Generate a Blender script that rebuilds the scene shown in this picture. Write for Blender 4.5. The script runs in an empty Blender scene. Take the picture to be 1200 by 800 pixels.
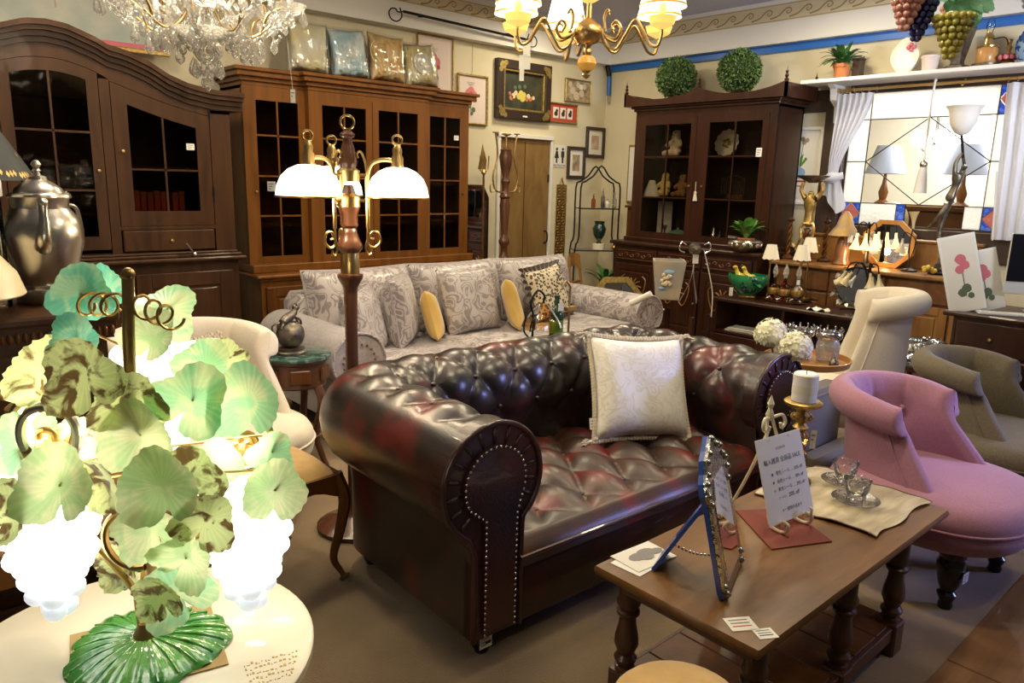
import bpy, math, random
from math import sin, cos, pi, sqrt, radians, atan2, hypot
from mathutils import Vector as V, Matrix, Euler, noise
random.seed(7)
SC = bpy.context.scene; COL = SC.collection; D = bpy.data

# ---------------------------------------------------------------- camera, world, lights, exposure
cam = D.objects.new('camera', D.cameras.new('camera')); COL.objects.link(cam)
cam.data.sensor_width = 36; cam.data.lens = 26.18; cam.data.clip_start = .05
cam.matrix_world = Matrix(((0.74592, 0.12157, -0.65485, 0), (-0.66557, 0.17305, -0.726, 0), (0.02506, 0.97738, 0.20999, 1.5), (0, 0, 0, 1)))
SC.camera = cam
SC.view_settings.view_transform = 'Standard'; SC.view_settings.look = 'None'
SC.view_settings.gamma = 1; SC.view_settings.use_curve_mapping = False
SC.view_settings.exposure = 0.1
SC.cycles.caustics_reflective = False
w = D.worlds.new('world'); SC.world = w; w.use_nodes = True
w.node_tree.nodes['Background'].inputs[0].default_value = (1, .88, .72, 1)
w.node_tree.nodes['Background'].inputs[1].default_value = .06

def area(name, loc, size, power, col, target=None, shape='DISK', spread=180):
    l = D.lights.new(name, 'AREA'); l.shape = shape; l.size = size; l.energy = power; l.color = col; l.spread = radians(spread)
    o = D.objects.new(name, l); COL.objects.link(o); o.location = loc
    if target is not None:
        o.rotation_euler = (V(target) - V(loc)).to_track_quat('-Z', 'Y').to_euler()
    return o
def bulb(name, loc, power, col=(1, .78, .5), r=.03):
    l = D.lights.new(name, 'POINT'); l.energy = power; l.color = col; l.shadow_soft_size = r
    o = D.objects.new(name, l); COL.objects.link(o); o.location = loc; return o
WARM = (1, .865, .60)
for i, (x, y, p) in enumerate([(1.0, 2.9, 40), (2.4, 1.45, 42), (2.7, 3.9, 56), (4.3, 3.9, 50), (4.2, 2.0, 32), (5.6, 3.0, 34), (.9, .6, 8), (2.6, -.3, 24), (5.2, 5.0, 40), (.9, 4.4, 44)]):
    area('ceiling_lamp', (x, y, 3.02), .3, p * .5, WARM)
area('shopfront_daylight', (5.6, -1.6, 1.9), 1.0, 6, (.36, .42, 1), (3.3, 1.1, .6), 'SQUARE', 26)
area('doorway_daylight', (3.6, -1.9, 2.2), 1.2, 15, (.84, .89, 1), (6.5, 2.2, 2.3), 'SQUARE', 45)
area('next_room_light', (7.9, 2.4, 2.75), 1.2, 115, (.96, .97, 1))

# ---------------------------------------------------------------- materials
def nt(name):
    m = D.materials.new(name); m.use_nodes = True; t = m.node_tree
    return m, t, t.nodes['Principled BSDF'], t.nodes.new, t.links.new
def ramp(N, stops):
    r = N('ShaderNodeValToRGB'); e = r.color_ramp.elements
    while len(e) < len(stops): e.new(.5)
    for x, (p, c) in zip(e, stops): x.position = p; x.color = (*c, 1) if len(c) == 3 else c
    return r
MATS = {}
def mat(name, col, rough=.5, metal=0, col2=None, sc=6, st=(1, 1, 1), bump=0, bsc=None, lo=.35, hi=.65, detail=4, sheen=0, coat=0, emit=None, es=0, dist=0, sub=0, spec=.5):
    m, t, b, N, L = nt(name)
    b.inputs['Base Color'].default_value = (*col, 1); b.inputs['Roughness'].default_value = rough
    b.inputs['Metallic'].default_value = metal; b.inputs['Sheen Weight'].default_value = sheen; b.inputs['Coat Weight'].default_value = coat
    b.inputs['Specular IOR Level'].default_value = spec
    if emit: b.inputs['Emission Color'].default_value = (*emit, 1); b.inputs['Emission Strength'].default_value = es
    if col2 or bump:
        tc = N('ShaderNodeTexCoord'); mp = N('ShaderNodeMapping'); mp.inputs['Scale'].default_value = st; L(tc.outputs['Object'], mp.inputs[0])
    if col2:
        n = N('ShaderNodeTexNoise'); n.inputs['Scale'].default_value = sc; n.inputs['Detail'].default_value = detail; n.inputs['Distortion'].default_value = dist
        L(mp.outputs[0], n.inputs['Vector']); r = ramp(N, [(lo, col), (hi, col2)]); L(n.outputs['Fac'], r.inputs[0]); L(r.outputs[0], b.inputs['Base Color'])
    if bump:
        n2 = N('ShaderNodeTexNoise'); n2.inputs['Scale'].default_value = bsc or sc * 4; n2.inputs['Detail'].default_value = 3; L(mp.outputs[0], n2.inputs['Vector'])
        bp = N('ShaderNodeBump'); bp.inputs['Strength'].default_value = bump; bp.inputs['Distance'].default_value = .01
        L(n2.outputs['Fac'], bp.inputs['Height']); L(bp.outputs[0], b.inputs['Normal'])
    MATS[name] = m; return m
def wood(name, c1, c2, rough=.33, st=(1, 1, .12), sc=14, coat=.2, spec=.4):
    return mat(name, c1, rough, col2=c2, spec=spec, sc=sc, st=st, bump=.08, bsc=60, dist=.6, coat=coat, lo=.3, hi=.7)
def glow(name, col, s, base=(.9, .85, .75)):
    return mat(name, base, .4, emit=col, es=s)
def glass(name, tint=(1, 1, 1), gl=.12, rough=.03, bump=0, bsc=18):
    m, t, b, N, L = nt(name); out = t.nodes['Material Output']; t.nodes.remove(b)
    tr = N('ShaderNodeBsdfTransparent'); tr.inputs[0].default_value = (*tint, 1)
    g = N('ShaderNodeBsdfGlossy'); g.inputs['Roughness'].default_value = rough; g.inputs[0].default_value = (1, 1, 1, 1)
    lw = N('ShaderNodeLayerWeight'); lw.inputs[0].default_value = gl
    mx = N('ShaderNodeMixShader'); L(lw.outputs['Fresnel'], mx.inputs[0]); L(tr.outputs[0], mx.inputs[1]); L(g.outputs[0], mx.inputs[2]); L(mx.outputs[0], out.inputs[0])
    if bump:
        tc = N('ShaderNodeTexCoord'); n = N('ShaderNodeTexNoise'); n.inputs['Scale'].default_value = bsc; L(tc.outputs['Object'], n.inputs['Vector'])
        bp = N('ShaderNodeBump'); bp.inputs['Strength'].default_value = bump; bp.inputs['Distance'].default_value = .02; L(n.outputs['Fac'], bp.inputs['Height']); L(bp.outputs[0], g.inputs['Normal']); L(bp.outputs[0], lw.inputs['Normal'])
    MATS[name] = m; return m
def translu(name, col, col2=None, sc=5, tw=.55, rough=.3, lo=.45, hi=.6, st=(1, 1, 1), bump=0, gloss=.12, veins=0):
    m, t, b, N, L = nt(name); out = t.nodes['Material Output']; t.nodes.remove(b)
    d = N('ShaderNodeBsdfDiffuse'); tl = N('ShaderNodeBsdfTranslucent'); g = N('ShaderNodeBsdfGlossy'); g.inputs['Roughness'].default_value = rough
    for q in (d, tl): q.inputs[0].default_value = (*col, 1)
    tc = N('ShaderNodeTexCoord'); oi = N('ShaderNodeObjectInfo')
    if col2:
        ad = N('ShaderNodeVectorMath'); ad.operation = 'ADD'; L(tc.outputs['Object'], ad.inputs[0])
        ml = N('ShaderNodeMath'); ml.operation = 'MULTIPLY'; ml.inputs[1].default_value = 37; L(oi.outputs['Random'], ml.inputs[0]); L(ml.outputs[0], ad.inputs[1])
        n = N('ShaderNodeTexNoise'); n.inputs['Scale'].default_value = sc; n.inputs['Detail'].default_value = 5; n.inputs['Distortion'].default_value = .8; L(ad.outputs[0], n.inputs['Vector'])
        r = ramp(N, [(lo, col), (hi, col2)]); L(n.outputs['Fac'], r.inputs[0])
        src = r.outputs[0]
        if veins:
            gr = N('ShaderNodeTexGradient'); gr.gradient_type = 'RADIAL'; L(tc.outputs['Object'], gr.inputs[0]); mu = N('ShaderNodeMath'); mu.operation = 'MULTIPLY'; mu.inputs[1].default_value = 6.2832 * 26; L(gr.outputs['Fac'], mu.inputs[0])
            si = N('ShaderNodeMath'); si.operation = 'SINE'; L(mu.outputs[0], si.inputs[0]); vr = ramp(N, [(.0, (.72, .78, .66)), (.55, (1, 1, 1))]); L(si.outputs[0], vr.inputs[0])
            mc = N('ShaderNodeMix'); mc.data_type = 'RGBA'; mc.blend_type = 'MULTIPLY'; mc.inputs[0].default_value = veins; L(src, mc.inputs[6]); L(vr.outputs[0], mc.inputs[7]); src = mc.outputs[2]
        for q in (d, tl): L(src, q.inputs[0])
    m1 = N('ShaderNodeMixShader'); m1.inputs[0].default_value = tw; L(d.outputs[0], m1.inputs[1]); L(tl.outputs[0], m1.inputs[2])
    m2 = N('ShaderNodeMixShader'); m2.inputs[0].default_value = gloss; L(m1.outputs[0], m2.inputs[1]); L(g.outputs[0], m2.inputs[2]); L(m2.outputs[0], out.inputs[0])
    if bump:
        n = N('ShaderNodeTexNoise'); n.inputs['Scale'].default_value = 45; L(tc.outputs['Object'], n.inputs['Vector']); bp = N('ShaderNodeBump'); bp.inputs['Strength'].default_value = bump; bp.inputs['Distance'].default_value = .02
        L(n.outputs['Fac'], bp.inputs['Height'])
        for q in (d, g): L(bp.outputs[0], q.inputs['Normal'])
    MATS[name] = m; return m
def damask(name, ground, fig, sc=7, rough=.4, lo=.47, hi=.53, sheen=.3):
    # woven scroll pattern: two swirled noises compared, satin figure on a matt ground
    m, t, b, N, L = nt(name)
    tc = N('ShaderNodeTexCoord'); n0 = N('ShaderNodeTexNoise'); n0.inputs['Scale'].default_value = sc * .6; L(tc.outputs['Object'], n0.inputs['Vector'])
    vm = N('ShaderNodeVectorMath'); vm.operation = 'MULTIPLY_ADD'; vm.inputs[1].default_value = (.35, .35, .35); L(n0.outputs['Color'], vm.inputs[0]); L(tc.outputs['Object'], vm.inputs[2])
    vo = N('ShaderNodeTexVoronoi'); vo.feature = 'SMOOTH_F1'; vo.inputs['Scale'].default_value = sc; vo.inputs['Smoothness'].default_value = .3; L(vm.outputs[0], vo.inputs['Vector'])
    wv = N('ShaderNodeMath'); wv.operation = 'MULTIPLY'; wv.inputs[1].default_value = 16; L(vo.outputs['Distance'], wv.inputs[0])
    sn = N('ShaderNodeMath'); sn.operation = 'SINE'; L(wv.outputs[0], sn.inputs[0])
    n1 = N('ShaderNodeTexNoise'); n1.inputs['Scale'].default_value = sc * 1.3; n1.inputs['Detail'].default_value = 1; L(vm.outputs[0], n1.inputs['Vector'])
    ml = N('ShaderNodeMath'); ml.operation = 'MULTIPLY_ADD'; ml.inputs[1].default_value = .13; L(sn.outputs[0], ml.inputs[0]); L(n1.outputs['Fac'], ml.inputs[2])
    r = ramp(N, [(lo - .06, ground), (lo - .02, fig), (hi - .01, fig), (hi + .02, ground), (hi + .10, ground), (hi + .13, fig)]); L(ml.outputs[0], r.inputs[0]); L(r.outputs[0], b.inputs['Base Color'])
    r2 = ramp(N, [(lo, (rough + .2,) * 3), (hi, (rough - .1,) * 3)]); L(ml.outputs[0], r2.inputs[0]); L(r2.outputs[0], b.inputs['Roughness'])
    b.inputs['Sheen Weight'].default_value = sheen
    MATS[name] = m; return m

wood('armoire_oak', (.036, .0145, .0058), (.076, .032, .0125), rough=.42, coat=.03, spec=.22)
wood('walnut', (.125, .044, .007), (.21, .078, .013), coat=.08, spec=.3)
wood('walnut_dark', (.075, .026, .005), (.13, .046, .009), coat=.1)
wood('mahogany', (.024, .0075, .004), (.048, .015, .007), coat=.12)
wood('table_oak', (.115, .048, .011), (.21, .098, .026), st=(.25, 1.6, 1), sc=7, coat=0, rough=.36)
wood('turned_oak', (.06, .024, .012), (.12, .048, .022))
wood('black_wood', (.008, .006, .005), (.018, .012, .01), rough=.2)
wood('pole_walnut', (.07, .027, .014), (.14, .055, .028), rough=.22)
wood('door_ply', (.19, .105, .034), (.29, .17, .06), rough=.5, st=(1, 1, .3), sc=9)
wood('golden_oak', (.22, .10, .03), (.34, .17, .055), st=(1, 1, .2))
wood('sideboard_oak', (.12, .052, .02), (.2, .09, .035), st=(1, .15, 1))
wood('tray_wood', (.42, .19, .05), (.55, .27, .08))
wood('timber', (.03, .017, .01), (.055, .03, .018), rough=.6)
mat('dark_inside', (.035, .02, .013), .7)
mat('brass', (.62, .42, .16), .28, 1); mat('old_brass', (.42, .27, .1), .35, 1, col2=(.55, .38, .17), sc=20)
mat('bronze', (.10, .085, .07), .38, .8, col2=(.2, .17, .13), sc=25, bump=.2, bsc=60)
mat('pewter', (.50, .46, .39), .28, 1, col2=(.6, .56, .49), sc=9, st=(1, 1, .3), bump=.05, bsc=30)
mat('gold_leaf', (.5, .33, .11), .38, .9, col2=(.36, .22, .07), sc=30, bump=.15)
mat('silver', (.75, .74, .72), .18, 1); mat('chrome', (.8, .8, .82), .1, 1)
mat('black_iron', (.012, .011, .011), .45, .6); mat('gilt_frame', (.5, .36, .12), .4, .7, col2=(.3, .2, .06), sc=40, bump=.2)
mat('carpet', (.19, .125, .062), .95, col2=(.30, .205, .112), sc=2.2, bump=.5, bsc=240, sheen=.3, detail=10)
mat('wall_cream', (.66, .585, .41), .85, col2=(.70, .625, .45), sc=3, bump=.12, bsc=60)
mat('wall_white', (.74, .71, .66), .8, bump=.06, bsc=50)
mat('ceiling_grey', (.60, .62, .84), .9)
mat('border_ground', (.64, .54, .34), .7); mat('border_wave', (.30, .21, .09), .7); mat('border_line', (.42, .33, .18), .7)
mat('blue_strip', (.012, .13, .48), .4)
mat('white_paint', (.78, .76, .74), .45); mat('paper', (.78, .74, .66), .7); mat('card_white', (.80, .78, .72), .5); mat('ink', (.03, .03, .035), .6); mat('ink_grey', (.22, .21, .2), .6); mat('ink_red', (.55, .08, .06), .6); mat('ink_gold', (.55, .4, .1), .6); mat('ink_blue', (.03, .08, .4), .6); mat('ink_yellow', (.75, .6, .1), .6)
mat('slate', (.09, .105, .10), .5, col2=(.2, .215, .19), sc=9, bump=.4, bsc=30)
wood('threshold_wood', (.16, .075, .028), (.24, .12, .05), st=(.2, 2, 1), rough=.4)
# oxblood hide, antiqued by hand: red panels rubbed to brown-black
def leather():
    m, t, b, N, L = nt('oxblood_leather'); tc = N('ShaderNodeTexCoord')
    n = N('ShaderNodeTexNoise'); n.inputs['Scale'].default_value = 5.2; n.inputs['Detail'].default_value = 2; L(tc.outputs['Object'], n.inputs['Vector'])
    r = ramp(N, [(.42, (.010, .006, .005)), (.56, (.028, .010, .007)), (.72, (.12, .010, .009))]); L(n.outputs['Fac'], r.inputs[0]); L(r.outputs[0], b.inputs['Base Color'])
    n2 = N('ShaderNodeTexNoise'); n2.inputs['Scale'].default_value = 130; n2.inputs['Detail'].default_value = 2; L(tc.outputs['Object'], n2.inputs['Vector'])
    bp = N('ShaderNodeBump'); bp.inputs['Strength'].default_value = .12; bp.inputs['Distance'].default_value = .004; L(n2.outputs['Fac'], bp.inputs['Height']); L(bp.outputs[0], b.inputs['Normal'])
    b.inputs['Roughness'].default_value = .34; b.inputs['Coat Weight'].default_value = .35; b.inputs['Coat Roughness'].default_value = .28
    MATS['leather'] = m
    m2 = m.copy(); m2.name = 'seat_leather'; q = [x for x in m2.node_tree.nodes if x.type == 'VALTORGB'][0].color_ramp.elements
    q[0].color = (.020, .010, .007, 1); q[1].color = (.062, .027, .014, 1); q[2].color = (.15, .014, .011, 1); q[0].position = .3; q[1].position = .5; q[2].position = .64
    m2.node_tree.nodes['Principled BSDF'].inputs['Roughness'].default_value = .42; m2.node_tree.nodes['Principled BSDF'].inputs['Coat Weight'].default_value = .2
    MATS['seat_leather'] = m2
leather()
mat('leather_dark', (.012, .006, .005), .35, col2=(.05, .008, .008), sc=3, bump=.1, bsc=120, coat=.25)
mat('stud', (.55, .5, .45), .25, 1)
damask('silver_damask', (.47, .42, .41), (.25, .21, .21), sc=7)
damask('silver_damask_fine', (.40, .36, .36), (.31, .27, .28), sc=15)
damask('cream_brocade', (.86, .83, .77), (.76, .71, .60), sc=10, rough=.45)
mat('gold_silk', (.62, .38, .08), .45, col2=(.68, .45, .13), sc=3, sheen=.4)
mat('gold_silk_pale', (.72, .58, .34), .5, col2=(.5, .4, .25), sc=9)
mat('pink_felt', (.33, .145, .205), .85, col2=(.38, .175, .24), sc=150, bump=.15, bsc=300, sheen=.2)
mat('taupe_felt', (.125, .10, .062), .85, col2=(.165, .135, .085), sc=150, bump=.15, bsc=300, sheen=.1)
mat('cream_linen', (.72, .64, .52), .8, col2=(.76, .69, .57), sc=120, bump=.12, bsc=260, sheen=.3)
mat('mustard_velvet', (.48, .27, .06), .7, col2=(.58, .36, .11), sc=14, sheen=.5)
mat('brown_ruffle', (.06, .035, .025), .5, sheen=.5)
mat('fringe', (.62, .54, .4), .7, bump=.4, bsc=120)
mat('marble_green', (.03, .07, .055), .15, col2=(.25, .34, .3), sc=11, lo=.5, hi=.75, detail=9, dist=1.2)
mat('wax', (.85, .82, .78), .4); mat('cream_enamel', (.74, .66, .44), .4); mat('table_cream', (.82, .74, .58), .35, coat=.3); mat('brown_card', (.42, .27, .1), .8)
mat('red_cloth', (.19, .04, .025), .8, bump=.2, bsc=200); mat('gold_mat', (.42, .34, .2), .45, .3, col2=(.6, .52, .36), sc=6, st=(1, 6, 1), bump=.3, bsc=12)
mat('green_leafy', (.07, .20, .035), .4, col2=(.16, .36, .06), sc=20); mat('fern_green', (.03, .11, .03), .45, col2=(.07, .2, .05), sc=15)
mat('topiary', (.05, .115, .022), .5, col2=(.14, .23, .06), sc=25); mat('topiary_core', (.02, .04, .012), .9)
mat('terracotta', (.5, .17, .06), .8); mat('stone_glaze', (.30, .31, .29), .6, col2=(.46, .36, .26), sc=7, bump=.2)
mat('blue_enamel', (.02, .07, .32), .25, coat=.5); mat('mirror_silver', (.9, .9, .92), .02, 1); mat('mirror_edge', (.45, .47, .42), .12, 1, bump=.6, bsc=50)
mat('screen_black', (.006, .007, .012), .12); mat('alu', (.78, .79, .8), .3, .5)
mat('green_glaze', (.015, .15, .06), .15, coat=.6, col2=(.03, .24, .09), sc=8); mat('yellow_glaze', (.6, .45, .05), .2, coat=.5); mat('dark_glaze', (.01, .03, .02), .15, coat=.6)
mat('teddy_cream', (.62, .5, .32), .95, bump=.6, bsc=120, sheen=.5); mat('teddy_yellow', (.7, .52, .14), .9, bump=.5, bsc=120); mat('teddy_brown', (.26, .13, .05), .9, bump=.5, bsc=120); mat('tulle', (.75, .7, .6), .9)
mat('china', (.75, .68, .55), .2, coat=.5); mat('pale_blue', (.25, .4, .6), .5); mat('book_red', (.36, .05, .035), .5); mat('book_brown', (.16, .08, .05), .5); mat('orange_cloth', (.78, .46, .14), .6, col2=(.85, .62, .32), sc=12); mat('blue_cloth', (.42, .68, .80), .6, col2=(.9, .92, .9), sc=7); mat('yellow_cloth', (.84, .72, .36), .6, col2=(.9, .86, .74), sc=6); mat('gold_cloth', (.66, .5, .16), .5, col2=(.86, .8, .62), sc=6)
mat('bottle_green', (.01, .045, .015), .08, coat=.5); mat('black_shade', (.014, .018, .02), .6); mat('cream_glass', (.74, .64, .42), .3, emit=(1, .8, .5), es=.04); mat('dull_shade', (.66, .6, .45), .7, emit=(1, .8, .5), es=.15)
mat('rope_white', (.8, .78, .76), .8); mat('hydrangea', (.86, .82, .56), .7, col2=(.9, .88, .74), sc=60); mat('painting_dark', (.02, .024, .016), .5, col2=(.06, .055, .03), sc=8); mat('fruit_yellow', (.6, .5, .1), .5); mat('fruit_red', (.5, .16, .08), .5); mat('fruit_pale', (.65, .52, .36), .5); mat('rose_pink', (.62, .16, .2), .7); mat('rose_red', (.4, .05, .08), .7); mat('leaf_ink', (.1, .14, .08), .7); mat('mat_pink', (.72, .6, .55), .8); mat('red_mat', (.5, .07, .04), .7); mat('photo_sepia', (.5, .4, .26), .6, col2=(.2, .14, .08), sc=14); mat('photo_rust', (.4, .2, .1), .6, col2=(.6, .5, .38), sc=9); mat('dark_frame', (.035, .02, .014), .4)
mat('painting_blue', (.36, .4, .38), .6, col2=(.5, .5, .44), sc=5); mat('plastic_wrap', (.8, .8, .8), .2)
mat('leopard', (.55, .42, .26), .7)
def spots():
    m = MATS['leopard']; t = m.node_tree; N, L = t.nodes.new, t.links.new; b = t.nodes['Principled BSDF']
    tc = N('ShaderNodeTexCoord'); v = N('ShaderNodeTexVoronoi'); v.inputs['Scale'].default_value = 42; L(tc.outputs['Object'], v.inputs['Vector'])
    r = ramp(N, [(.16, (.30, .18, .09)), (.24, (.03, .018, .012)), (.42, (.03, .018, .012)), (.5, (.62, .53, .38))]); L(v.outputs['Distance'], r.inputs[0]); L(r.outputs[0], b.inputs['Base Color'])
spots()
glow('lit_opal', (1, .93, .78), 3.2); glow('lit_amber', (1, .62, .16), .9, (.8, .45, .1)); glow('amber_solid', (1, .5, .08), .22, (.55, .28, .04)); glow('grape_opal', (.9, .95, 1), .55, (.8, .85, .95)); glow('lit_cream', (1, .88, .58), 2.6); glow('lit_white', (1, .97, .92), 4.0); glow('lit_grape', (1, .97, .86), 3.2); glow('candle_bulb', (1, .9, .7), 3)
glow('lit_lily', (1, .68, .25), 2.2, (.9, .6, .2))
glass('pane', (.82, .80, .76), .16, .04, .25, 9); glass('clear', (.97, .98, .98), .22, .02);  glass('wavy_dark', (.60, .55, .46), .10, .06, .22, 10); glass('plastic', (.96, .96, .96), .42, .08, .9, 16); glass('window_clear', (.96, .97, .98), .12, .02); glass('amber_glass', (.95, .72, .42), .3, .1); glass('brandy', (.8, .42, .2), .25, .05)
translu('leaf_green', (.34, .66, .38), (.62, .74, .44), 1.2, .65, veins=.35); translu('leaf_teal', (.16, .55, .42), (.42, .68, .48), 1.2, .5, veins=.35); translu('leaf_brown', (.66, .74, .36), (.15, .09, .03), 1.7, .6, lo=.50, hi=.60, veins=.3); translu('leaf_pale', (.74, .80, .50), (.50, .70, .36), 1.2, .65, veins=.3)
mat('grey_shade', (.36, .39, .46), .8); translu('curtain', (.84, .85, .92), None, 1, .45, .8, gloss=.0); translu('textured_pane', (.92, .91, .86), None, 1, .75, .15, bump=1.0, gloss=.1); translu('blue_pane', (.03, .16, .62), (.15, .35, .8), 30, .7, .15, bump=1.0, gloss=.1); translu('pink_pane', (.62, .27, .22), None, 1, .7, .15, bump=1.0, gloss=.1)
translu('grape_pink', (.8, .42, .34), None, 1, .4, .1, gloss=.15); translu('grape_blue', (.01, .01, .3), None, 1, .4, .1, gloss=.15); translu('grape_yellow', (.62, .55, .1), None, 1, .4, .1, gloss=.15); translu('leaf_glass', (.25, .68, .42), (.5, .8, .6), 20, .5, .1); translu('grape_clear', (.6, .7, .85), None, 1, .4, .1, gloss=.2)
def crystal(name='crystal', k=.15, gl=.4, bp_=.8):
    glass(name, (.98, .97, .94), gl, .03, bp_, 60); t = MATS[name].node_tree; N, L = t.nodes.new, t.links.new; out = t.nodes['Material Output']; src = out.inputs[0].links[0].from_socket
    tl = N('ShaderNodeBsdfTranslucent'); tl.inputs[0].default_value = (1, .97, .9, 1); df = N('ShaderNodeBsdfDiffuse'); df.inputs[0].default_value = (1, .97, .9, 1); a = N('ShaderNodeMixShader'); L(tl.outputs[0], a.inputs[1]); L(df.outputs[0], a.inputs[2])
    mx = N('ShaderNodeMixShader'); mx.inputs[0].default_value = k; L(src, mx.inputs[1]); L(a.outputs[0], mx.inputs[2]); L(mx.outputs[0], out.inputs[0])
crystal(); crystal('cup_glass', .04, .28, .15)
mat('green_glass', (.03, .22, .045), .1, col2=(.12, .36, .07), sc=10, coat=.8, bump=.5, bsc=30)
mat('duck_shade', (.15, .135, .125), .4, col2=(.5, .28, .06), sc=6, emit=(1, .55, .15), es=.05); mat('lily_glass', (.55, .5, .36), .25, coat=.4, col2=(.62, .48, .2), sc=8)
def M_(n): return MATS[n]

# ---------------------------------------------------------------- mesh builder
def rot(ax, d): return Matrix.Rotation(radians(d), 4, ax)
def tr(x, y, z): return Matrix.Translation((x, y, z))
def catmull(P, n, closed=False):
    P = [V(p) for p in P]
    if len(P) < 3: return P
    o = []; k = len(P); segs = k if closed else k - 1
    for i in range(segs):
        a, b, c, d = (P[(i - 1) % k], P[i], P[(i + 1) % k], P[(i + 2) % k]) if closed else (P[max(i - 1, 0)], P[i], P[i + 1], P[min(i + 2, k - 1)])
        for j in range(n):
            t = j / n; o.append(.5 * ((2 * b) + (c - a) * t + (2 * a - 5 * b + 4 * c - d) * t * t + (3 * b - a - 3 * c + d) * t ** 3))
    if not closed: o.append(P[-1])
    return o
class MB:
    def __init__(s): s.v = []; s.f = []; s.T = Matrix()
    def add(s, vs, fs):
        k = len(s.v); T = s.T
        s.v += [tuple(T @ V(p)) for p in vs]; s.f += [tuple(i + k for i in f) for f in fs]; return s
    def at(s, T): s.T = T; return s
    def box(s, x0, x1, y0, y1, z0, z1, b=0):
        if x0 > x1: x0, x1 = x1, x0
        if y0 > y1: y0, y1 = y1, y0
        if z0 > z1: z0, z1 = z1, z0
        b = min(b, (x1 - x0) * .49, (y1 - y0) * .49, (z1 - z0) * .49)
        if b <= 0:
            return s.add([(x0, y0, z0), (x1, y0, z0), (x1, y1, z0), (x0, y1, z0), (x0, y0, z1), (x1, y0, z1), (x1, y1, z1), (x0, y1, z1)], [(0, 3, 2, 1), (4, 5, 6, 7), (0, 1, 5, 4), (1, 2, 6, 5), (2, 3, 7, 6), (3, 0, 4, 7)])
        def ring(e, z): return [(x0 + e, y0 + b, z), (x0 + b, y0 + e, z), (x1 - b, y0 + e, z), (x1 - e, y0 + b, z), (x1 - e, y1 - b, z), (x1 - b, y1 - e, z), (x0 + b, y1 - e, z), (x0 + e, y1 - b, z)]
        v = ring(b * .7, z0) + ring(0, z0 + b) + ring(0, z1 - b) + ring(b * .7, z1); f = [tuple(range(7, -1, -1)), tuple(range(24, 32))]
        for r in range(3):
            for i in range(8): j = (i + 1) % 8; f.append((r * 8 + i, r * 8 + j, r * 8 + 8 + j, r * 8 + 8 + i))
        return s.add(v, f)
    def grid(s, nu, nv, fn, cu=False, cv=False):
        vs = [fn(i / (nu if cu else nu - 1), j / (nv if cv else nv - 1)) for i in range(nu) for j in range(nv)]
        fs = []
        for i in range(nu if cu else nu - 1):
            for j in range(nv if cv else nv - 1):
                a, c = i, (i + 1) % nu; b, d = j, (j + 1) % nv
                fs.append((a * nv + b, c * nv + b, c * nv + d, a * nv + d))
        return s.add(vs, fs)
    def lathe(s, prof, n=16, cap=True, sx=1, sy=1):
        m = len(prof); vs = [(r * cos(2 * pi * i / n) * sx, r * sin(2 * pi * i / n) * sy, z) for i in range(n) for r, z in prof]; fs = []
        for i in range(n):
            j = (i + 1) % n
            for k in range(m - 1): fs.append((i * m + k, j * m + k, j * m + k + 1, i * m + k + 1))
        if cap:
            if prof[0][0] > 1e-5: fs.append(tuple(i * m for i in range(n - 1, -1, -1)))
            if prof[-1][0] > 1e-5: fs.append(tuple(i * m + m - 1 for i in range(n)))
        return s.add(vs, fs)
    def tube(s, P, r, n=8, sm=0, closed=False, cap=True):
        P = catmull(P, sm, closed) if sm else [V(p) for p in P]; k = len(P); vs = []; fs = []
        up = V((0, 0, 1)); N = None
        for i, p in enumerate(P):
            t = (P[(i + 1) % k] - P[i - 1]) if closed else (P[min(i + 1, k - 1)] - P[max(i - 1, 0)])
            if t.length < 1e-9: t = V((0, 0, 1))
            t.normalize()
            if N is None:
                N = t.cross(up)
                if N.length < .05: N = t.cross(V((1, 0, 0)))
            N = (N - t * N.dot(t)); N.normalize(); B = t.cross(N)
            rr = r(i / (k - 1)) if callable(r) else r
            vs += [p + (N * cos(2 * pi * j / n) + B * sin(2 * pi * j / n)) * rr for j in range(n)]
        for i in range(k if closed else k - 1):
            for j in range(n): a = i * n + j; b = i * n + (j + 1) % n; c = ((i + 1) % k) * n; fs.append((a, b, c + (j + 1) % n, c + j))
        if cap and not closed: fs += [tuple(range(n - 1, -1, -1)), tuple(range((k - 1) * n, k * n))]
        return s.add(vs, fs)
    def prism(s, P, y0, y1):   # outline in x,z extruded along y
        n = len(P); vs = [(x, y0, z) for x, z in P] + [(x, y1, z) for x, z in P]
        return s.add(vs, [tuple(range(n)), tuple(range(2 * n - 1, n - 1, -1))] + [(i, n + i, n + (i + 1) % n, (i + 1) % n) for i in range(n)])
    def flat(s, P, z=0): return s.add([(x, y, z) for x, y in P], [tuple(range(len(P)))])
    def ball(s, c, r, n=12, m=8):
        r = (r, r, r) if not hasattr(r, '__len__') else r; T = s.T; s.T = T @ tr(*c)
        s.add(*_ball(r, n, m)); s.T = T; return s
    def build(s, name, m, parent=None, smooth=40, loc=None, rz=0):
        me = D.meshes.new(name); me.from_pydata(s.v, [], s.f); me.update()
        if smooth:
            me.polygons.foreach_set('use_smooth', [True] * len(me.polygons))
            if smooth < 180: me.set_sharp_from_angle(angle=radians(smooth))
        me.materials.append(M_(m) if isinstance(m, str) else m)
        return inst(name, me, parent, loc, rz)
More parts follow.
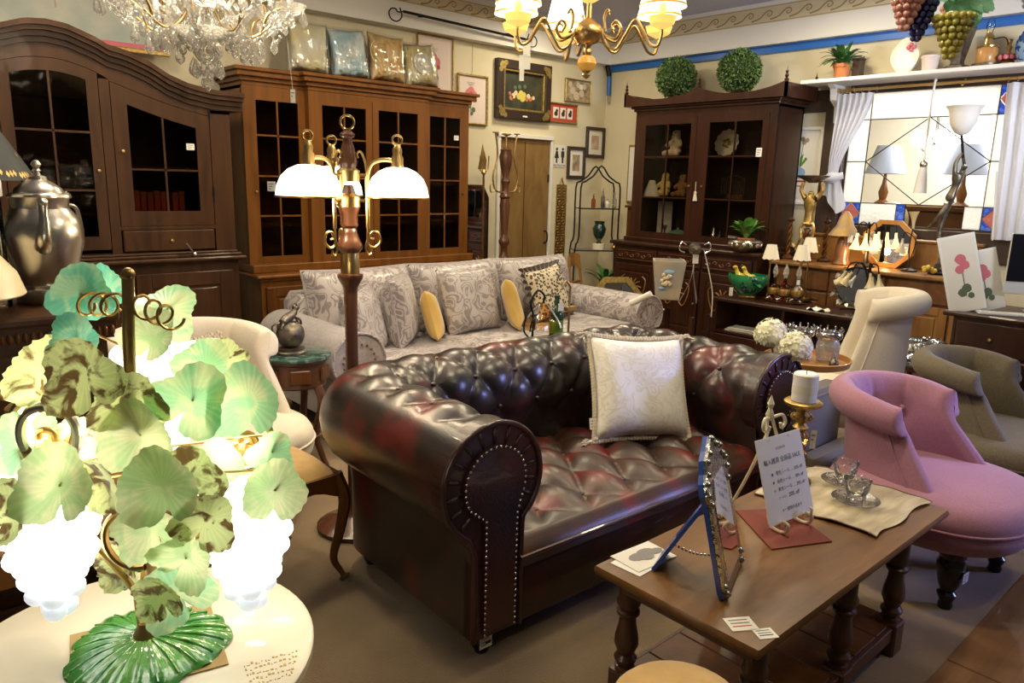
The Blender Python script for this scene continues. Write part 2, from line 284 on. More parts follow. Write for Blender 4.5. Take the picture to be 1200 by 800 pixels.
def _ball(r, n, m):
    vs = [(0, 0, -r[2])] + [(r[0] * sin(pi * k / m) * cos(2 * pi * i / n), r[1] * sin(pi * k / m) * sin(2 * pi * i / n), -r[2] * cos(pi * k / m)) for k in range(1, m) for i in range(n)] + [(0, 0, r[2])]
    fs = [(0, 1 + (i + 1) % n, 1 + i) for i in range(n)]
    for k in range(m - 2):
        for i in range(n): a = 1 + k * n; fs.append((a + i, a + (i + 1) % n, a + n + (i + 1) % n, a + n + i))
    L = len(vs) - 1; a = 1 + (m - 2) * n; fs += [(L, a + i, a + (i + 1) % n) for i in range(n)]
    return vs, fs
def inst(name, me, parent=None, loc=None, rz=0):
    o = D.objects.new(name, me); COL.objects.link(o)
    if parent: o.parent = parent
    if loc is not None: o.location = loc
    if rz: o.rotation_euler = (0, 0, radians(rz))
    return o
def tag(o, label, cat, group=None, kind=None):
    o['label'] = label; o['category'] = cat
    if group: o['group'] = group
    if kind: o['kind'] = kind
    return o
def thing(name, label, cat, loc=(0, 0, 0), rz=0, group=None):
    o = D.objects.new(name, None); COL.objects.link(o); o.location = loc; o.rotation_euler = (0, 0, radians(rz)); o.empty_display_size = .1
    return tag(o, label, cat, group)
def struct(o): o['kind'] = 'structure'; return o
def dup(root, loc, rz=0, label=None, mats=None):
    r = root.copy(); COL.objects.link(r); r.location = loc; r.rotation_euler = (0, 0, radians(rz))
    if label: r['label'] = label
    def cp(src, dst):
        for ch in list(src.children):
            c = ch.copy(); COL.objects.link(c); c.parent = dst
            if mats and c.data and c.data.materials[0].name in mats:
                c.material_slots[0].link = 'OBJECT'; c.material_slots[0].material = M_(mats[c.data.materials[0].name])
            cp(ch, c)
    cp(root, r); return r
def txt(body, size, m, parent, loc, rx=0, ry=0, rz=0, align='CENTER', name='lettering'):
    c = D.curves.new(name, 'FONT'); c.body = body; c.size = size; c.align_x = align; c.resolution_u = 2
    c.materials.append(M_(m)); o = D.objects.new(name, c); COL.objects.link(o); o.parent = parent; o.location = loc; o.rotation_euler = (radians(rx), radians(ry), radians(rz)); return o
def price_tag(parent, loc, w=.05, h=.035, rx=90, rz=0, name='price_tag', ry=0):
    o = MB().box(-w / 2, w / 2, -h / 2, h / 2, 0, .001).build(name, 'card_white', parent, 0, loc); o.rotation_euler = (radians(rx), radians(ry), radians(rz))
    m = MB()
    for k in range(3): m.box(-w * .35, w * .3 - k * .006, h * (.28 - .25 * k), h * (.2 - .25 * k), .0012, .0016)
    m.build('printed_lines', 'ink_grey', o, 0); return o
# ================================================================ THE ROOM
# world axes: x runs along the wall with the bookcases, y towards it; wall_back is y = 5.8, wall_right is x = 6.55
struct(MB().box(-1.6, 6.7, .53, 6, -.06, 0).build('floor', 'carpet', None, 0))
thr = struct(MB().box(-1.6, 6.7, .42, .53, -.06, -.03).build('trim_1', 'threshold_wood', None, 0))
for k in range(6):
    MB().box(-1.6 + k * 1.38, -1.6 + k * 1.38 + 1.375, .425, .645, -.03, .004, .003).build('plank', 'threshold_wood', thr, 0)
fl2 = struct(MB().box(-1.6, 6.7, -2.2, .42, -.06, -.012).build('floor_2', 'timber', None, 0))
ti = None
for i in range(5):
    for j in range(3):
        x, y = 1.5 + i * .5, .125 - j * .3
        if ti is None: ti = MB().box(0, .493, 0, .292, -.012, 0, .004).build('tile', 'slate', fl2, 0, (x, y, 0))
        else: inst('tile', ti.data, fl2, (x, y, 0))
struct(MB().box(-1.6, 6.75, -2.2, 6, 3.13, 3.2).build('ceiling', 'ceiling_grey', None, 0))
# back wall with a doorway
wb = struct(MB().box(-1.6, 5.0, 5.8, 5.95, 0, 3.13).box(5.70, 6.7, 5.8, 5.95, 0, 3.13).box(5.0, 5.7, 5.8, 5.95, 1.93, 3.13).build('wall_back', 'wall_cream', None, 0))
# window wall: opening y 1.0 - 3.06, z 1.2 - 2.33
wr = struct(MB().box(6.55, 6.7, 3.06, 5.95, 0, 3.13).box(6.55, 6.7, -2.2, 1.0, 0, 3.13).box(6.55, 6.7, 1.0, 3.06, 0, 1.2).box(6.55, 6.7, 1.0, 3.06, 2.33, 3.13).build('wall_right', 'wall_cream', None, 0))
# boxed-in frieze with a running-wave border
f1 = struct(MB().box(-1.6, 6.55, 5.7, 5.8, 2.765, 3.13).box(-1.6, 6.55, 5.685, 5.7, 2.765, 2.79).build('trim_2', 'wall_white', None, 0))
f2 = struct(MB().box(6.45, 6.55, -2.2, 5.7, 2.765, 3.13).build('trim_3', 'wall_white', None, 0))
b1 = MB().box(2.6, 6.45, 5.697, 5.7, 2.965, 3.085).build('border_band', 'border_ground', f1, 0)
b2 = MB().box(6.447, 6.45, 1.2, 5.7, 2.95, 3.095).build('border_band', 'border_ground', f2, 0)
def wave_shape():
    c = catmull([(-.02, 0, .012), (.06, 0, .03), (.115, 0, .075), (.155, 0, .088), (.18, 0, .066), (.165, 0, .043), (.138, 0, .045), (.138, 0, .062), (.152, 0, .064)], 4)
    P = []; Q = []
    for i, p in enumerate(c):
        t = c[min(i + 1, len(c) - 1)] - c[max(i - 1, 0)]; t.normalize(); wd = .0065 * (1 - .55 * i / len(c)); P.append((p.x - t.z * wd, p.z + t.x * wd)); Q.append((p.x + t.z * wd, p.z - t.x * wd))
    m = MB()
    for i in range(len(P) - 1): m.add([(P[i][0], 0, P[i][1]), (Q[i][0], 0, Q[i][1]), (Q[i + 1][0], 0, Q[i + 1][1]), (P[i + 1][0], 0, P[i + 1][1])], [(0, 1, 2, 3)])
    return m
wv = wave_shape(); w0 = None
for k in range(20):
    x = 2.7 + k * .185
    if x > 6.2: break
    if w0 is None: w0 = wv.build('printed_wave', 'border_wave', f1, 0, (x, 5.6955, 2.968))
    else: inst('printed_wave', w0.data, f1, (x, 5.6955, 2.968))
for k in range(23): inst('printed_wave', w0.data, f2, (6.4455, 5.45 - k * .185, 2.965), -90)
for z in (2.972, 3.078): MB().box(2.6, 6.45, 5.6955, 5.698, z - .004, z + .004).build('border_line', 'border_line', f1, 0)
for z in (2.958, 3.087): MB().box(6.4455, 6.448, 1.2, 5.7, z - .004, z + .004).build('border_line', 'border_line', f2, 0)
bl = MB().box(6.52, 6.55, .5, 5.72, 2.70, 2.765).build('trim_4', 'blue_strip', None, 0); struct(bl)
cb = thing('cable_stub', 'blue sleeve with a silver end hanging in the wall corner under the frieze', 'cable', (6.5, 5.72, 2.43))
MB().tube([(0, 0, .02), (0, .005, .22)], .024, 10).build('sleeve', 'blue_strip', cb); MB().tube([(0, 0, -.05), (0, 0, .03)], .017, 8).build('end_cap', 'silver', cb); MB().tube([(0, .005, .22), (-.01, .03, .34)], .026, 8).build('clip', 'black_iron', cb)
# timber framing of the window wall
t5 = struct(MB().box(6.50, 6.55, 3.03, 3.22, .6, 2.30, .004).box(6.50, 6.55, 3.22, 3.62, 2.16, 2.34, .004).build('trim_5', 'timber', None, 0))
t6 = struct(MB().box(6.50, 6.56, .9, 3.03, .98, 1.2, .004).box(6.515, 6.56, .9, 3.03, 2.29, 2.37, .004).build('trim_6', 'timber', None, 0))
# door to the lavatory
d1 = struct(MB().box(5.0, 5.70, 5.805, 5.84, 0, 1.93, .003).build('door_1', 'door_ply', None, 0))
MB().box(5.345, 5.352, 5.800, 5.806, .02, 1.9).build('panel_joint', 'walnut_dark', d1, 0)
MB().tube([(5.655, 5.80, .86), (5.66, 5.76, .88), (5.66, 5.76, .97), (5.655, 5.80, .99)], .008, 6, 4).build('door_handle', 'black_iron', d1)
for z in (.35, 1.5): MB().tube([(5.69, 5.798, z), (5.69, 5.798, z + .08)], .009, 6).build('hinge', 'black_iron', d1)
struct(MB().box(5.70, 5.73, 5.775, 5.83, 0, 1.97, .004).box(4.96, 5.0, 5.775, 5.83, 0, 1.97, .004).box(4.96, 5.73, 5.765, 5.83, 1.93, 1.97, .004).build('trim_7', 'wall_white', None, 0))
# the leaded window: textured border panes, clear middle with lead lines
W = MB().box(6.585, 6.615, 1.0, 1.03, 1.2, 2.33).box(6.585, 6.615, 3.03, 3.06, 1.2, 2.33).box(6.585, 6.615, 1.03, 3.03, 1.2, 1.22).box(6.585, 6.615, 1.03, 3.03, 2.31, 2.33).build('window_1', 'timber', None, 0); struct(W)
YL = [1.03, 1.75, 1.93, 2.87, 3.03]; ZL = [1.22, 1.395, 2.085, 2.31]
def pane(y0, y1, z0, z1, m, name='pane'): MB().box(6.596, 6.602, y0 + .002, y1 - .002, z0 + .002, z1 - .002).build(name, m, W, 0)
pane(1.93, 2.87, 1.395, 2.085, 'window_clear')
pane(1.93, 2.87, 2.085, 2.31, 'textured_pane'); pane(2.87, 3.03, 1.395, 2.31, 'textured_pane'); pane(1.75, 1.93, 1.395, 2.085, 'textured_pane')
pane(2.57, 2.87, 1.22, 1.395, 'textured_pane'); pane(2.50, 2.57, 1.22, 1.395, 'blue_pane'); pane(2.06, 2.50, 1.22, 1.395, 'wavy_dark'); pane(1.93, 2.06, 1.22, 1.395, 'textured_pane'); pane(1.03, 1.75, 1.22, 2.31, 'textured_pane')
for y0, y1, z0, z1 in ((2.87, 3.03, 1.22, 1.395), (1.75, 1.93, 1.22, 1.395), (1.75, 1.93, 2.085, 2.31)):
    ym, zm = (y0 + y1) / 2, (z0 + z1) / 2; e = .003
    def tri(P, m, nm):
        n = len(P); MB().add([(6.596, y, z) for y, z in P] + [(6.602, y, z) for y, z in P], [tuple(range(n)), tuple(range(2 * n - 1, n - 1, -1))] + [(i, n + i, n + (i + 1) % n, (i + 1) % n) for i in range(n)]).build(nm, m, W, 0)
    tri([(ym, z0 + e), (y1 - e, zm), (ym, z1 - e), (y0 + e, zm)], 'pink_pane', 'diamond_pane')
    for cy, cz, P in ((y0, z0, [(y0, z0), (ym - e, z0), (y0, zm - e)]), (y1, z0, [(y1, z0), (y1, zm - e), (ym + e, z0)]), (y0, z1, [(y0, z1), (y0, zm + e), (ym - e, z1)]), (y1, z1, [(y1, z1), (ym + e, z1), (y1, zm + e)])): tri(P, 'blue_pane', 'corner_pane')
def came(a, b, r=.0045): MB().tube([(6.599, *a), (6.599, *b)], r, 6).build('lead_came', 'black_iron', W)
for y in (1.75, 1.93, 2.87): came((y, 1.22), (y, 2.31))
for z in (1.395, 2.085): came((1.03, z), (3.03, z))
for a, b in (((2.87, 1.74), (2.40, 2.085)), ((2.40, 2.085), (1.93, 1.74)), ((1.93, 1.74), (2.40, 1.395)), ((2.40, 1.395), (2.87, 1.74)), ((2.87, 1.74), (3.03, 1.74)), ((1.75, 1.74), (1.93, 1.74)), ((2.57, 1.22), (2.57, 1.395)), ((2.5, 1.22), (2.5, 1.395)), ((2.06, 1.22), (2.06, 1.395))): came(a, b)
# the showroom behind the glass
struct(MB().box(8.9, 9.0, -.5, 5.2, 0, 3.13).build('wall_far', 'wall_cream', None, 0)); struct(MB().box(6.7, 9.0, 5.2, 5.3, 0, 3.13).build('wall_far_left', 'wall_cream', None, 0)); struct(MB().box(6.7, 9, -.6, -.5, 0, 3.13).build('wall_far_right', 'wall_cream', None, 0))
struct(MB().box(6.7, 9, -.6, 5.3, -.06, 0).build('floor_3', 'carpet', None, 0)); struct(MB().box(6.75, 9, -.6, 5.3, 3.13, 3.2).build('ceiling_2', 'ceiling_grey', None, 0))
def lathe_(prof, m, nm, par, loc=(0, 0, 0), n=20, sm=40, **k): return MB().lathe(prof, n, **k).build(nm, m, par, sm, loc)
sb = thing('long_sideboard', 'brown sideboard behind the leaded window glass', 'sideboard', (7.55, 2.35, 0))
MB().box(-.25, .25, -.75, .9, .08, 1.33, .01).build('body', 'sideboard_oak', sb, 0); MB().box(-.28, .27, -.78, .93, 1.33, 1.37, .008).build('top', 'sideboard_oak', sb, 0)
for y in (-.55, .7):
    for x in (-.2, .2): MB().box(x - .03, x + .03, y - .03, y + .03, 0, .08).build('leg', 'sideboard_oak', sb, 0)
for y, lab in ((3.06, 'white cone lampshade lamp seen through the glass beside the curtain knot'), (2.38, 'white cone lampshade lamp seen through the glass behind the bronze figure')):
    l = thing('table_lamp', lab, 'lamp', (7.5, y, 1.37), 0)
    lathe_([(.07, 0), (.07, .02), (.03, .05), (.045, .12), (.02, .2), (.012, .3)], 'walnut', 'base', l); lathe_([(.185, .29), (.10, .55)], 'grey_shade', 'lamp_shade', l, cap=False, n=24)
for y, lab in ((3.03, 'cream rounded chair back behind the window, under the lampshade by the curtain'), (2.7, 'cream rounded chair back behind the window, under the hanging tassel')):
    c = thing('showroom_chair', lab, 'chair', (6.83, y, 0))
    m = MB(); P = [(.14 * cos(pi * k / 14), 1.25 + .16 * sin(pi * k / 14)) for k in range(15)] + [(-.14, .45), (.14, .45)]
    m.T = rot('Z', 90); m.prism(P, -.04, .04); m.build('backrest', 'cream_linen', c, 30); MB().box(.0, .38, -.14, .14, .38, .48, .03).build('seat', 'cream_linen', c)
    for a in (.02, .36):
        for b in (-.11, .11): MB().box(a - .02, a + .02, b - .02, b + .02, 0, .39).build('leg', 'turned_oak', c, 0)
ch = thing('globe_chandelier', 'chandelier with glowing white globes seen through the window glass', 'chandelier', (7.5, 2.66, 1.86))
MB().tube([(0, 0, .1), (0, 0, 1.27)], .012, 8).ball((0, 0, .08), .05).build('stem', 'silver', ch)
for k in range(5):
    a = 2 * pi * k / 5; MB().tube([(0, 0, .08), (.08 * cos(a), .08 * sin(a), .0), (.16 * cos(a), .16 * sin(a), .05)], .008, 6, 4).build('arm', 'silver', ch); MB().ball((.16 * cos(a), .16 * sin(a), .12), .07).build('globe', 'lit_white', ch)
bulb('globe_light', (7.5, 2.66, 1.72), 8, (1, .95, .88), .1)

# ================================================================ HUNG ON THE WALLS
def picture(name, label, x0, x1, z0, z1, fr, fw, matm, art, cat='picture', y=5.8, mw=.04, depth=.03, cord=False):
    t = thing(name, label, cat, ((x0 + x1) / 2, y, (z0 + z1) / 2)); w, h = (x1 - x0) / 2, (z1 - z0) / 2; d = depth
    MB().box(-w, w, -d, -.002, h - fw, h, .005).box(-w, w, -d, -.002, -h, -h + fw, .005).box(-w, -w + fw, -d, -.002, -h + fw, h - fw, .005).box(w - fw, w, -d, -.002, -h + fw, h - fw, .005).build('frame', fr, t, 0)
    MB().box(-w + fw, w - fw, -.012, -.004, -h + fw, h - fw).build('mount', matm, t, 0)
    if art: MB().box(-w + fw + mw, w - fw - mw, -.014, -.0115, -h + fw + mw, h - fw - mw).build('print', art, t, 0)
    if cord: MB().tube([(0, -.004, h), (0, -.004, h + cord)], .0015, 4).build('hanging_cord', 'ink_grey', t)
    return t
def blob(P, r, m, nm, par, y=-.015, n=10, sq=1):
    b = MB()
    for k, (x, z) in enumerate(P):
        rr = r[k] if hasattr(r, '__len__') else r
        b.add([(x, y - .0004 * k, z)] + [(x + rr * cos(2 * pi * i / n) * (1 + .12 * sin(3 * i)), y - .0004 * k, z + rr * sq * sin(2 * pi * i / n)) for i in range(n)], [(0, 1 + i, 1 + (i + 1) % n) for i in range(n)])
    return b.build(nm, m, par, 0)
def rose(t, x, z, m1, m2):
    blob([(x - .03, z + .02), (x + .035, z + .015), (x, z + .05), (x, z - .01)], [.045, .04, .04, .03], m1, 'printed_rose', t); blob([(x, z + .02), (x + .05, z - .03)], [.022, .02], m2, 'printed_petals', t, -.018)
    blob([(x - .02, z - .09), (x + .03, z - .12), (x - .04, z - .13), (x + .01, z - .155)], [.022, .025, .02, .018], 'leaf_ink', 'printed_leaves', t); MB().box(x - .003, x + .003, -.0155, -.014, z - .17, z).build('printed_stem', 'leaf_ink', t, 0)
    m = MB()
    for k in range(3): m.box(x - .05 + k * .01, x + .05 - k * .01, -.0155, -.014, z + .125 - k * .013, z + .127 - k * .013)
    m.build('printed_script', 'ink_grey', t, 0)
a = picture('rose_print', 'rose print in thin gold frame, higher one, half behind the wrapped cushions', 4.0, 4.40, 2.27, 2.76, 'gilt_frame', .012, 'mat_pink', None); rose(a, -.02, .01, 'rose_pink', 'rose_red')
a = picture('rose_print', 'rose print in wide gold frame, lower one, beside the bookcase cornice', 4.45, 4.82, 2.02, 2.475, 'gilt_frame', .018, 'mat_pink', None, cord=.28); rose(a, -.02, .03, 'rose_pink', 'rose_red')
a = picture('still_life_painting', 'dark still life with yellow fruit in heavy black and gold frame', 4.91, 5.64, 2.105, 2.66, 'dark_frame', .085, 'painting_dark', None, 'painting', depth=.06)
m = MB(); w, h = .365 - .085, .2775 - .085
m.box(-w, w, -.05, -.01, h - .02, h, .004).box(-w, w, -.05, -.01, -h, -h + .02, .004).box(-w, -w + .02, -.05, -.01, -h + .02, h - .02, .004).box(w - .02, w, -.05, -.01, -h + .02, h - .02, .004).build('inner_moulding', 'gilt_frame', a, 0)
for sx in (-1, 1):
    for sz in (-1, 1): blob([(sx * (.365 - .06), sz * (.2775 - .06)), (sx * (.365 - .1), sz * (.2775 - .035)), (sx * (.365 - .035), sz * (.2775 - .1))], [.04, .025, .025], 'gilt_frame', 'corner_ornament', a, -.063)
blob([(-.02, -.02), (-.05, -.05), (.0, -.06), (.02, -.03)], [.032, .03, .04, .028], 'fruit_yellow', 'painted_grapes', a, -.014); blob([(-.12, -.05), (-.09, -.02), (.08, -.04), (.15, -.05)], [.028, .024, .026, .02], 'fruit_pale', 'painted_peaches', a, -.014); blob([(-.15, -.07), (.11, -.06), (.06, -.07), (-.17, -.03)], [.026, .025, .022, .018], 'fruit_red', 'painted_apples', a, -.014)
blob([(-.04, .04), (.03, .05), (-.1, .03)], [.022, .02, .02], 'leaf_ink', 'painted_leaves', a, -.014); MB().box(-.03, .03, -.064, -.06, -.25, -.235).build('name_plate', 'card_white', a, 0)
a = picture('photo_collage', 'sepia flower picture in thin wood frame above the red framed one', 5.88, 6.27, 2.344, 2.58, 'gilt_frame', .01, 'photo_sepia', None)
blob([(-.08, .0), (-.02, -.05), (.06, -.02), (.1, .05), (-.12, .06), (.0, .06)], [.04, .045, .04, .03, .03, .03], 'fruit_pale', 'printed_flowers', a); MB().box(.02, .07, -.02, -.016, .02, .07).build('price_tag', 'card_white', a, 0)
a = picture('triple_picture', 'three small portraits on red mount in a gold frame', 5.655, 6.08, 2.117, 2.32, 'gilt_frame', .014, 'red_mat', None)
for k in range(3):
    x = -.11 + k * .105; MB().box(x - .04, x + .04, -.015, -.012, -.055, .055).build('print', 'paper', a, 0); blob([(x, -.01), (x + .01, .02)], [.026, .018], 'ink', 'printed_figure', a, -.0165)
picture('framed_print', 'dark framed small rust print, upper one by the corner', 6.24, 6.54, 1.78, 2.11, 'dark_frame', .035, 'paper', 'photo_rust', mw=.055)
a = picture('framed_print', 'dark framed golden print, lower one beside the restroom sign', 5.955, 6.235, 1.545, 1.887, 'dark_frame', .035, 'paper', 'photo_sepia', mw=.05)
a = thing('restroom_sign', 'cream sign with man and woman figures and RESTROOM lettering', 'sign', (5.845, 5.8, 1.775)); MB().box(-.085, .085, -.006, -.001, -.115, .115).build('sign_board', 'wall_white', a, 0)
for x, wom in ((-.045, 1), (.045, 0)):
    m = MB(); blob([(x, .075)], .016, 'ink', 'figure_head', a, -.0075)
    P = [(x - .012, .055), (x + .012, .055), (x + .034, -.02), (x + .01, -.02), (x + .01, -.07), (x - .01, -.07), (x - .01, -.02), (x - .034, -.02)] if wom else [(x - .024, .055), (x + .024, .055), (x + .024, -.01), (x + .014, -.01), (x + .012, -.07), (x - .012, -.07), (x - .014, -.01), (x - .024, -.01)]
    m.prism(P, -.008, -.006).build('figure_body', 'ink', a, 0)
txt('RESTROOM', .034, 'ink', a, (0, -.008, -.108), 90)
a = thing('pierced_ornament', 'narrow pierced brass panel hanging by the restroom door', 'wall ornament', (5.89, 5.79, .68)); MB().box(-.075, .075, -.006, .004, 0, .80).build('backing', 'old_brass', a, 0)
m = MB()
for k in range(26):
    z = .02 + k * .03
    for s in (-1, 1): m.ball((s * .035 + .012 * sin(k * 1.7), -.01, z), (.026, .008, .013), 8, 5)
m.build('pierced_relief', 'gold_leaf', a); MB().tube([(-.03, 0, .8), (0, 0, .85), (.03, 0, .8)], .006, 6, 4).ball((0, 0, .86), .013).build('hanger', 'gold_leaf', a)
a = thing('curtain_pole', 'black iron curtain pole with scrolled ends high on the back wall', 'pole', (0, 5.62, 2.84)); MB().tube([(3.75, 0, .03), (5.15, 0, 0)], .012, 8).build('rod', 'black_iron', a)
for x, s in ((3.75, -1), (5.15, 1)): MB().tube([(x, 0, .03 if s < 0 else 0)] + [(x + s * (.09 + .055 * cos(t) * (1 - t / 9)), 0, -.035 * s * 0 + .05 * sin(t) * (1 - t / 9)) for t in (2.6, 1.8, .9, 0, -1, -2, -3, -4)], .006, 6, 4).build('scroll_end', 'black_iron', a)
for x in (3.95, 4.95): MB().tube([(x, 0, .02), (x, .07, .03)], .008, 6).build('bracket', 'black_iron', a)
# tall frame edge by the cabinet and the botanical print on the window wall
a = thing('leaning_mirror_frame', 'tall narrow pale framed panel on the wall beside the china cabinet', 'picture', (6.55, 5.30, 1.3)); MB().box(-.03, -.002, -.11, .11, 0, .62, .004).build('frame', 'gilt_frame', a, 0); MB().box(-.033, -.03, -.09, .09, .025, .595).build('print', 'wall_white', a, 0)
a = thing('botanical_print', 'framed print of a blue and white potted orchid on a red stand', 'picture', (6.55, 3.43, 1.36)); w = .2
MB().box(-.03, -.002, -w, w, 0, .03, .005).box(-.03, -.002, -w, w, .65, .68, .005).box(-.03, -.002, -w, -w + .03, .03, .65, .005).box(-.03, -.002, w - .03, w, .03, .65, .005).build('frame', 'paper', a, 0); MB().box(-.012, -.004, -w + .03, w - .03, .03, .65).build('mount', 'wall_white', a, 0); MB().box(-.015, -.012, -w + .06, w - .06, .06, .62).build('print', 'paper', a, 0)
def wb_(P, m, nm, par, x=-.0165):   # flat print shapes on a picture of the window wall
    MB().add([(x, -y, z) for y, z in P], [tuple(range(len(P)))]).build(nm, m, par, 0)
def disc(c, r, n=14, sq=1): return [(c[0] + r * cos(2 * pi * i / n), c[1] + r * sq * sin(2 * pi * i / n)) for i in range(n)]
wb_(disc((0, .28), .062, sq=.8), 'pale_blue', 'printed_pot', a); wb_([(-.08, .2), (.08, .2), (.07, .215), (-.07, .215)], 'book_red', 'printed_stand', a); wb_([(-.06, .13), (-.045, .13), (-.04, .2), (-.055, .2)], 'book_red', 'printed_stand', a); wb_([(.06, .13), (.045, .13), (.04, .2), (.055, .2)], 'book_red', 'printed_stand', a); wb_([(-.04, .16), (.04, .16), (.04, .168), (-.04, .168)], 'book_red', 'printed_stand', a)
for P in ([(0, .33), (-.07, .41), (-.075, .43), (-.03, .38)], [(0, .33), (.05, .42), (.07, .40), (.02, .34)], [(0, .33), (.0, .42), (.03, .45), (.02, .37)]): wb_(P, 'green_leafy', 'printed_leaf', a)
wb_([(0, .33), (.004, .33), (.02, .54), (.016, .54)], 'leaf_ink', 'printed_stem', a)
for c in ((-.03, .56), (.01, .575), (.05, .565), (.025, .545)): wb_(disc(c, .02), 'photo_sepia', 'printed_bloom', a)
# ================================================================ CHESTERFIELD
def tuft(s, t, ds, dt, pw=.55):
    a, b = s / ds + t / (2 * dt), s / ds - t / (2 * dt); return (abs(sin(pi * a)) * abs(sin(pi * b))) ** pw
def chesterfield():
    t = thing('chesterfield_sofa', 'oxblood leather chesterfield sofa with button tufting and rolled studded arms', 'sofa', (2.165, 1.575, 0), -2)
    hx, yb, rc = .79, .84, .13; R, zc = .185, .615
    path = [(-hx, 0)]; n1 = 30
    for k in range(1, n1 + 1): path.append((-hx, (yb - rc) * k / n1))
    for k in range(1, 9): a = pi - (pi / 2) * k / 8; path.append((-hx + rc + rc * cos(a), yb - rc + rc * sin(a)))
    n2 = 70
    for k in range(1, n2 + 1): path.append((-hx + rc + (2 * hx - 2 * rc) * k / n2, yb))
    half = path[:]; path = half[:]
    for k in range(1, 9): a = pi / 2 - (pi / 2) * k / 8; path.append((hx - rc + rc * cos(a), yb - rc + rc * sin(a)))
    for k in range(1, n1 + 1): path.append((hx, (yb - rc) * (1 - k / n1)))
    # resample evenly
    S = [0]
    for a, b in zip(path, path[1:]): S.append(S[-1] + hypot(b[0] - a[0], b[1] - a[1]))
    L = S[-1]; NS = 300
    def pt(s):
        s = min(max(s, 0), L); lo = 0
        import bisect
        i = min(max(bisect.bisect_right(S, s) - 1, 0), len(S) - 2); u = (s - S[i]) / (S[i + 1] - S[i]); return V((path[i][0] + (path[i + 1][0] - path[i][0]) * u, path[i][1] + (path[i + 1][1] - path[i][1]) * u))
    prof = [(-.115, .34, -1, 0), (-.12, .40, -1, 0), (-.128, .45, -1, 0), (-.142, .50, -1, 0), (-.165, .545, -1, .1), (-.18, .58, -1, .1)]
    prof += [(-R * cos(a), zc + R * sin(a), -cos(a), sin(a)) for a in [pi * k / 22 for k in range(1, 22)]]
    prof += [(R * cos(a), zc - R * sin(a), cos(a), -sin(a)) for a in (0, .3, .6, .9, 1.15)]
    prof += [(.075, .42, 1, 0), (.07, .36, 1, 0), (.07, .22, 1, 0), (.07, .10, 1, 0)]
    prof2 = []
    for a, b in zip(prof, prof[1:]):
        for k in range(2): u = k / 2; prof2.append(tuple(a[i] + (b[i] - a[i]) * u for i in range(4)))
    prof2.append(prof[-1]); prof = prof2
    TL = [0]
    for a, b in zip(prof, prof[1:]): TL.append(TL[-1] + hypot(b[0] - a[0], b[1] - a[1]))
    kc = max(range(len(prof)), key=lambda k: prof[k][1]); tcrest = TL[kc]
    ds, dt = L / round(L / .205), .165
    def surf(s, k):
        p = pt(s); q = pt(s + .01) - pt(s - .01); q.normalize(); nrm = V((-q.y, q.x)) * 1.0   # left of travel = outwards
        o, z, no, nz = prof[k]; tt = TL[k] - tcrest
        f = 1.0
        if tt > .03: f = max(0, 1 - (tt - .03) / .08)
        if tt < -.37: f = max(0, 1 + (tt + .37) / .08)
        e = min(s, L - s); f *= min(1, max(0, (e - .03) / .10)); f = f * f * (3 - 2 * f)
        h = (tuft(s - L / 2, tt, ds, dt) - .75) * .030 * f
        return V((p.x + nrm.x * (o + no * h), p.y + nrm.y * (o + no * h), z + nz * h))
    ks = range(len(prof))
    m = MB(); m.grid(NS + 1, len(prof), lambda u, v: surf(u * L, round(v * (len(prof) - 1)))); m.build('arms_and_back', 'leather', t, 180)
    # buttons
    btn = MB().ball((0, 0, 0), (.013, .013, .009), 10, 6); b0 = None
    def put(p):
        nonlocal b0
        if b0 is None: b0 = btn.build('tufting_button', 'leather_dark', t, 180, p)
        else: inst('tufting_button', b0.data, t, p)
    for row in (0, -1, -2):
        tt = row * dt; k = min(ks, key=lambda k: abs(TL[k] - tcrest - tt))
        for i in range(-12, 13):
            s = L / 2 + (i + (.5 if row % 2 else 0)) * ds
            if .12 < s < L - .12: put(surf(s, k))
    # scrolled fronts of the arms
    for sx in (-1, 1):
        cx = sx * hx; P = [(cx + sx * .07, .10), (cx + sx * .07, .40)] + [(cx + sx * R * cos(a), zc + R * sin(a)) for a in [(-50 + 280 * k / 30) * pi / 180 for k in range(31)]] + [(cx - sx * .115, .40), (cx - sx * .115, .10)]
        MB().prism(P, -.012, .05).build('arm_front', 'leather_dark', t, 30)
        ro = catmull([(x, -.014, z) for x, z in P], 2); MB().tube(ro, .009, 8).build('piping', 'leather_dark', t, 180)
        r2 = .115; Q = [(cx + sx * .035, .12), (cx + sx * .035, .50)] + [(cx + sx * r2 * cos(a), zc + r2 * sin(a)) for a in [(-35 + 235 * k / 26) * pi / 180 for k in range(27)]] + [(cx - sx * .085, .50), (cx - sx * .085, .12)]
        MB().prism(Q, -.024, -.01).build('inset_panel', 'leather_dark', t, 30)
        # pleated ring around the scroll
        for k in range(15):
            a = (-46 + 272 * k / 14) * pi / 180; MB().tube([(cx + sx * .122 * cos(a), -.009, zc + .122 * sin(a)), (cx + sx * .15 * cos(a), -.014, zc + .15 * sin(a)), (cx + sx * .178 * cos(a), -.008, zc + .178 * sin(a))], .0065, 6).build('pleat', 'leather_dark', t, 180)
        st = MB(); acc = 0; C = [V((x, z)) for x, z in Q]
        for a, b in zip(C, C[1:]):
            l = (b - a).length; p = acc
            while p < l: q = a + (b - a) * (p / l); st.ball((q.x, -.027, q.y), (.0048, .004, .0048), 6, 4); p += .019
            acc = p - l
        so = st.build('nail_studs', 'stud', t, 180)
    # frame, seat, front rail, feet
    MB().box(-hx + .0, hx - .0, .03, yb + .03, .09, .33, .01).build('base', 'leather_dark', t)
    x1 = hx - .105; MB().box(-x1, x1, -.015, .1, .095, .305, .02).build('front_rail', 'leather_dark', t)
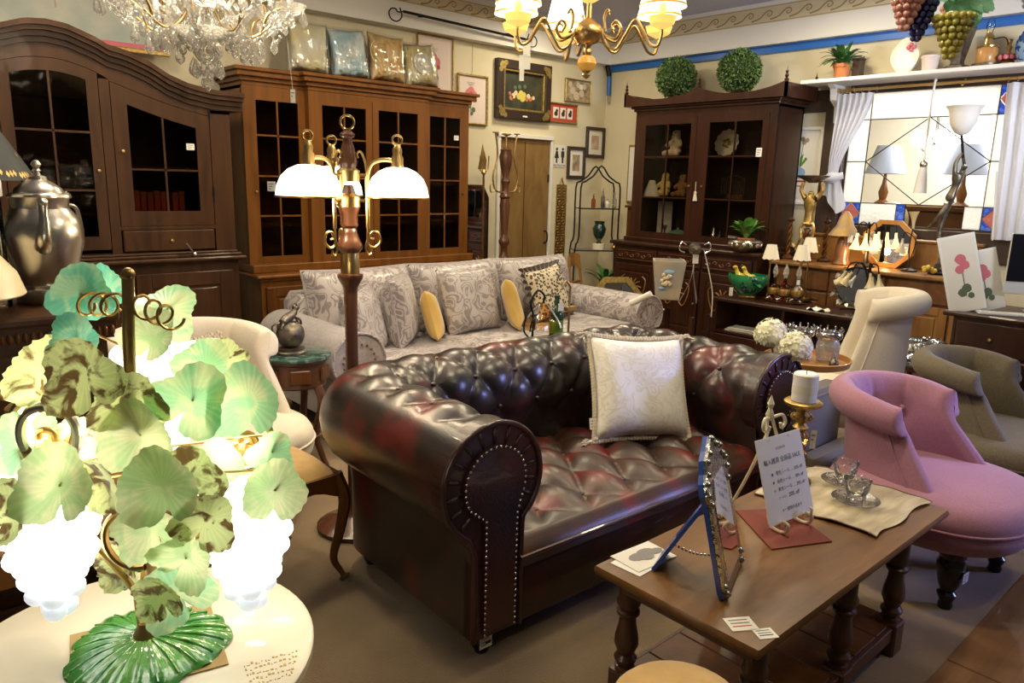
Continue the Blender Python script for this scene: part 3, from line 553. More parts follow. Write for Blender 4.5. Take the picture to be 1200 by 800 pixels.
    d0, d1 = -.03, .74; dsx, dty = 2 * x1 / 6, .17
    def seat(u, v):
        x = -x1 + 2 * x1 * u
        if v < .14: a = (v / .14) * pi / 2; y = d0 + .035 - .035 * sin(a) if False else d0 + .04 * (1 - sin(a)); z = .30 + (.385 - .30) * sin(a * .98) if False else .305 + .07 * (v / .14); y = d0 + .035 * (v / .14) ** 2.5; return (x, y, z)
        w_ = (v - .14) / .86; y = d0 + .035 + (d1 - d0 - .035) * w_; f = min(1, max(0, (w_ - .03) / .12)); f *= min(1, (1 - abs(2 * u - 1)) / .05 + .2)
        z = .378 + .03 * sin(pi * min(1, w_ * 1.1)) ** .5 + (tuft(x, y - .16, dsx, dty * .5 * 2) - .7) * .05 * f
        return (x, y, z)
    MB().grid(130, 80, seat).build('seat', 'seat_leather', t, 180)
    for j in range(5):
        y = .16 + j * dty
        if y > .66: break
        for i in range(-3, 4):
            x = (i + (.5 if j % 2 else 0)) * dsx
            if abs(x) < x1 - .05: put((x, y, .368))
    MB().tube([(-x1, d0 + .004, .335), (x1, d0 + .004, .335)], .008, 8).build('seat_piping', 'leather_dark', t)
    for sx in (-1, 1):
        for y in (.06, yb - .06): lathe_([(.022, 0), (.03, .02), (.04, .05), (.03, .075), (.035, .1)], 'black_wood', 'bun_foot', t, (sx * (hx - .02), y, 0), 14)
    price_tag(t, (-hx + .01, .024, .055), .05, .045, 90)
chesterfield()

# ================================================================ CUSHIONS
def pillow_mb(w, h, d, n=26, pinch=.09):
    def side(sg):
        def f(u, v):
            a, b = 2 * u - 1, 2 * v - 1; e = max(0, (1 - a ** 4)) ** .5 * max(0, (1 - b ** 4)) ** .5
            k = 1 - pinch * (1 - b * b) * abs(a) ** 3; k2 = 1 - pinch * (1 - a * a) * abs(b) ** 3
            return (w / 2 * a * k, sg * d / 2 * e * (1 + .04 * sin(7 * a + 3 * b)), h / 2 * b * k2)
        return f
    return MB().grid(n, n, side(-1)).grid(n, n, side(1))
def edge_pts(w, h, pinch=.09, n=14):
    P = []
    for s in range(4):
        for k in range(n):
            a = -1 + 2 * k / n; x, z = [(a, -1), (1, a), (-a, 1), (-1, -a)][s]
            P.append((w / 2 * x * (1 - pinch * (1 - z * z) * abs(x) ** 3), 0, h / 2 * z * (1 - pinch * (1 - x * x) * abs(z) ** 3)))
    return P
def cushion(label, loc, rx, ry, rz, w, h, d, m, group=None, piping=None, name='cushion', edge=None):
    t = thing(name, label, 'cushion', loc, 0, group); t.rotation_euler = Euler((radians(rx), radians(ry), radians(rz)), 'XYZ')
    pillow_mb(w, h, d).build('cover', m, t, 180)
    if piping: MB().tube(edge_pts(w, h), .006, 6, 0, True).build('piping', piping, t, 180)
    if edge == 'fringe':
        P = edge_pts(w, h, n=34); mm = MB()
        for i, p in enumerate(P):
            q = V(p) * (1 + .05 / (V(p).length + .01) * .3); mm.ball(q, (.011, .011, .011), 6, 4)
        mm.build('gimp_edge', 'fringe', t)
        for sx in (-1, 1):
            for sz in (-1, 1):
                q = MB()
                for k in range(16):
                    a = random.uniform(-.5, .5); L = random.uniform(.06, .075); q.tube([(0, 0, 0), (sx * L * .5 * cos(a), random.uniform(-.01, .01), sz * .2 * L + L * .3 * sin(a)), (sx * L * cos(a * 1.1), random.uniform(-.016, .016), (-.3 * L if sz < 0 else .1 * L) + L * .7 * sin(a))], .003, 4)
                q.ball((sx * .004, 0, 0), .014, 8, 6); o = q.build('tassel', 'fringe', t); o.location = (sx * w / 2 * .985, 0, sz * h / 2 * .985)
    if edge == 'ruffle':
        P = catmull(edge_pts(w, h), 3, True); k = len(P); mm = MB(); vs = []
        for i in range(k):
            p = P[i]; vs += [p, p * 1.0 + p.normalized() * .045 + V((0, .014 * sin(i * 1.35), 0))]
        mm.add(vs, [(2 * i, 2 * ((i + 1) % k), 2 * ((i + 1) % k) + 1, 2 * i + 1) for i in range(k)]).build('ruffle', 'brown_ruffle', t, 180)
    return t
c = cushion('cream brocade cushion with tasselled corners on the leather chesterfield', (2.575, 2.0, .615), -24, 4, -24, .46, .46, .17, 'cream_brocade', None, None, 'cushion', 'fringe')
price_tag(c, (-.235, 0, -.16), .035, .05, 90)

# ================================================================ TUB CHAIRS
def tub_chair(label, loc, rz, felt, legm, ht=.74, tag_leg=False, lw=.41, group=None, rad=.175, flare=.13):
    t = thing('tub_chair', label, 'chair', loc, rz, group)
    rx, ry, cy0 = rad, rad, .13; fwd_ = flare * 1.2
    def col(v):   # profile from the inner seat line up, over the scroll, down outside: (radial offset, z, which)
        return v
    prof = [(-.06, .34), (-.058, .42), (-.05, .5), (-.036, .58), (-.01, ht - .10), (.01, ht - .045), (.035, ht - .01), (.07, ht), (.105, ht - .012), (.128, ht - .045), (.125, ht - .085), (.10, ht - .115), (.065, ht - .12), (.045, ht - .135), (.04, ht - .2), (.03, .45), (.02, .38), (.01, .30), (.0, .25)]
    prof = [(a * .9, b) for a, b in prof]; pr = [V((a, 0, b)) for a, b in prof]; pr = catmull(pr, 2); n = len(pr)
    def fm(z):   # how far the wings come round
        u = min(1, max(0, (z - .3) / (ht - .3))); return radians(122 - 20 * u ** .7)
    but = [(-1.1, ht - .14), (-.38, ht - .14), (.38, ht - .14), (1.1, ht - .14), (-.74, ht - .25), (.0, ht - .25), (.74, ht - .25)]
    def sf(u, v):
        p = pr[round(v * (n - 1))]; ph = (2 * u - 1) * fm(p.z); drop = .035 * (abs(2 * u - 1) ** 3) * min(1, max(0, (p.z - .4) / .3)); d = p.x
        if v < .36:
            for bu, bz in but:
                q = ((ph - bu) * rad) ** 2 + (p.z - bz) ** 2; d += .022 * math.exp(-q / .0012)
                d += .006 * math.exp(-((ph - bu) * rad) ** 2 / .00012) * (1 if abs(p.z - bz) < .14 else 0)
        w_ = 1 - min(1, max(0, (p.z - .32) / (ht - .40))); fl = flare * w_ * abs(2 * u - 1) ** 1.6
        return ((rx + d + fl) * sin(ph), cy0 + (ry + d + fl * .8) * cos(ph) - fwd_ * w_ * abs(2 * u - 1) ** 2.2, p.z - drop)
    jt = max(range(n), key=lambda j: pr[j].z); CE = 6
    def shell(a, v):     # 72 columns and rounded wing ends
        i = round(a * (71 + 2 * CE)) - CE; j = round(v * (n - 1))
        if 0 <= i <= 71: return sf(i / 71, v)
        e = 0 if i < 0 else 1; k = (-i if i < 0 else i - 71) / CE * pi / 2; p = V(sf(e, v)); jp = (n - 1 - j / jt * (n - 1 - jt)) if j <= jt else (n - 1 - j) / (n - 1 - jt) * jt
        q = V(sf(e, jp / (n - 1) if False else round(jp) / (n - 1))); mid = (p + q) / 2; tn = p - V(sf(abs(e - .03), v)); tn.z *= .2; tn.normalize()
        return mid + (p - mid) * cos(k) + tn * sin(k) * .038
    m = MB(); m.grid(72 + 2 * CE, n, shell)
    m.build('back_shell', felt, t, 180)
    # side seam piping on the wings
    for u in (.04, .96): MB().tube([V(sf(u, .62 + .38 * k / 8)) * 1 for k in range(9)], .005, 6, 2).build('seam_piping', felt, t, 180)
    bm = MB().ball((0, 0, 0), (.014, .014, .014), 10, 6); b0 = None
    for bu, bz in but:
        d = -.012; p = ((rx + d) * sin(bu), cy0 + (ry + d) * cos(bu), bz)
        if b0 is None: b0 = bm.build('upholstery_button', felt, t, 180, p)
        else: inst('upholstery_button', b0.data, t, p)
    # round deep seat with piping
    def se(a, e=2.5):
        c, s = cos(a), sin(a); return abs(c) ** (2 / e) * (1 if c > 0 else -1), abs(s) ** (2 / e) * (1 if s > 0 else -1)
    pz = [(.80, .225), (.92, .24), (.98, .27), (1, .30), (.99, .325), (1.0, .335), (.985, .365), (.94, .395), (.84, .413), (.6, .428), (.3, .433), (0, .434)]
    def st(u, v): 
        a = 2 * pi * u; c, s = se(a); r, z = pz[round(v * (len(pz) - 1))]; return (lw * c * r, -.02 + .37 * s * r, z)
    m = MB().grid(48, len(pz), st, cu=True); m.add([(lw * .8 * se(2 * pi * k / 48)[0], -.02 + .37 * .8 * se(2 * pi * k / 48)[1], .226) for k in range(48)], [tuple(range(48))]); m.build('seat', felt, t, 60)
    MB().tube([(lw * 1.003 * se(2 * pi * k / 48)[0], -.02 + .37 * 1.003 * se(2 * pi * k / 48)[1], .328) for k in range(48)], .006, 6, 0, True).build('piping', felt, t, 180)
    lp = [(.022, 0), (.026, .012), (.022, .03), (.032, .05), (.034, .06), (.024, .07), (.036, .10), (.046, .15), (.05, .18), (.04, .2), (.046, .21), (.048, .24)]
    l0 = None
    for x, y in ((-.23, -.205), (.23, -.205), (-.2, .25), (.2, .25)):
        if l0 is None: l0 = lathe_(lp, legm, 'leg', t, (x, y, 0), 16)
        else: inst('leg', l0.data, t, (x, y, 0))
    if tag_leg: price_tag(t, (-.225, -.256, .14), .045, .04, 90)
    return t
pk = tub_chair('pink felt buttoned tub chair with scrolled back and dark turned legs', (3.125, .955, 0), -4, 'pink_felt', 'black_wood', tag_leg=True, lw=.37)
dup(pk, (4.02, .96, 0), -4, 'taupe felt buttoned tub chair standing behind the pink one', {'pink_felt': 'taupe_felt'})
tc = tub_chair('tall cream linen tub chair turned away, beside the desk with the computer', (4.21, 1.80, 0), -146, 'cream_linen', 'black_wood', ht=.97, lw=.34, rad=.14, flare=.08)
tw = tub_chair('white linen tub chair with a ruffled cushion, behind the grape lamp', (1.14, 3.24, 0), 8, 'cream_linen', 'turned_oak', ht=.82, rad=.26, flare=.10)
c = cushion('cream satin cushion with a ruffle of beige rosettes on the white tub chair', (1.10, 3.36, .62), -18, 0, 14, .34, .30, .12, 'cream_brocade', None, None)
mm = MB()
for i, p in enumerate(edge_pts(.34, .30, n=9)):
    for k in range(5): a = 2 * pi * k / 5 + i; mm.ball(V(p) + V((.014 * cos(a), -.012, .014 * sin(a))), (.011, .008, .011), 6, 4)
mm.build('rosette_ruffle', 'fringe', c)
# taupe slipper chair half hidden by the sofa arm
t = thing('slipper_chair', 'taupe slipper chair with flat square back between chesterfield and pink chair', 'chair', (3.30, 1.50, 0), 0)
MB().box(-.23, .23, .0, .11, .28, .595, .025).build('backrest', 'taupe_felt', t); MB().box(-.23, .23, -.11, .0, .16, .33, .03).build('seat', 'taupe_felt', t)
MB().tube([(-.21, -.004, .575), (.21, -.004, .575)], .006, 6).build('piping', 'taupe_felt', t)
for x in (-.19, .19):
    for y in (-.07, .08): lathe_([(.016, 0), (.026, .08), (.022, .17), (.02, .29)], 'black_wood', 'leg', t, (x, y, 0), 10)

# ================================================================ SILVER DAMASK SOFA
t = thing('damask_sofa', 'long silver grey damask sofa with rolled arms behind the leather one', 'sofa', (3.36, 3.58, 0), 0)
for sx in (-1, 1):
    x = sx * 1.27; P = [(x + sx * .10, .12), (x + sx * .10, .40)] + [(x + sx * (.02 + .165 * cos(a)), .50 + .155 * sin(a)) for a in [(-40 + 240 * k / 24) * pi / 180 for k in range(25)]] + [(x - sx * .11, .42), (x - sx * .11, .12)]
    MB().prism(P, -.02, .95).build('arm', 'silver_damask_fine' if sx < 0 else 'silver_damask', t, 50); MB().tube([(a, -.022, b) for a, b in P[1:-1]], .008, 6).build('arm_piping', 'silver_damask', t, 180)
    st = MB()
    for k in range(18): a = 2 * pi * k / 18; st.ball((x + sx * .02 + .10 * cos(a), -.024, .5 + .095 * sin(a)), .008, 6, 4)
    st.build('nail_studs', 'old_brass', t)
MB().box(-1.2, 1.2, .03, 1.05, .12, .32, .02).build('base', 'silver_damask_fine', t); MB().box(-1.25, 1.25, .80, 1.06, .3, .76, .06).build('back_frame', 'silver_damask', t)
for k in range(3):
    x = -1.15 + .385 + k * .768; MB().box(x - .382, x + .382, -.02, .72, .32, .455, .05).build('seat_cushion', 'silver_damask', t, 60)
    o = pillow_mb(.80, .50, .33, pinch=.05).build('back_cushion', 'silver_damask', t, 180, (x - (.04 if k == 0 else 0), .78, .665)); o.rotation_euler = (radians(-14), 0, 0)
    o2 = MB().tube(edge_pts(.80, .50, .05), .008, 6, 0, True).build('piping', 'silver_damask_fine', o, 180)
for x in (-1.2, 1.2):
    for y in (.06, .98): lathe_([(.025, 0), (.04, .06), (.035, .13)], 'black_wood', 'bun_foot', t, (x, y, 0), 12)
g = 'scatter cushions on the damask sofa'
cushion('grey damask cushion leaning on the damask sofa arm by the floor lamp', (2.32, 3.93, .63), -14, 0, 38, .44, .42, .17, 'silver_damask', g, 'silver_damask_fine')
cushion('grey damask cushion standing second from the floor lamp on the damask sofa', (2.67, 4.05, .665), -10, 0, 46, .46, .46, .18, 'silver_damask', g, 'silver_damask_fine')
cushion('plain gold silk cushion tilted beside the two leaning grey cushions', (2.90, 4.02, .605), -16, 10, 52, .36, .34, .12, 'gold_silk', g)
cushion('large square silver damask cushion between the two gold cushions', (3.28, 4.10, .665), -20, 0, 4, .50, .48, .18, 'silver_damask', g)
cushion('gold and cream silk cushion tilted between the silver and leopard cushions', (3.62, 4.02, .62), -16, 8, 50, .40, .38, .12, 'gold_silk', g)
cushion('leopard spot cushion with dark brown ruffle on the damask sofa', (4.04, 4.08, .665), -20, -6, 6, .40, .40, .15, 'leopard', g, None, 'cushion', 'ruffle')
for (x, y) in ((2.90, 4.02), (3.62, 4.02)): pass
t = thing('paper_roll', 'white rolled paper lying across the damask sofa arm', 'paper roll', (4.52, 3.62, .61), 0); t.rotation_euler = (radians(60), 0, radians(20))
MB().tube([(0, 0, -.02), (0, 0, .16)], .022, 12).build('roll', 'card_white', t)
# ================================================================ CASE FURNITURE
def strip(m, x0, x1, lo, hi, y0, y1, n=10):
    f = lambda g, x: g(x) if callable(g) else g
    if not callable(lo) and not callable(hi): n = 1
    for k in range(n):
        a, b = x0 + (x1 - x0) * k / n, x0 + (x1 - x0) * (k + 1) / n
        m.prism([(a, f(lo, a)), (b, f(lo, b)), (b, f(hi, b)), (a, f(hi, a))], y0, y1)
    return m
def gdoor(par, x0, x1, z0, zt, y, cols, rows, m, fr=.05, panem='wavy_dark', th=.024, mt=.012, knob=None, knobm='brass', btm=None):
    g = zt if callable(zt) else (lambda x: zt)
    btm = btm or fr; d = MB(); strip(d, x0, x0 + fr, z0, g, y, y + th, 2); strip(d, x1 - fr, x1, z0, g, y, y + th, 2); strip(d, x0 + fr, x1 - fr, z0, z0 + btm, y, y + th, 1)
    top = lambda x: g(x) - fr * 1.1
    if callable(zt): strip(d, x0 + fr, x1 - fr, top, g, y, y + th, 12)
    else: strip(d, x0 + fr, x1 - fr, zt - fr, zt, y, y + th); top = lambda x: zt - fr
    o = d.build('door', m, par, 0); xs = [x0 + fr + (x1 - x0 - 2 * fr) * k / cols for k in range(cols + 1)]
    mu = MB()
    for x in xs[1:-1]: strip(mu, x - mt / 2, x + mt / 2, z0 + btm, top, y + .002, y + th - .004, 1)
    for z in rows: mu.box(x0 + fr, x1 - fr, y + .002, y + th - .004, z - mt / 2, z + mt / 2)
    mu.build('muntin', m, o, 0); zs = [z0 + btm] + list(rows)
    for i in range(cols):
        for j, z in enumerate(zs):
            hi = zs[j + 1] if j + 1 < len(zs) else (top if callable(zt) else top(x0)); p = MB(); strip(p, xs[i], xs[i + 1], z, hi, y + .010, y + .013, 6); p.build('pane', panem, o, 0)
    if knob: 
        kx, kz = knob; MB().at(tr(kx, y, kz) @ rot('X', 90)).lathe([(.004, 0), (.005, .008), (.011, .014), (.009, .021), (0, .023)], 10).build('knob', knobm, o)
    return o
def panel_front(par, x0, x1, z0, z1, y, m, nm='door', fr=.05, knob=True, knobm='brass', th=.022, shape=None):
    o = MB().box(x0, x1, y + .008, y + th, z0, z1).box(x0, x0 + fr, y, y + .01, z0, z1, .003).box(x1 - fr, x1, y, y + .01, z0, z1, .003).box(x0 + fr, x1 - fr, y, y + .01, z0, z0 + fr, .003).box(x0 + fr, x1 - fr, y, y + .01, z1 - fr, z1, .003).build(nm, m, par, 0)
    MB().box(x0 + fr + .02, x1 - fr - .02, y + .002, y + .012, z0 + fr + .02, z1 - fr - .02, .008).build('raised_panel', m, o, 0)
    if knob: MB().at(tr(x1 - fr / 2, y, (z0 + z1) / 2) @ rot('X', 90)).lathe([(.005, 0), (.005, .01), (.013, .017), (.009, .026), (0, .028)], 10).build('knob', knobm, o)
    return o
def drawer(par, x0, x1, z0, z1, y, m, kn=1, knobm='brass', carve=None):
    o = MB().box(x0, x1, y, y + .02, z0, z1, .006).build('drawer', m, par, 0)
    for k in range(kn):
        x = x0 + (x1 - x0) * (k + .5) / kn; MB().at(tr(x, y, (z0 + z1) / 2) @ rot('X', 90)).lathe([(.005, 0), (.005, .01), (.014, .018), (.01, .028), (0, .03)], 10).build('knob', knobm, o)
    return o
# ---- dutch armoire with arched cornice
A = thing('display_armoire', 'dark oak display armoire with arched cornice and glazed doors', 'armoire', (.98, 5.05, 0))
cz = [(0, 2.31), (.1, 2.30), (.24, 2.25), (.31, 2.212), (.36, 2.205), (.42, 2.19), (.53, 2.146), (.63, 2.088), (.75, 2.045), (.9, 2.022), (1.1, 2.02)]
def ctop(x):
    x = abs(x)
    for (a, b), (c, d) in zip(cz, cz[1:]):
        if x <= c: return b + (d - b) * (x - a) / (c - a)
    return 2.02
md = lambda x: 2.115 - .9 * x * x
def sdoor(x): u = (abs(x) - .31) / .6; return 2.02 - .165 * min(1, max(0, u)) ** 1.1 - .02 * sin(pi * min(1, max(0, u)))
sideT = lambda x: ctop(x) - .1
MB().box(-1.02, -.99, 0.01, .58, .95, 1.95).box(.99, 1.02, .01, .58, .95, 1.95).box(-1, 1, .56, .58, .95, 1.95).box(-1, 1, .03, .56, .985, 1.005).build('carcass', 'armoire_oak', A, 0)
fr = MB()
for s in (-1, 1):
    fr.box(s * .89, s * 1.02, 0, .03, 1.0, 1.9); fr.box(s * .255, s * .31, 0, .03, 1.0, 2.03)
    strip(fr, *sorted((s * .31, s * .89)), lambda x: sdoor(x) + .003, sideT, 0, .03, 14); fr.box(*sorted((s * .31, s * .89)), .0, .03, 1.145, 1.168)
strip(fr, -1.02, -.89, 1.88, sideT, 0, .03, 4); strip(fr, .89, 1.02, 1.88, sideT, 0, .03, 4); strip(fr, -.31, .31, lambda x: md(x) + .003, sideT, 0, .03, 14)
fr.build('front_frame', 'armoire_oak', A, 0)
co = MB(); N_ = 80
xs = [-1.10 + 2.2 * k / N_ for k in range(N_ + 1)]
for o, zl, zh in ((.075, -.03, 0), (.06, -.055, -.03), (.035, -.085, -.055), (.015, -.115, -.085)):
    for a, b in zip(xs, xs[1:]):
        co.prism([(a, ctop(a) + zl), (b, ctop(b) + zl), (b, ctop(b) + zh), (a, ctop(a) + zh)], -o, .58)
co.build('arched_cornice', 'armoire_oak', A, 0)
gdoor(A, -.25, .25, 1.03, md, 0, 2, [1.385, 1.72], 'armoire_oak', .062, btm=.08, knob=(.215, 1.5), knobm='old_brass')
for s in (-1, 1):
    gdoor(A, *sorted((s * .315, s * .885)), 1.17, sdoor, 0, 2, [1.515], 'armoire_oak', .085, btm=.09, knob=(s * .355, 1.62), knobm='old_brass')
    drawer(A, *sorted((s * .32, s * .88)), 1.01, 1.14, -.004, 'armoire_oak', 1, 'old_brass')
    for z in (1.32, 1.85): MB().tube([(s * .888, -.006, z), (s * .888, -.006, z + .09)], .006, 6).build('hinge', 'black_iron', A)
MB().box(-.98, .98, .04, .55, 1.235, 1.25).box(-.98, .98, .04, .55, 1.52, 1.535).build('shelf', 'armoire_oak', A, 0)
MB().box(-1.06, 1.06, -.08, .58, .94, .965, .008).box(-1.04, 1.04, -.05, .58, .965, .985, .006).box(-1.02, 1.02, -.03, .58, .985, 1.0, .005).build('waist_moulding', 'armoire_oak', A, 0)
MB().box(-1.02, 1.02, -.03, .58, .08, .94).box(-1.05, 1.05, -.06, .58, .0, .09, .01).build('lower_case', 'armoire_oak', A, 0)
for x0, x1 in ((-.97, -.36), (-.31, .31), (.36, .97)): panel_front(A, x0, x1, .14, .87, -.055, 'armoire_oak', fr=.09, knobm='old_brass')
price_tag(A, (.76, .004, 1.665), .05, .04, 90)
k_ = thing('drawer_key', 'silver key tassel handle sticking out of the armoire drawer', 'key', (1.70, 5.01, .99)); k_.rotation_euler = (0, radians(-38), 0)
MB().tube([(0, -.02, .0), (0, -.05, .09)], .007, 6).ball((0, -.02, -.005), .016).build('handle', 'silver', k_)
bk0 = None
for k in range(7):
    h = .135 - .006 * (k % 3); x = 1.425 + k * .041 + (.03 if k > 4 else 0)
    b = thing('red_book', ['first', 'second', 'third', 'fourth', 'fifth', 'sixth', 'seventh'][k] + ' red bound book from the hinge-side end on the armoire shelf' if False else 'red bound book, ' + ['first', 'second', 'third', 'fourth', 'fifth', 'sixth', 'last'][k] + ' in the row behind the armoire glass', 'book', (x, 5.16, 1.251), 0, 'red books in the armoire')
    MB().box(-.018, .018, 0, .10, 0, h, .004).build('cover', 'book_red', b, 0); MB().box(-.0185, .0185, -.001, .01, h - .03, h - .015).build('spine_band', 'book_brown', b, 0)
# ---- breakfront bookcase
B = thing('breakfront_bookcase', 'walnut breakfront bookcase with four glazed doors beside the armoire', 'bookcase', (3.25, 5.38, 0))
def cornice(m, x0, x1, y0, y1, z, s=1):
    for o, a, b in ((.0, 0, .03), (.02, .03, .06), (.05, .06, .095), (.07, .095, .12)): m.box(x0 - o * s, x1 + o * s, y0 - o, y1, z + a, z + b, .004)
MB().box(-1.02, -1.0, .02, .40, .80, 2.12).box(1.0, 1.02, .02, .40, .80, 2.12).box(-1.02, 1.02, .38, .40, .80, 2.12).box(-1.02, 1.02, .02, .4, 2.10, 2.12).box(-.53, -.51, .04, .38, .8, 2.1).box(.51, .53, .04, .38, .8, 2.1).build('carcass', 'walnut', B, 0)
for z in (1.12, 1.45, 1.78): MB().box(-1.0, 1.0, .06, .38, z, z + .018).build('shelf', 'walnut_dark', B, 0)
fr = MB().box(-1.02, -.98, 0, .03, .8, 2.12).box(.98, 1.02, 0, .03, .8, 2.12).box(-.545, -.49, -.06, .03, .8, 2.12).box(.49, .545, -.06, .03, .8, 2.12).box(-.98, -.545, 0, .03, 2.08, 2.12).box(.545, .98, 0, .03, 2.08, 2.12).box(-.49, .49, -.06, .03, 2.08, 2.12); fr.build('front_frame', 'walnut', B, 0)
rows = [.86 + .055 + k * .289 for k in (1, 2, 3)]
for x0, x1, y in ((-.98, -.545, 0), (.545, .98, 0), (-.49, -.003, -.06), (.003, .49, -.06)): gdoor(B, x0, x1, .85, 2.08, y, 2, rows, 'walnut', .055, knob=((x1 - .027) if x0 < 0 and x1 > -.1 or x0 > .5 else (x0 + .027), 1.38))
m = MB(); cornice(m, -1.02, 1.02, 0, .40, 2.12); cornice(m, -.545, .545, -.06, .38, 2.122); m.build('cornice', 'walnut', B, 0)
MB().box(-1.06, 1.06, -.22, .40, .765, .79, .008).box(-1.03, 1.03, -.075, .4, .79, .85, .006).box(-1.04, 1.04, -.2, .4, .745, .765, .005).build('waist_moulding', 'walnut', B, 0)
MB().box(-1.02, 1.02, -.18, .40, .08, .745).box(-1.05, 1.05, -.21, .40, 0, .09, .01).build('lower_case', 'walnut', B, 0)
for x0, x1 in ((-.99, -.53), (-.5, -.01), (.01, .5), (.53, .99)): panel_front(B, x0, x1, .13, .70, -.205, 'walnut_dark', fr=.07)
price_tag(B, (.88, -.004, 1.86), .05, .04, 90)
# ---- china cabinet on the window wall, seen from its front corner
Cc = thing('china_cabinet', 'dark mahogany china cabinet with concave cornice and carved drawers', 'cabinet', (6.02, 4.16, 0), -90)
MB().box(-.76, -.74, .02, .44, .96, 2.2).box(.74, .76, .02, .44, .96, 2.2).box(-.76, .76, .42, .44, .96, 2.2).box(-.76, .76, .02, .44, 2.18, 2.2).box(-.76, .76, .02, .44, .96, .98).build('carcass', 'mahogany', Cc, 0)
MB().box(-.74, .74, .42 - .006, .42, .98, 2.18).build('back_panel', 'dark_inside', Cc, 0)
for z in (1.37, 1.755): MB().box(-.74, .74, .06, .42, z, z + .016).build('shelf', 'mahogany', Cc, 0)
MB().box(-.76, -.69, 0, .03, .96, 2.2).box(.69, .76, 0, .03, .96, 2.2).box(-.04, .04, 0, .03, .96, 2.13).box(-.69, .69, 0, .03, 2.13, 2.2).build('front_frame', 'mahogany', Cc, 0)
for x0, x1, k in ((-.69, -.04, -.07), (.04, .69, .07)): gdoor(Cc, x0, x1, .985, 2.13, -.004, 2, [1.385, 1.77], 'mahogany', .06, 'pane', mt=.010, knob=(k, 1.5))
m = MB().box(-.78, .78, -.02, .46, 2.2, 2.225, .004).box(-.80, .80, -.04, .47, 2.225, 2.245, .004)
def ped(x): u = abs(x) / .86; v = (u * 2) % 1 if u < .5 else (u - .5) * 2; return 2.30 + .075 * (abs(2 * (abs(x) / .86) - 1)) ** 2.2 if True else 0
strip(m, -.86, .86, 2.245, ped, -.08, -.055, 24); strip(m, -.82, .82, 2.245, lambda x: ped(x) - .02, -.055, .46, 16); m.build('concave_cornice', 'mahogany', Cc, 0)
for x in (-.86, .84): MB().box(x, x + .02, -.08, .46, 2.245, 2.36).build('cornice_side', 'mahogany', Cc, 0)
f0 = None
for x, y in ((-.845, -.065), (0, -.065), (.845, -.065), (.845, .44)):
    if f0 is None: f0 = lathe_([(.014, 0), (.02, .015), (.008, .025), (.017, .045), (.007, .06), (.013, .075), (.004, .09), (0, .13)], 'mahogany', 'finial', Cc, (x, y, 2.365), 10)
    else: inst('finial', f0.data, Cc, (x, y, 2.365))
MB().box(-.84, .84, -.22, .46, .915, .95, .01).box(-.80, .80, -.05, .46, .95, .985, .006).build('waist_moulding', 'mahogany', Cc, 0)
MB().box(-.80, .80, -.18, .46, .09, .915).box(-.82, .82, -.2, .46, 0, .1, .01).build('lower_case', 'mahogany', Cc, 0)
def relief(par, x0, x1, z0, z1, y, m='sideboard_oak'):
    b = MB(); w, h = x1 - x0, z1 - z0; n = max(2, round(w / .07))
    for k in range(n):
        x = x0 + w * (k + .5) / n; s = 1 if k % 2 else -1
        b.tube([(x - .03, y, z0 + h * .5), (x - .012, y - .003, z0 + h * (.5 + .28 * s)), (x + .014, y - .003, z0 + h * (.5 + .2 * s)), (x + .012, y - .002, z0 + h * (.5 - .05 * s)), (x - .003, y - .002, z0 + h * .5)], .0045, 5, 3)
    return b.build('carved_scroll', m, par)
for x0, x1 in ((-.76, -.26), (-.24, .24), (.26, .76)):
    o = drawer(Cc, x0, x1, .76, .88, -.20, 'mahogany', 0); MB().box(x0 + .02, x1 - .02, -.204, -.2, .775, .78).box(x0 + .02, x1 - .02, -.204, -.2, .86, .865).build('bead', 'sideboard_oak', o, 0); relief(o, x0 + .04, x1 - .04, .785, .855, -.203)
    o = panel_front(Cc, x0, x1, .14, .73, -.205, 'mahogany', fr=.06); c = (x0 + x1) / 2; b = MB()
    for a in (-70, -40, -15, 15, 40, 70): b.tube([(c, -.206, .5), (c + .05 * sin(radians(a)), -.212, .5 + .06 * cos(radians(a))), (c + .10 * sin(radians(a * 1.25)), -.207, .5 + .10 * cos(radians(a * 1.2)))], .007, 5, 3)
    for s in (-1, 1): b.tube([(c, -.206, .5), (c + s * .08, -.21, .40), (c + s * .13, -.21, .47), (c + s * .15, -.21, .58), (c + s * .11, -.21, .62)], .006, 5, 4)
    b.build('carved_urn', 'golden_oak', o)
price_tag(Cc, (.62, -.006, 1.80), .055, .075, 90); 
t = thing('key_tassel', 'cream tassel hanging from the china cabinet key', 'tassel', (6.0, 4.15, 1.44)); MB().tube([(0, 0, .0), (-.004, 0, .10)], .003, 5).ball((0, 0, 0), .014).lathe([(.012, -.005), (.022, -.075), (.0, -.07)], 10, False).build('tassel', 'fringe', t)
# ---- oak dresser (wash stand) under the window
Dd = thing('oak_dresser', 'oak dresser under the leaded window, lamps standing on it', 'dresser', (6.0, 2.58, 0), -90)
MB().box(-.70, .72, .02, .5, .08, .86).build('carcass', 'sideboard_oak', Dd, 0); MB().box(-.74, .75, -.03, .5, .86, .89, .008).build('top', 'golden_oak', Dd, 0); MB().box(-.7, .72, .46, .5, .89, 1.10, .006).box(-.72, .74, .44, .5, 1.10, 1.125, .006).build('splashback', 'golden_oak', Dd, 0)
for x0, x1 in ((-.68, -.22), (-.21, .23), (.25, .70)):
    drawer(Dd, x0, x1, .68, .84, 0, 'sideboard_oak', 1); panel_front(Dd, x0, x1, .12, .66, .0, 'golden_oak' if x0 > .2 else 'sideboard_oak', fr=.06)
for x in (-.66, .68):
    for y in (.06, .46): MB().box(x - .03, x + .03, y - .03, y + .03, 0, .085).build('leg', 'sideboard_oak', Dd, 0)
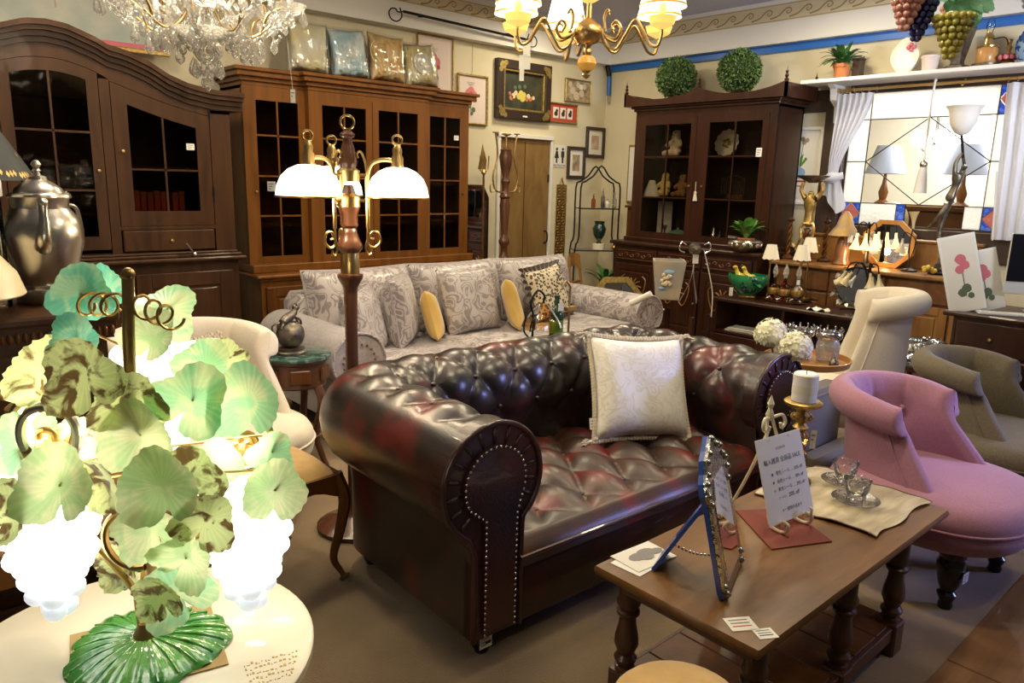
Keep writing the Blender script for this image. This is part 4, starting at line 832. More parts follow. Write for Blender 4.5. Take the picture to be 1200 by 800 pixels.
MB().box(.715, .75, 0, .03, .1, .86, .005).build('corner_post', 'golden_oak', Dd, 0)
# ---- low open stand in front
Ts = thing('low_stand', 'low dark wooden stand with open compartment and drawers', 'stand', (5.44, 2.86, 0), -90)
MB().box(-.64, .66, -.02, .35, .565, .595, .008).build('top', 'mahogany', Ts, 0); MB().box(-.62, .64, 0, .34, .06, .08).box(-.62, -.60, 0, .34, .08, .565).box(.62, .64, 0, .34, .08, .565).box(-.02, .0, .01, .34, .3, .565).box(-.6, .62, .36, .34, .08, .565).box(-.6, .62, .0, .32, .30, .32).build('carcass', 'mahogany', Ts, 0)
for x0, x1 in ((-.6, -.01), (.01, .62)): drawer(Ts, x0, x1, .09, .29, -.006, 'mahogany', 1)
for x in (-.58, .6):
    for y in (.04, .34): MB().box(x - .025, x + .025, y - .025, y + .025, 0, .06).build('foot', 'mahogany', Ts, 0)
for k, (y, lab) in enumerate(((3.28, 'stack of magazines lying in the open stand below the green duck bowl'), (3.05, 'flat pale magazine lying beside the stack in the open stand'))):
    t = thing('magazine', lab, 'magazine', (5.50, y, .321), -84)
    for j in range(3 - k): MB().box(-.12 + .01 * j, .12 + .012 * j, 0, .17, .007 * j, .006 + .007 * j).build('pages', ['paper', 'photo_sepia', 'card_white'][j], t, 0)
# ---- computer desk
Dk = thing('computer_desk', 'dark wooden desk with drawers under the computer', 'desk', (5.33, 1.17, 0), -90)
MB().box(-.52, .75, -.03, .62, .72, .75, .008).build('top', 'mahogany', Dk, 0); MB().box(-.46, .70, 0, .6, .10, .72).build('carcass', 'mahogany', Dk, 0)
for x0, x1 in ((-.44, -.02), (.02, .68)):
    for z0, z1 in ((.50, .70), (.30, .48), (.12, .28)): drawer(Dk, x0, x1, z0, z1, -.014, 'mahogany', 1)
for x in (-.43, .67):
    for y in (.04, .56): MB().box(x - .03, x + .03, y - .03, y + .03, 0, .1).build('foot', 'mahogany', Dk, 0)
# ---- carved console with beaded edge at the near end of the room
Cn = thing('beaded_console', 'dark wooden chest with carved bead edge under the pewter pot', 'chest', (.06, 2.69, 0), 0)
MB().box(-.66, .60, -.02, .50, 1.02, 1.05, .008).build('top', 'armoire_oak', Cn, 0); m = MB().box(-.64, .58, .0, .5, .96, 1.02)
m.build('bead_rail', 'armoire_oak', Cn, 0); m = MB()
for k in range(60): m.ball((-.635 + k * .0205, -.002, .985), (.009, .012, .018), 8, 6)
m.build('carved_bead_edge', 'walnut_dark', Cn)
MB().box(-.62, .56, .015, .48, .08, .96).box(-.64, .58, 0, .5, 0, .1, .01).build('carcass', 'armoire_oak', Cn, 0)
for z0, z1 in ((.70, .93), (.42, .67), (.14, .39)): drawer(Cn, -.59, .53, z0, z1, .0, 'armoire_oak', 2, 'old_brass')
# ================================================================ COFFEE TABLE AND WHAT STANDS ON IT
T = thing('coffee_table', 'oak coffee table with turned legs and boarded undershelf in front of chesterfield', 'table', (2.08, 1.0, 0))
MB().box(-.615, .61, -.257, .262, .425, .45, .009).build('tabletop', 'table_oak', T); MB().box(-.55, .55, -.21, .21, .365, .426, .004).build('apron', 'turned_oak', T, 0)
lp = [(.03, .10), (.03, .128), (.022, .132), (.032, .145), (.034, .155), (.024, .168), (.028, .18), (.036, .20), (.034, .225), (.026, .26), (.024, .285), (.034, .297), (.034, .305), (.026, .312), (.034, .325), (.036, .338), (.030, .35), (.030, .43)]
l0 = None
for x in (-.53, -.10, .33 + .0):
    pass
for x in (-.52, -.02, .36):
    for y in (-.20, .20):
        if l0 is None: l0 = lathe_(lp, 'turned_oak', 'leg', T, (x, y, 0), 18); b0 = MB().box(-.036, .036, -.036, .036, 0, .115, .006).build('leg_block', 'turned_oak', T, 0, (x, y, 0))
        else: inst('leg', l0.data, T, (x, y, 0)); inst('leg_block', b0.data, T, (x, y, 0))
MB().box(-.55, .39, -.225, -.21, .055, .105, .003).box(-.55, .39, .21, .225, .055, .105, .003).build('shelf_rail', 'turned_oak', T, 0)
for k in range(6): MB().box(-.55 + k * .157, -.55 + k * .157 + .153, -.21, .21, .09, .108, .003).build('shelf_plank', 'walnut_dark', T, 0)
t = thing('postcard', 'pale postcard with a grey sketch, on top of the pair at the table corner', 'card', (1.62, 1.20, .4525), -4); MB().box(-.085, .075, -.055, .055, 0, .0015).build('card', 'paper', t, 0)
bl_ = MB()
for x, y, r, z in ((-.02, .005, .03, .0017), (.015, .012, .028, .0021), (.045, .0, .022, .0025), (.0, -.012, .02, .0029)): bl_.add([(x + r * cos(a) * 1.2, y + r * .7 * sin(a), z) for a in [2 * pi * i / 12 for i in range(12)]], [tuple(range(12))])
bl_.build('printed_sketch', 'ink_grey', t, 0)
t = thing('postcard', 'plain postcard underneath, sticking out at the table corner', 'card', (1.60, 1.19, .4505), 3); MB().box(-.085, .075, -.05, .052, 0, .0015).build('card', 'card_white', t, 0)
for lab, x, y, r, m1 in (('cream price card with red handwriting on the near corner of the coffee table', 1.535, .835, -32, 'paper'), ('small white barcode label on the very corner of the coffee table', 1.545, .775, -30, 'card_white')):
    t = thing('price_card', lab, 'label', (x, y, .4505), r); s = 1 if m1 == 'paper' else .72; MB().box(-.035 * s, .035 * s, -.028 * s, .028 * s, 0, .001).build('card', m1, t, 0); q = MB(); q2 = MB()
    for k in range(3): (q if k < 2 else q2).box(-.026 * s, .024 * s, s * (.014 - k * .013), s * (.018 - k * .013), .0011, .0015)
    q.build('written_lines', 'ink_grey', t, 0); q2.build('written_price', 'ink_red' if s == 1 else 'ink', t, 0)
# standing mirror with blue back
t = thing('easel_mirror', 'small arched mirror with blue easel back standing on the coffee table', 'mirror', (1.70, .963, .452), 22); t.scale = (1, 1, 1.0); t.scale = (1.22,) * 3
P = [(-.095, 0), (.095, 0), (.105, .02), (.098, .21), (.112, .235), (.105, .26), (.085, .275), (.07, .30), (.04, .312), (0, .335), (-.04, .312), (-.07, .30), (-.085, .275), (-.105, .26), (-.112, .235), (-.098, .21), (-.105, .02)]
L_ = rot('X', -14)
a = MB(); a.T = L_; a.prism([(x * 1.0, z) for x, z in P], 0, .010).build('back_board', 'blue_enamel', t, 0)
a = MB(); a.T = L_; a.prism([(x * .97, .004 + z * .985) for x, z in P], -.008, 0).build('etched_border', 'mirror_edge', t, 0)
a = MB(); a.T = L_; a.prism([(-.065, .03), (.065, .03), (.065, .215), (.045, .25), (-.045, .25), (-.065, .215)], -.0095, -.0075).build('mirror_glass', 'mirror_silver', t, 0)
b0 = None
for x, z in P:
    p = L_ @ V((x * .9, -.008, .01 + z * .95))
    if b0 is None: b0 = MB().ball((0, 0, 0), .008, 8, 5).build('glass_bead', 'mirror_edge', t, 180, p)
    else: inst('glass_bead', b0.data, t, p)
a = MB(); a.tube([(0, .065, .185), (0, .19, 0.004)], .0, 4) if False else a.add([(-.03, .05, .20), (.03, .05, .20), (.045, .165, 0), (-.045, .165, 0), (-.03, .058, .203), (.03, .058, .203), (.045, .173, .003), (-.045, .173, .003)], [(0, 1, 2, 3), (7, 6, 5, 4), (0, 3, 7, 4), (1, 5, 6, 2), (0, 4, 5, 1), (3, 2, 6, 7)]); a.build('easel_leg', 'blue_enamel', t, 0)
a = MB()
for k in range(14): u = k / 13; a.ball((0, .03 + .11 * u, .055 - .012 * sin(pi * u)), .0035, 6, 4)
a.build('chain', 'silver', t)
# red cloth, gold mat
t = tag(MB().add([(2.14, .893, .4515), (1.946, .985, .4515), (2.10, 1.20, .4515), (2.26, 1.10, .4515), (2.14, .893, .4545), (1.946, .985, .4545), (2.10, 1.20, .4545), (2.26, 1.10, .4545)], [(3, 2, 1, 0), (4, 5, 6, 7), (0, 1, 5, 4), (1, 2, 6, 5), (2, 3, 7, 6), (3, 0, 4, 7)]).build('red_cloth', 'red_cloth', None, 0), 'rust red cloth square under the sign easel on the coffee table', 'cloth')
def matf(u, v):
    x, y = 2.27 + .43 * u + .01 * sin(9 * v), .815 + .42 * v + .008 * sin(11 * u); return (x, y, .457 + .0025 * sin(17 * u + 6 * v) + .002 * sin(23 * v))
m = MB().grid(30, 30, matf); t = m.build('table_mat', 'gold_mat', None, 180); tag(t, 'gold brocade table mat with frayed edges under the glass cups', 'mat'); [MB().tube([matf(e_, k / 20) for k in range(21)], .003, 5).build('hem', 'book_brown', t) for e_ in (0, 1)]
# cups on saucers
def cup(lab, x, y, lab2):
    t = thing('glass_saucer', lab2, 'saucer', (x, y, .4615)); lathe_([(.02, 0), (.045, .003), (.075, .012), (.078, .014), (.074, .016), (.045, .007), (.0, .005)], 'cup_glass', 'dish', t, n=26)
    t = thing('glass_cup', lab, 'cup', (x, y, .4675)); lathe_([(0, .002), (.022, 0), (.026, .006), (.03, .02), (.04, .045), (.044, .075), (.042, .075), (.037, .045), (.026, .022), (0, .014)], 'cup_glass', 'bowl', t, n=24); lathe_([(.0425, .074), (.0445, .0745), (.0455, .077), (.0435, .0785), (.0415, .077), (.0425, .074)], 'silver' if False else 'clear', 'rim', t, cap=False, n=24)
    MB().tube([(.038, 0, .06), (.065, 0, .058), (.066, 0, .035), (.032, 0, .026)], .004, 6, 5).build('handle', 'cup_glass', t)
cup('clear cut glass cup on the mat, farther one near the pink chair', 2.60, 1.07, 'clear glass saucer under the farther cup'); cup('clear cut glass cup on the mat, nearer one in front', 2.47, .97, 'clear glass saucer under the nearer cup')
# sign on easel
ang = -6
t = thing('sign_easel', 'cream scrolled metal easel holding the sale sign', 'easel', (2.125, 1.03, .4565), ang); e = lambda P, r=.0055, s=5: MB().tube(P, r, 8, s)
for s in (-1, 1):
    e([(s * .055, .035, .03), (s * .05, .05, .12), (s * .03, .085, .25), (s * .012, .105, .33)]).build('upright', 'cream_enamel', t)
    e([(s * .055, .035, .03), (s * .06, .02, .008), (s * .062, -.01, .002), (s * .062, -.035, .010), (s * .062, -.04, .032), (s * .062, -.022, .038), (s * .062, -.02, .022)]).build('front_hook', 'cream_enamel', t)
    e([(s * .012, .10, .33), (s * .045, .09, .335), (s * .058, .085, .31), (s * .04, .085, .295), (s * .032, .085, .312)]).build('top_scroll', 'cream_enamel', t); e([(s * .035, .075, .22), (s * .06, .075, .24), (s * .065, .07, .265), (s * .045, .07, .272), (s * .043, .07, .255)]).build('side_scroll', 'cream_enamel', t)
e([(-.055, .035, .03), (0, .03, .012), (.055, .035, .03)]).build('cross_bar', 'cream_enamel', t); e([(0, .1, .30), (.0, .15, .15), (0, .21, .008), (0, .225, .004)]).build('back_leg', 'cream_enamel', t)
MB().at(tr(0, .105, .32)).lathe([(.008, 0), (.014, .02), (.006, .04), (.012, .055), (.0, .085)], 10).build('finial', 'cream_enamel', t)
for k in range(3): e([(.062, -.036, .02 + .012 * k), (.062 - .01, -.045, .05 + .006 * k), (.062, -.03, .06)], .003, 3).build('scroll_detail', 'cream_enamel', t)
s_ = thing('sale_sign', 'white card sale sign with printed offers standing on the cream easel', 'sign', (2.125, 1.03, .4565), ang); B_ = tr(0, -.012, .030) @ rot('X', -18)
a = MB(); a.T = B_; a.box(-.115, .115, -.0015, .0015, 0, .265).build('card', 'card_white', s_, 0)
def st(body, size, m, x, z, al='CENTER'):
    o = txt(body, size, m, s_, (0, 0, 0), align=al); o.matrix_local = B_ @ tr(x, -.0022, z) @ rot('X', 90); return o
st('INTERIOR', .011, 'ink_grey', 0, .222); st('輸入雑貨 全商品 SALE', .0195, 'ink', 0, .183)
for k, (c, s) in enumerate((('ink_blue', '青色シール … 30% off'), ('ink_red', '赤色シール … 30% off'), ('ink_yellow', '黄色シール … 20% off'))):
    z = .145 - k * .025; st(s, .0145, 'ink', -.045, z, 'LEFT'); a = MB(); a.T = B_ @ tr(-.062, -.002, z + .005) @ rot('X', 90); a.lathe([(.0045, 0), (.0045, .0006), (0, .0006)], 12).build('colour_dot', c, s_, 0)
st('シールなし', .009, 'ink', -.05, .071, 'LEFT'); st('20% off', .0185, 'ink', .03, .069); st('※ 一部除外品あり', .013, 'ink', .01, .03)
# candlestick
t = thing('candlestick', 'turned gold and glass candlestick at the far corner of the coffee table', 'candlestick', (2.49, 1.20, .452)); t.scale = (1, 1, 1.25)
lathe_([(.055, 0), (.056, .012), (.035, .022), (.02, .035)], 'gold_leaf', 'foot', t); lathe_([(.012, .03), (.026, .05), (.034, .085), (.024, .115), (.034, .13), (.03, .15), (.014, .165)], 'amber_glass', 'glass_stem', t, n=10, sm=20); lathe_([(.014, .155), (.028, .17), (.014, .183), (.034, .2), (.016, .212), (.03, .225), (.062, .236), (.066, .245), (.058, .25), (.03, .247), (0, .246)], 'gold_leaf', 'drip_pan', t, n=22)
m = MB()
for k in range(14): a = 2 * pi * k / 14; m.ball((.034 * cos(a), .034 * sin(a), .2), .007, 6, 4)
m.build('bead_ring', 'gold_leaf', t); price_tag(t, (.045, -.03, .13), .02, .055, 90, -50)
t = thing('pillar_candle', 'thick white pillar candle with a paper band on the gold candlestick', 'candle', (2.49, 1.20, .761)); lathe_([(.040, 0), (.043, .003), (.043, .098), (.038, .103), (.018, .098), (0, .097)], 'wax', 'wax_body', t, n=26); lathe_([(.0436, .03), (.0436, .06)], 'paper', 'paper_band', t, cap=False, n=26); MB().tube([(0, 0, .096), (.002, 0, .112)], .0015, 5).build('wick', 'ink', t)
# tray table behind with glassware and hydrangeas
t = thing('tray_table', 'round orange wood tray table behind the chesterfield arm', 'table', (3.66, 1.77, 0)); lathe_([(0, .612), (.185, .612), (.205, .62), (.215, .652), (.208, .654), (.198, .628), (0, .624)], 'tray_wood', 'tray_top', t, n=36); lathe_([(.05, .05), (.03, .12), (.022, .3), (.034, .45), (.02, .5), (.06, .612)], 'walnut', 'pedestal', t, n=14)
for k in range(3):
    a = 2 * pi * k / 3 + .4; MB().tube([(.02 * cos(a), .02 * sin(a), .14), (.14 * cos(a), .14 * sin(a), .1), (.22 * cos(a), .22 * sin(a), .014)], .016, 8, 5).build('leg', 'walnut', t)
for k, (x, y, lab) in enumerate(((3.58, 1.85, 'cut glass jar with silver rim on the tray, at the back'), (3.69, 1.83, 'cut glass jar with silver rim on the tray, in the middle'), (3.73, 1.70, 'cut glass jar with silver rim on the tray, at the front edge'))):
    t = thing('glass_jar', lab, 'jar', (x, y, .625)); t.scale = (1.3, 1.3, 1.45); lathe_([(.03, 0), (.042, .01), (.046, .06), (.038, .085), (.034, .085), (.04, .06), (.036, .014), (0, .01)], 'crystal', 'bowl', t, n=14, sm=15); lathe_([(.046, .088), (.05, .094), (.05, .106), (.046, .112), (.044, .1), (.046, .088)], 'silver', 'silver_rim', t, cap=False, n=24)
    for j in range(10): a = 2 * pi * j / 10; MB().tube([(.047 * cos(a), .047 * sin(a), .112), (.052 * cos(a), .052 * sin(a), .12), (.047 * cos(a), .047 * sin(a), .126)], .003, 5, 2).build('gallery_scroll', 'silver', t)

t = thing('metal_sphere', 'small dark metal ball ornament on the round tray rim', 'ornament', (3.64, 1.62, .625)); MB().ball((0, 0, .02), .024, 14, 10).build('ball', 'bronze', t); lathe_([(.012, .04), (.005, .05), (.008, .055), (0, .06)], 'bronze', 'knob', t, n=10)
def hydrangea(x, y, z, lab, R):
    t = thing('hydrangea', lab, 'flowers', (x, y, z)); m = MB()
    for k in range(150):
        u, a = random.uniform(-.55, 1), random.uniform(0, 2 * pi); s = sqrt(1 - u * u); c = V((s * cos(a), s * sin(a), u)); q = c.to_track_quat('Z', 'Y').to_matrix().to_4x4(); m.T = tr(*(c * R * random.uniform(.93, 1.05))) @ q @ rot('Z', random.uniform(0, 90))
        for j in range(4): m.at(m.T @ rot('Z', 90)); m.add([(0, 0, 0), (.009, .006, .003), (.017, 0, .004), (.009, -.006, .003)], [(0, 1, 2, 3)])
    f = m.build('flower_head', 'hydrangea', t, 0); f['kind'] = 'stuff'; MB().ball((0, 0, 0), R * .9, 12, 8).build('flower_core', 'hydrangea', t); d = V((3.25, 1.72, .64)) - V((x, y, z)); MB().tube([(0, 0, -R * .5), (d.x * .4, d.y * .4, -R * 1.2), d], .005, 6, 4).build('stem', 'fern_green', t)
hydrangea(3.123, 1.695, .846, 'cream green hydrangea head, the farther one beyond the chesterfield arm', .068); hydrangea(3.075, 1.545, .815, 'cream white hydrangea head, the nearer one above the candle', .068)
t = thing('flower_vase', 'dark vase holding the two hydrangea heads behind the chesterfield arm', 'vase', (3.25, 1.72, 0)); lathe_([(.08, 0), (.08, .3), (.06, .42)], 'turned_oak', 'stand', t, n=16); lathe_([(.04, .42), (.07, .5), (.065, .58), (.04, .64), (.045, .66), (.035, .655), (.03, .6), (0, .5)], 'bottle_green', 'vase_body', t, n=18)
# bottom edge: round mustard stool
t = thing('round_stool', 'round mustard velvet stool, only its rim showing at the coffee table front', 'stool', (1.245, .80, 0)); lathe_([(.115, .36), (.145, .37), (.15, .39), (.135, .405), (.08, .413), (0, .415)], 'mustard_velvet', 'seat', t, n=32); lathe_([(.115, .33), (.13, .335), (.13, .36), (.115, .362)], 'turned_oak', 'apron', t, n=28)
for k in range(4): a = pi / 4 + k * pi / 2; lathe_([(.013, 0), (.018, .03), (.013, .06), (.02, .3), (.016, .335)], 'turned_oak', 'leg', t, (.095 * cos(a), .095 * sin(a), 0), 10)
# cabriole stool beside the chesterfield
t = thing('cabriole_stool', 'carved cabriole leg stool with golden seat beside the chesterfield', 'stool', (1.02, 2.54, 0), 4)
def seatf(u, v): a, b = 2 * u - 1, 2 * v - 1; return (.25 * a * (1 - .08 * b * b), .22 * b * (1 - .08 * a * a), .425 + .05 * ((1 - a ** 4) * (1 - b ** 4)) ** .5)
MB().grid(18, 18, seatf).build('seat', 'mustard_velvet', t, 180)
def ap(x): return .375 - .03 * (abs(x) / .25) ** 2 - .012 * cos(x * 25)
for y in (-.225, .205): m = MB(); strip(m, -.245, .245, ap, .43, y, y + .02, 12); m.build('apron', 'walnut_dark', t, 30)
for y in (-.245, .225): m = MB(); m.T = rot('Z', 90); strip(m, -.215, .215, ap, .43, y, y + .02, 12); m.build('side_apron', 'walnut_dark', t, 30)
for x, y in ((-1, -1), (1, -1), (-1, 1), (1, 1)): MB().tube([(x * .225, y * .2, .425), (x * .25, y * .222, .33), (x * .235, y * .208, .2), (x * .215, y * .19, .09), (x * .235, y * .21, .03), (x * .245, y * .22, .006)], lambda u: .028 - .017 * min(1, u * 1.3) + (.012 if u > .9 else 0), 8, 5).build('leg', 'walnut_dark', t)
# marble-topped side table with cat bronze
t = thing('marble_side_table', 'round side table with green marble top and carved apron behind the white chair', 'table', (1.68, 3.53, 0)); lathe_([(0, .585), (.17, .585), (.178, .59), (.178, .602), (.17, .606), (0, .606)], 'marble_green', 'marble_top', t, n=36); lathe_([(.14, .44), (.152, .45), (.152, .565), (.168, .575), (.168, .585)], 'turned_oak', 'apron', t, n=32)
for k in range(6): a = 2 * pi * k / 6 + .2; q = MB(); q.T = Matrix.Rotation(a, 4, 'Z'); q.box(.148, .160, -.05, .05, .475, .545, .004); q.build('carved_panel', 'walnut_dark', t, 0)
for k in range(3): a = 2 * pi * k / 3 + .9; MB().tube([(.14 * cos(a), .14 * sin(a), .45), (.165 * cos(a), .165 * sin(a), .36), (.12 * cos(a), .12 * sin(a), .18), (.19 * cos(a), .19 * sin(a), .012)], lambda u: .024 - .01 * u, 8, 5).build('leg', 'turned_oak', t)
lathe_([(0, .17), (.13, .17), (.14, .18), (.13, .19), (0, .19)], 'turned_oak', 'lower_shelf', t, n=28)
t = thing('cat_bronze', 'dark bronze cat climbing on a ball, standing on the green marble table', 'figurine', (1.655, 3.53, .607)); lathe_([(.075, 0), (.075, .012), (.065, .02), (.068, .03), (.05, .035)], 'bronze', 'base', t, n=24); MB().ball((0, 0, .10), .072, 20, 14).build('globe', 'bronze', t)
m = MB(); m.tube([(-.045, -.01, .165), (-.015, 0, .185), (.015, 0, .20), (.03, 0, .225)], lambda u: .022 + .006 * sin(pi * u) - .008 * u, 10, 4); m.ball((.034, 0, .235), (.02, .018, .018), 10, 8)
for s in (-1, 1): m.lathe([(0, 0)], 3) if False else m.tube([(.034, s * .010, .248), (.034, s * .012, .262)], lambda u: .006 * (1 - u) + .001, 6); m.tube([(.02, s * .016, .195), (.045, s * .02, .175), (.05, s * .02, .15)], .007, 6, 3); m.tube([(-.04, s * .018, .165), (-.055, s * .022, .14), (-.045, s * .024, .125)], .009, 6, 3)
m.build('cat', 'bronze', t, 180); MB().tube([(-.055, 0, .165), (-.09, .01, .15), (-.085, .012, .11), (-.068, .01, .09)], .005, 6, 4).build('tail', 'bronze', t)
# ---- things just behind the chesterfield back
t = thing('narrow_table', 'narrow dark table behind the chesterfield carrying the bottle and petal lamp', 'table', (2.77, 2.74, 0), -3); MB().box(-.33, .33, -.08, .08, .665, .69, .005).build('tabletop', 'turned_oak', t, 0)
for x in (-.29, .29):
    for y in (-.055, .055): MB().box(x - .018, x + .018, y - .018, y + .018, 0, .665).build('leg', 'turned_oak', t, 0)
t = thing('petal_lamp', 'small lamp with amber petal glass shade and black twisted iron stem', 'lamp', (2.69, 2.76, .69)); MB().tube([(-.06, 0, .0), (-.055, 0, .12), (-.075, 0, .2), (-.03, 0, .26), (.02, 0, .23), (.012, 0, .19)], .006, 6, 5).tube([(-.06, 0, 0), (-.1, .02, .05), (-.09, .02, .13)], .005, 6, 4).build('iron_stem', 'black_iron', t); lathe_([(.05, 0), (.05, .008), (.02, .014)], 'black_iron', 'base', t, (-.06, 0, 0))
def petal(u, v): a = 2 * pi * u; r = (.028 + .055 * sin(pi * min(.5, v * .55)) + .02 * v * v) * (1 + .10 * v * cos(5 * a)); return (.012 + r * cos(a), r * sin(a), .19 - .13 * v + .012 * v * cos(5 * a))
MB().grid(40, 10, petal, cu=True).build('petal_shade', 'amber_glass', t, 180)
t = thing('wine_bottle', 'dark green wine bottle with a white neck label behind the leather sofa', 'bottle', (2.78, 2.735, .69)); lathe_([(.034, 0), (.037, .006), (.037, .12), (.03, .15), (.014, .17), (.013, .215), (.016, .217), (.016, .23), (0, .23)], 'bottle_green', 'bottle_body', t, n=18); lathe_([(.0375, .03), (.0375, .1)], 'green_leafy', 'label', t, cap=False, n=18); MB().box(-.02, .02, -.032, -.03, .15, .19).build('price_tag', 'card_white', t, 0)
t = thing('brass_crook', 'slender hooked brass stand behind the wine bottle', 'stand', (2.86, 2.72, .69)); MB().tube([(0, 0, .01), (0, 0, .22), (.0, 0, .27), (-.03, 0, .30), (-.06, 0, .27)], .006, 6, 5).build('crook', 'old_brass', t); lathe_([(.04, 0), (.04, .01), (.01, .016)], 'old_brass', 'base', t); MB().box(-.025, .05, -.012, .012, .14, .165, .003).build('clamp', 'old_brass', t, 0)

# ================================================================ FLOOR LAMP
t = thing('floor_lamp', 'turned walnut floor lamp with three opal dome shades and brass arms', 'floor lamp', (1.535, 2.70, 0))
lathe_([(.16, 0), (.165, .02), (.13, .04), (.06, .06), (.035, .09), (.028, .2), (.026, .9), (.028, 1.04)], 'pole_walnut', 'pole', t, n=20)
lathe_([(.028, 1.035), (.03, 1.06), (.045, 1.085), (.052, 1.10), (.052, 1.112), (.03, 1.116)], 'pole_walnut', 'collar', t, n=22); lathe_([(.037, 1.114), (.038, 1.12), (.038, 1.20), (.036, 1.205)], 'brass', 'brass_sleeve', t, n=22)
lathe_([(.036, 1.2), (.05, 1.215), (.052, 1.232), (.04, 1.255), (.032, 1.28), (.03, 1.295), (.026, 1.3), (.036, 1.31), (.034, 1.35), (.042, 1.375), (.044, 1.385)], 'pole_walnut', 'turned_stem', t, n=22)
for z in (1.395, 1.495): lathe_([(.042, -.012), (.046, -.01), (.046, .03), (.034, .038), (.03, .042)], 'brass', 'brass_clamp', t, (0, 0, z), 20)
lathe_([(.02, 1.42), (.028, 1.44), (.018, 1.47)], 'pole_walnut', 'neck', t, n=18); lathe_([(.026, 1.525), (.033, 1.54), (.036, 1.56), (.028, 1.605), (.019, 1.635), (.017, 1.65), (.028, 1.656), (.03, 1.664), (.02, 1.674), (.008, 1.68)], 'pole_walnut', 'turned_finial', t, n=22)
def ring(c, r, m, par, rz=0, tr_=.0045): P = [(c[0] + r * cos(a) * cos(rz), c[1] + r * cos(a) * sin(rz), c[2] + r * sin(a)) for a in [2 * pi * k / 20 for k in range(20)]]; return MB().tube(P, tr_, 6, 0, True).build('ring', m, par)
RZ = radians(-40); ring((0, 0, 1.71), .027, 'brass', t, RZ)
for a, nm in ((192, 'a'), (-40, 'b'), (80, 'c')):
    q = Matrix.Rotation(radians(a), 4, 'Z'); 
    m = MB(); m.T = q; m.tube([(.075, 0, 1.30), (.075, 0, 1.42), (.075, 0, 1.50), (.09, 0, 1.55), (.13, 0, 1.57), (.19, 0, 1.568)], .008, 8, 6); m.tube([(.04, 0, 1.51), (.08, 0, 1.51)], .007, 6).tube([(.04, 0, 1.41), (.08, 0, 1.41)], .007, 6)
    arm = m.build('lamp_arm', 'brass', t); [MB().at(q).tube(P_, .005, 6, 5).build('scroll', 'brass', arm) for P_ in ([(.075, 0, 1.30), (.075, 0, 1.24), (.10, 0, 1.225), (.125, 0, 1.25), (.115, 0, 1.285), (.09, 0, 1.285), (.085, 0, 1.262), (.10, 0, 1.258)], [(.075, 0, 1.26), (.065, 0, 1.22), (.075, 0, 1.195), (.09, 0, 1.20), (.088, 0, 1.215)], [(.075, 0, 1.50), (.068, 0, 1.56), (.05, 0, 1.60), (.035, 0, 1.59), (.04, 0, 1.575)])]
    c = q @ V((.195, 0, 0)); lathe_([(.022, 1.535), (.032, 1.54), (.024, 1.55), (.024, 1.58), (.018, 1.59), (.02, 1.61), (.010, 1.63)], 'brass', 'shade_gallery', t, (c.x, c.y, 0), 16); ring((c.x, c.y, 1.648), .019, 'brass', t, RZ, .004)
    lathe_([(.002, 1.545), (.042, 1.541), (.075, 1.526), (.102, 1.50), (.118, 1.465), (.125, 1.425)], 'lit_opal', 'glass_shade', t, (c.x, c.y, 0), 30, 180, cap=False); lathe_([(.126, 1.421), (.128, 1.426), (.124, 1.43), (.126, 1.421)], 'brass', 'shade_rim', t, (c.x, c.y, 0), 30, 180, cap=False)
    bulb('floor_lamp_bulb', (1.535 + c.x, 2.70 + c.y, 1.40), 4)
p_ = price_tag(t, (-.33, -.02, 1.46), .03, .035, 90, -40)

# ================================================================ BRASS CHANDELIER
t = thing('brass_chandelier', 'brass chandelier with amber glass cups and small lit cream shades', 'chandelier', (2.57, 2.40, 0))
lathe_([(0, 1.955), (.012, 1.962), (.02, 1.972), (.012, 1.982), (.022, 1.99)], 'old_brass', 'bottom_finial', t, n=14); lathe_([(.018, 1.988), (.034, 1.998), (.044, 2.02), (.036, 2.045), (.018, 2.055)], 'amber_solid', 'amber_ball', t, n=18)
lathe_([(.014, 2.05), (.02, 2.06), (.018, 2.075), (.012, 2.085), (.02, 2.10), (.045, 2.11), (.062, 2.14), (.064, 2.155), (.055, 2.18), (.03, 2.20), (.012, 2.21), (.010, 2.28)], 'old_brass', 'central_urn', t, n=22); lathe_([(.012, 2.27), (.03, 2.28), (.066, 2.30), (.075, 2.325), (.07, 2.345)], 'lit_amber', 'amber_dish', t, n=20); lathe_([(.012, 2.28), (.01, 3.13)], 'old_brass', 'hanging_rod', t, n=8)
sh0 = None
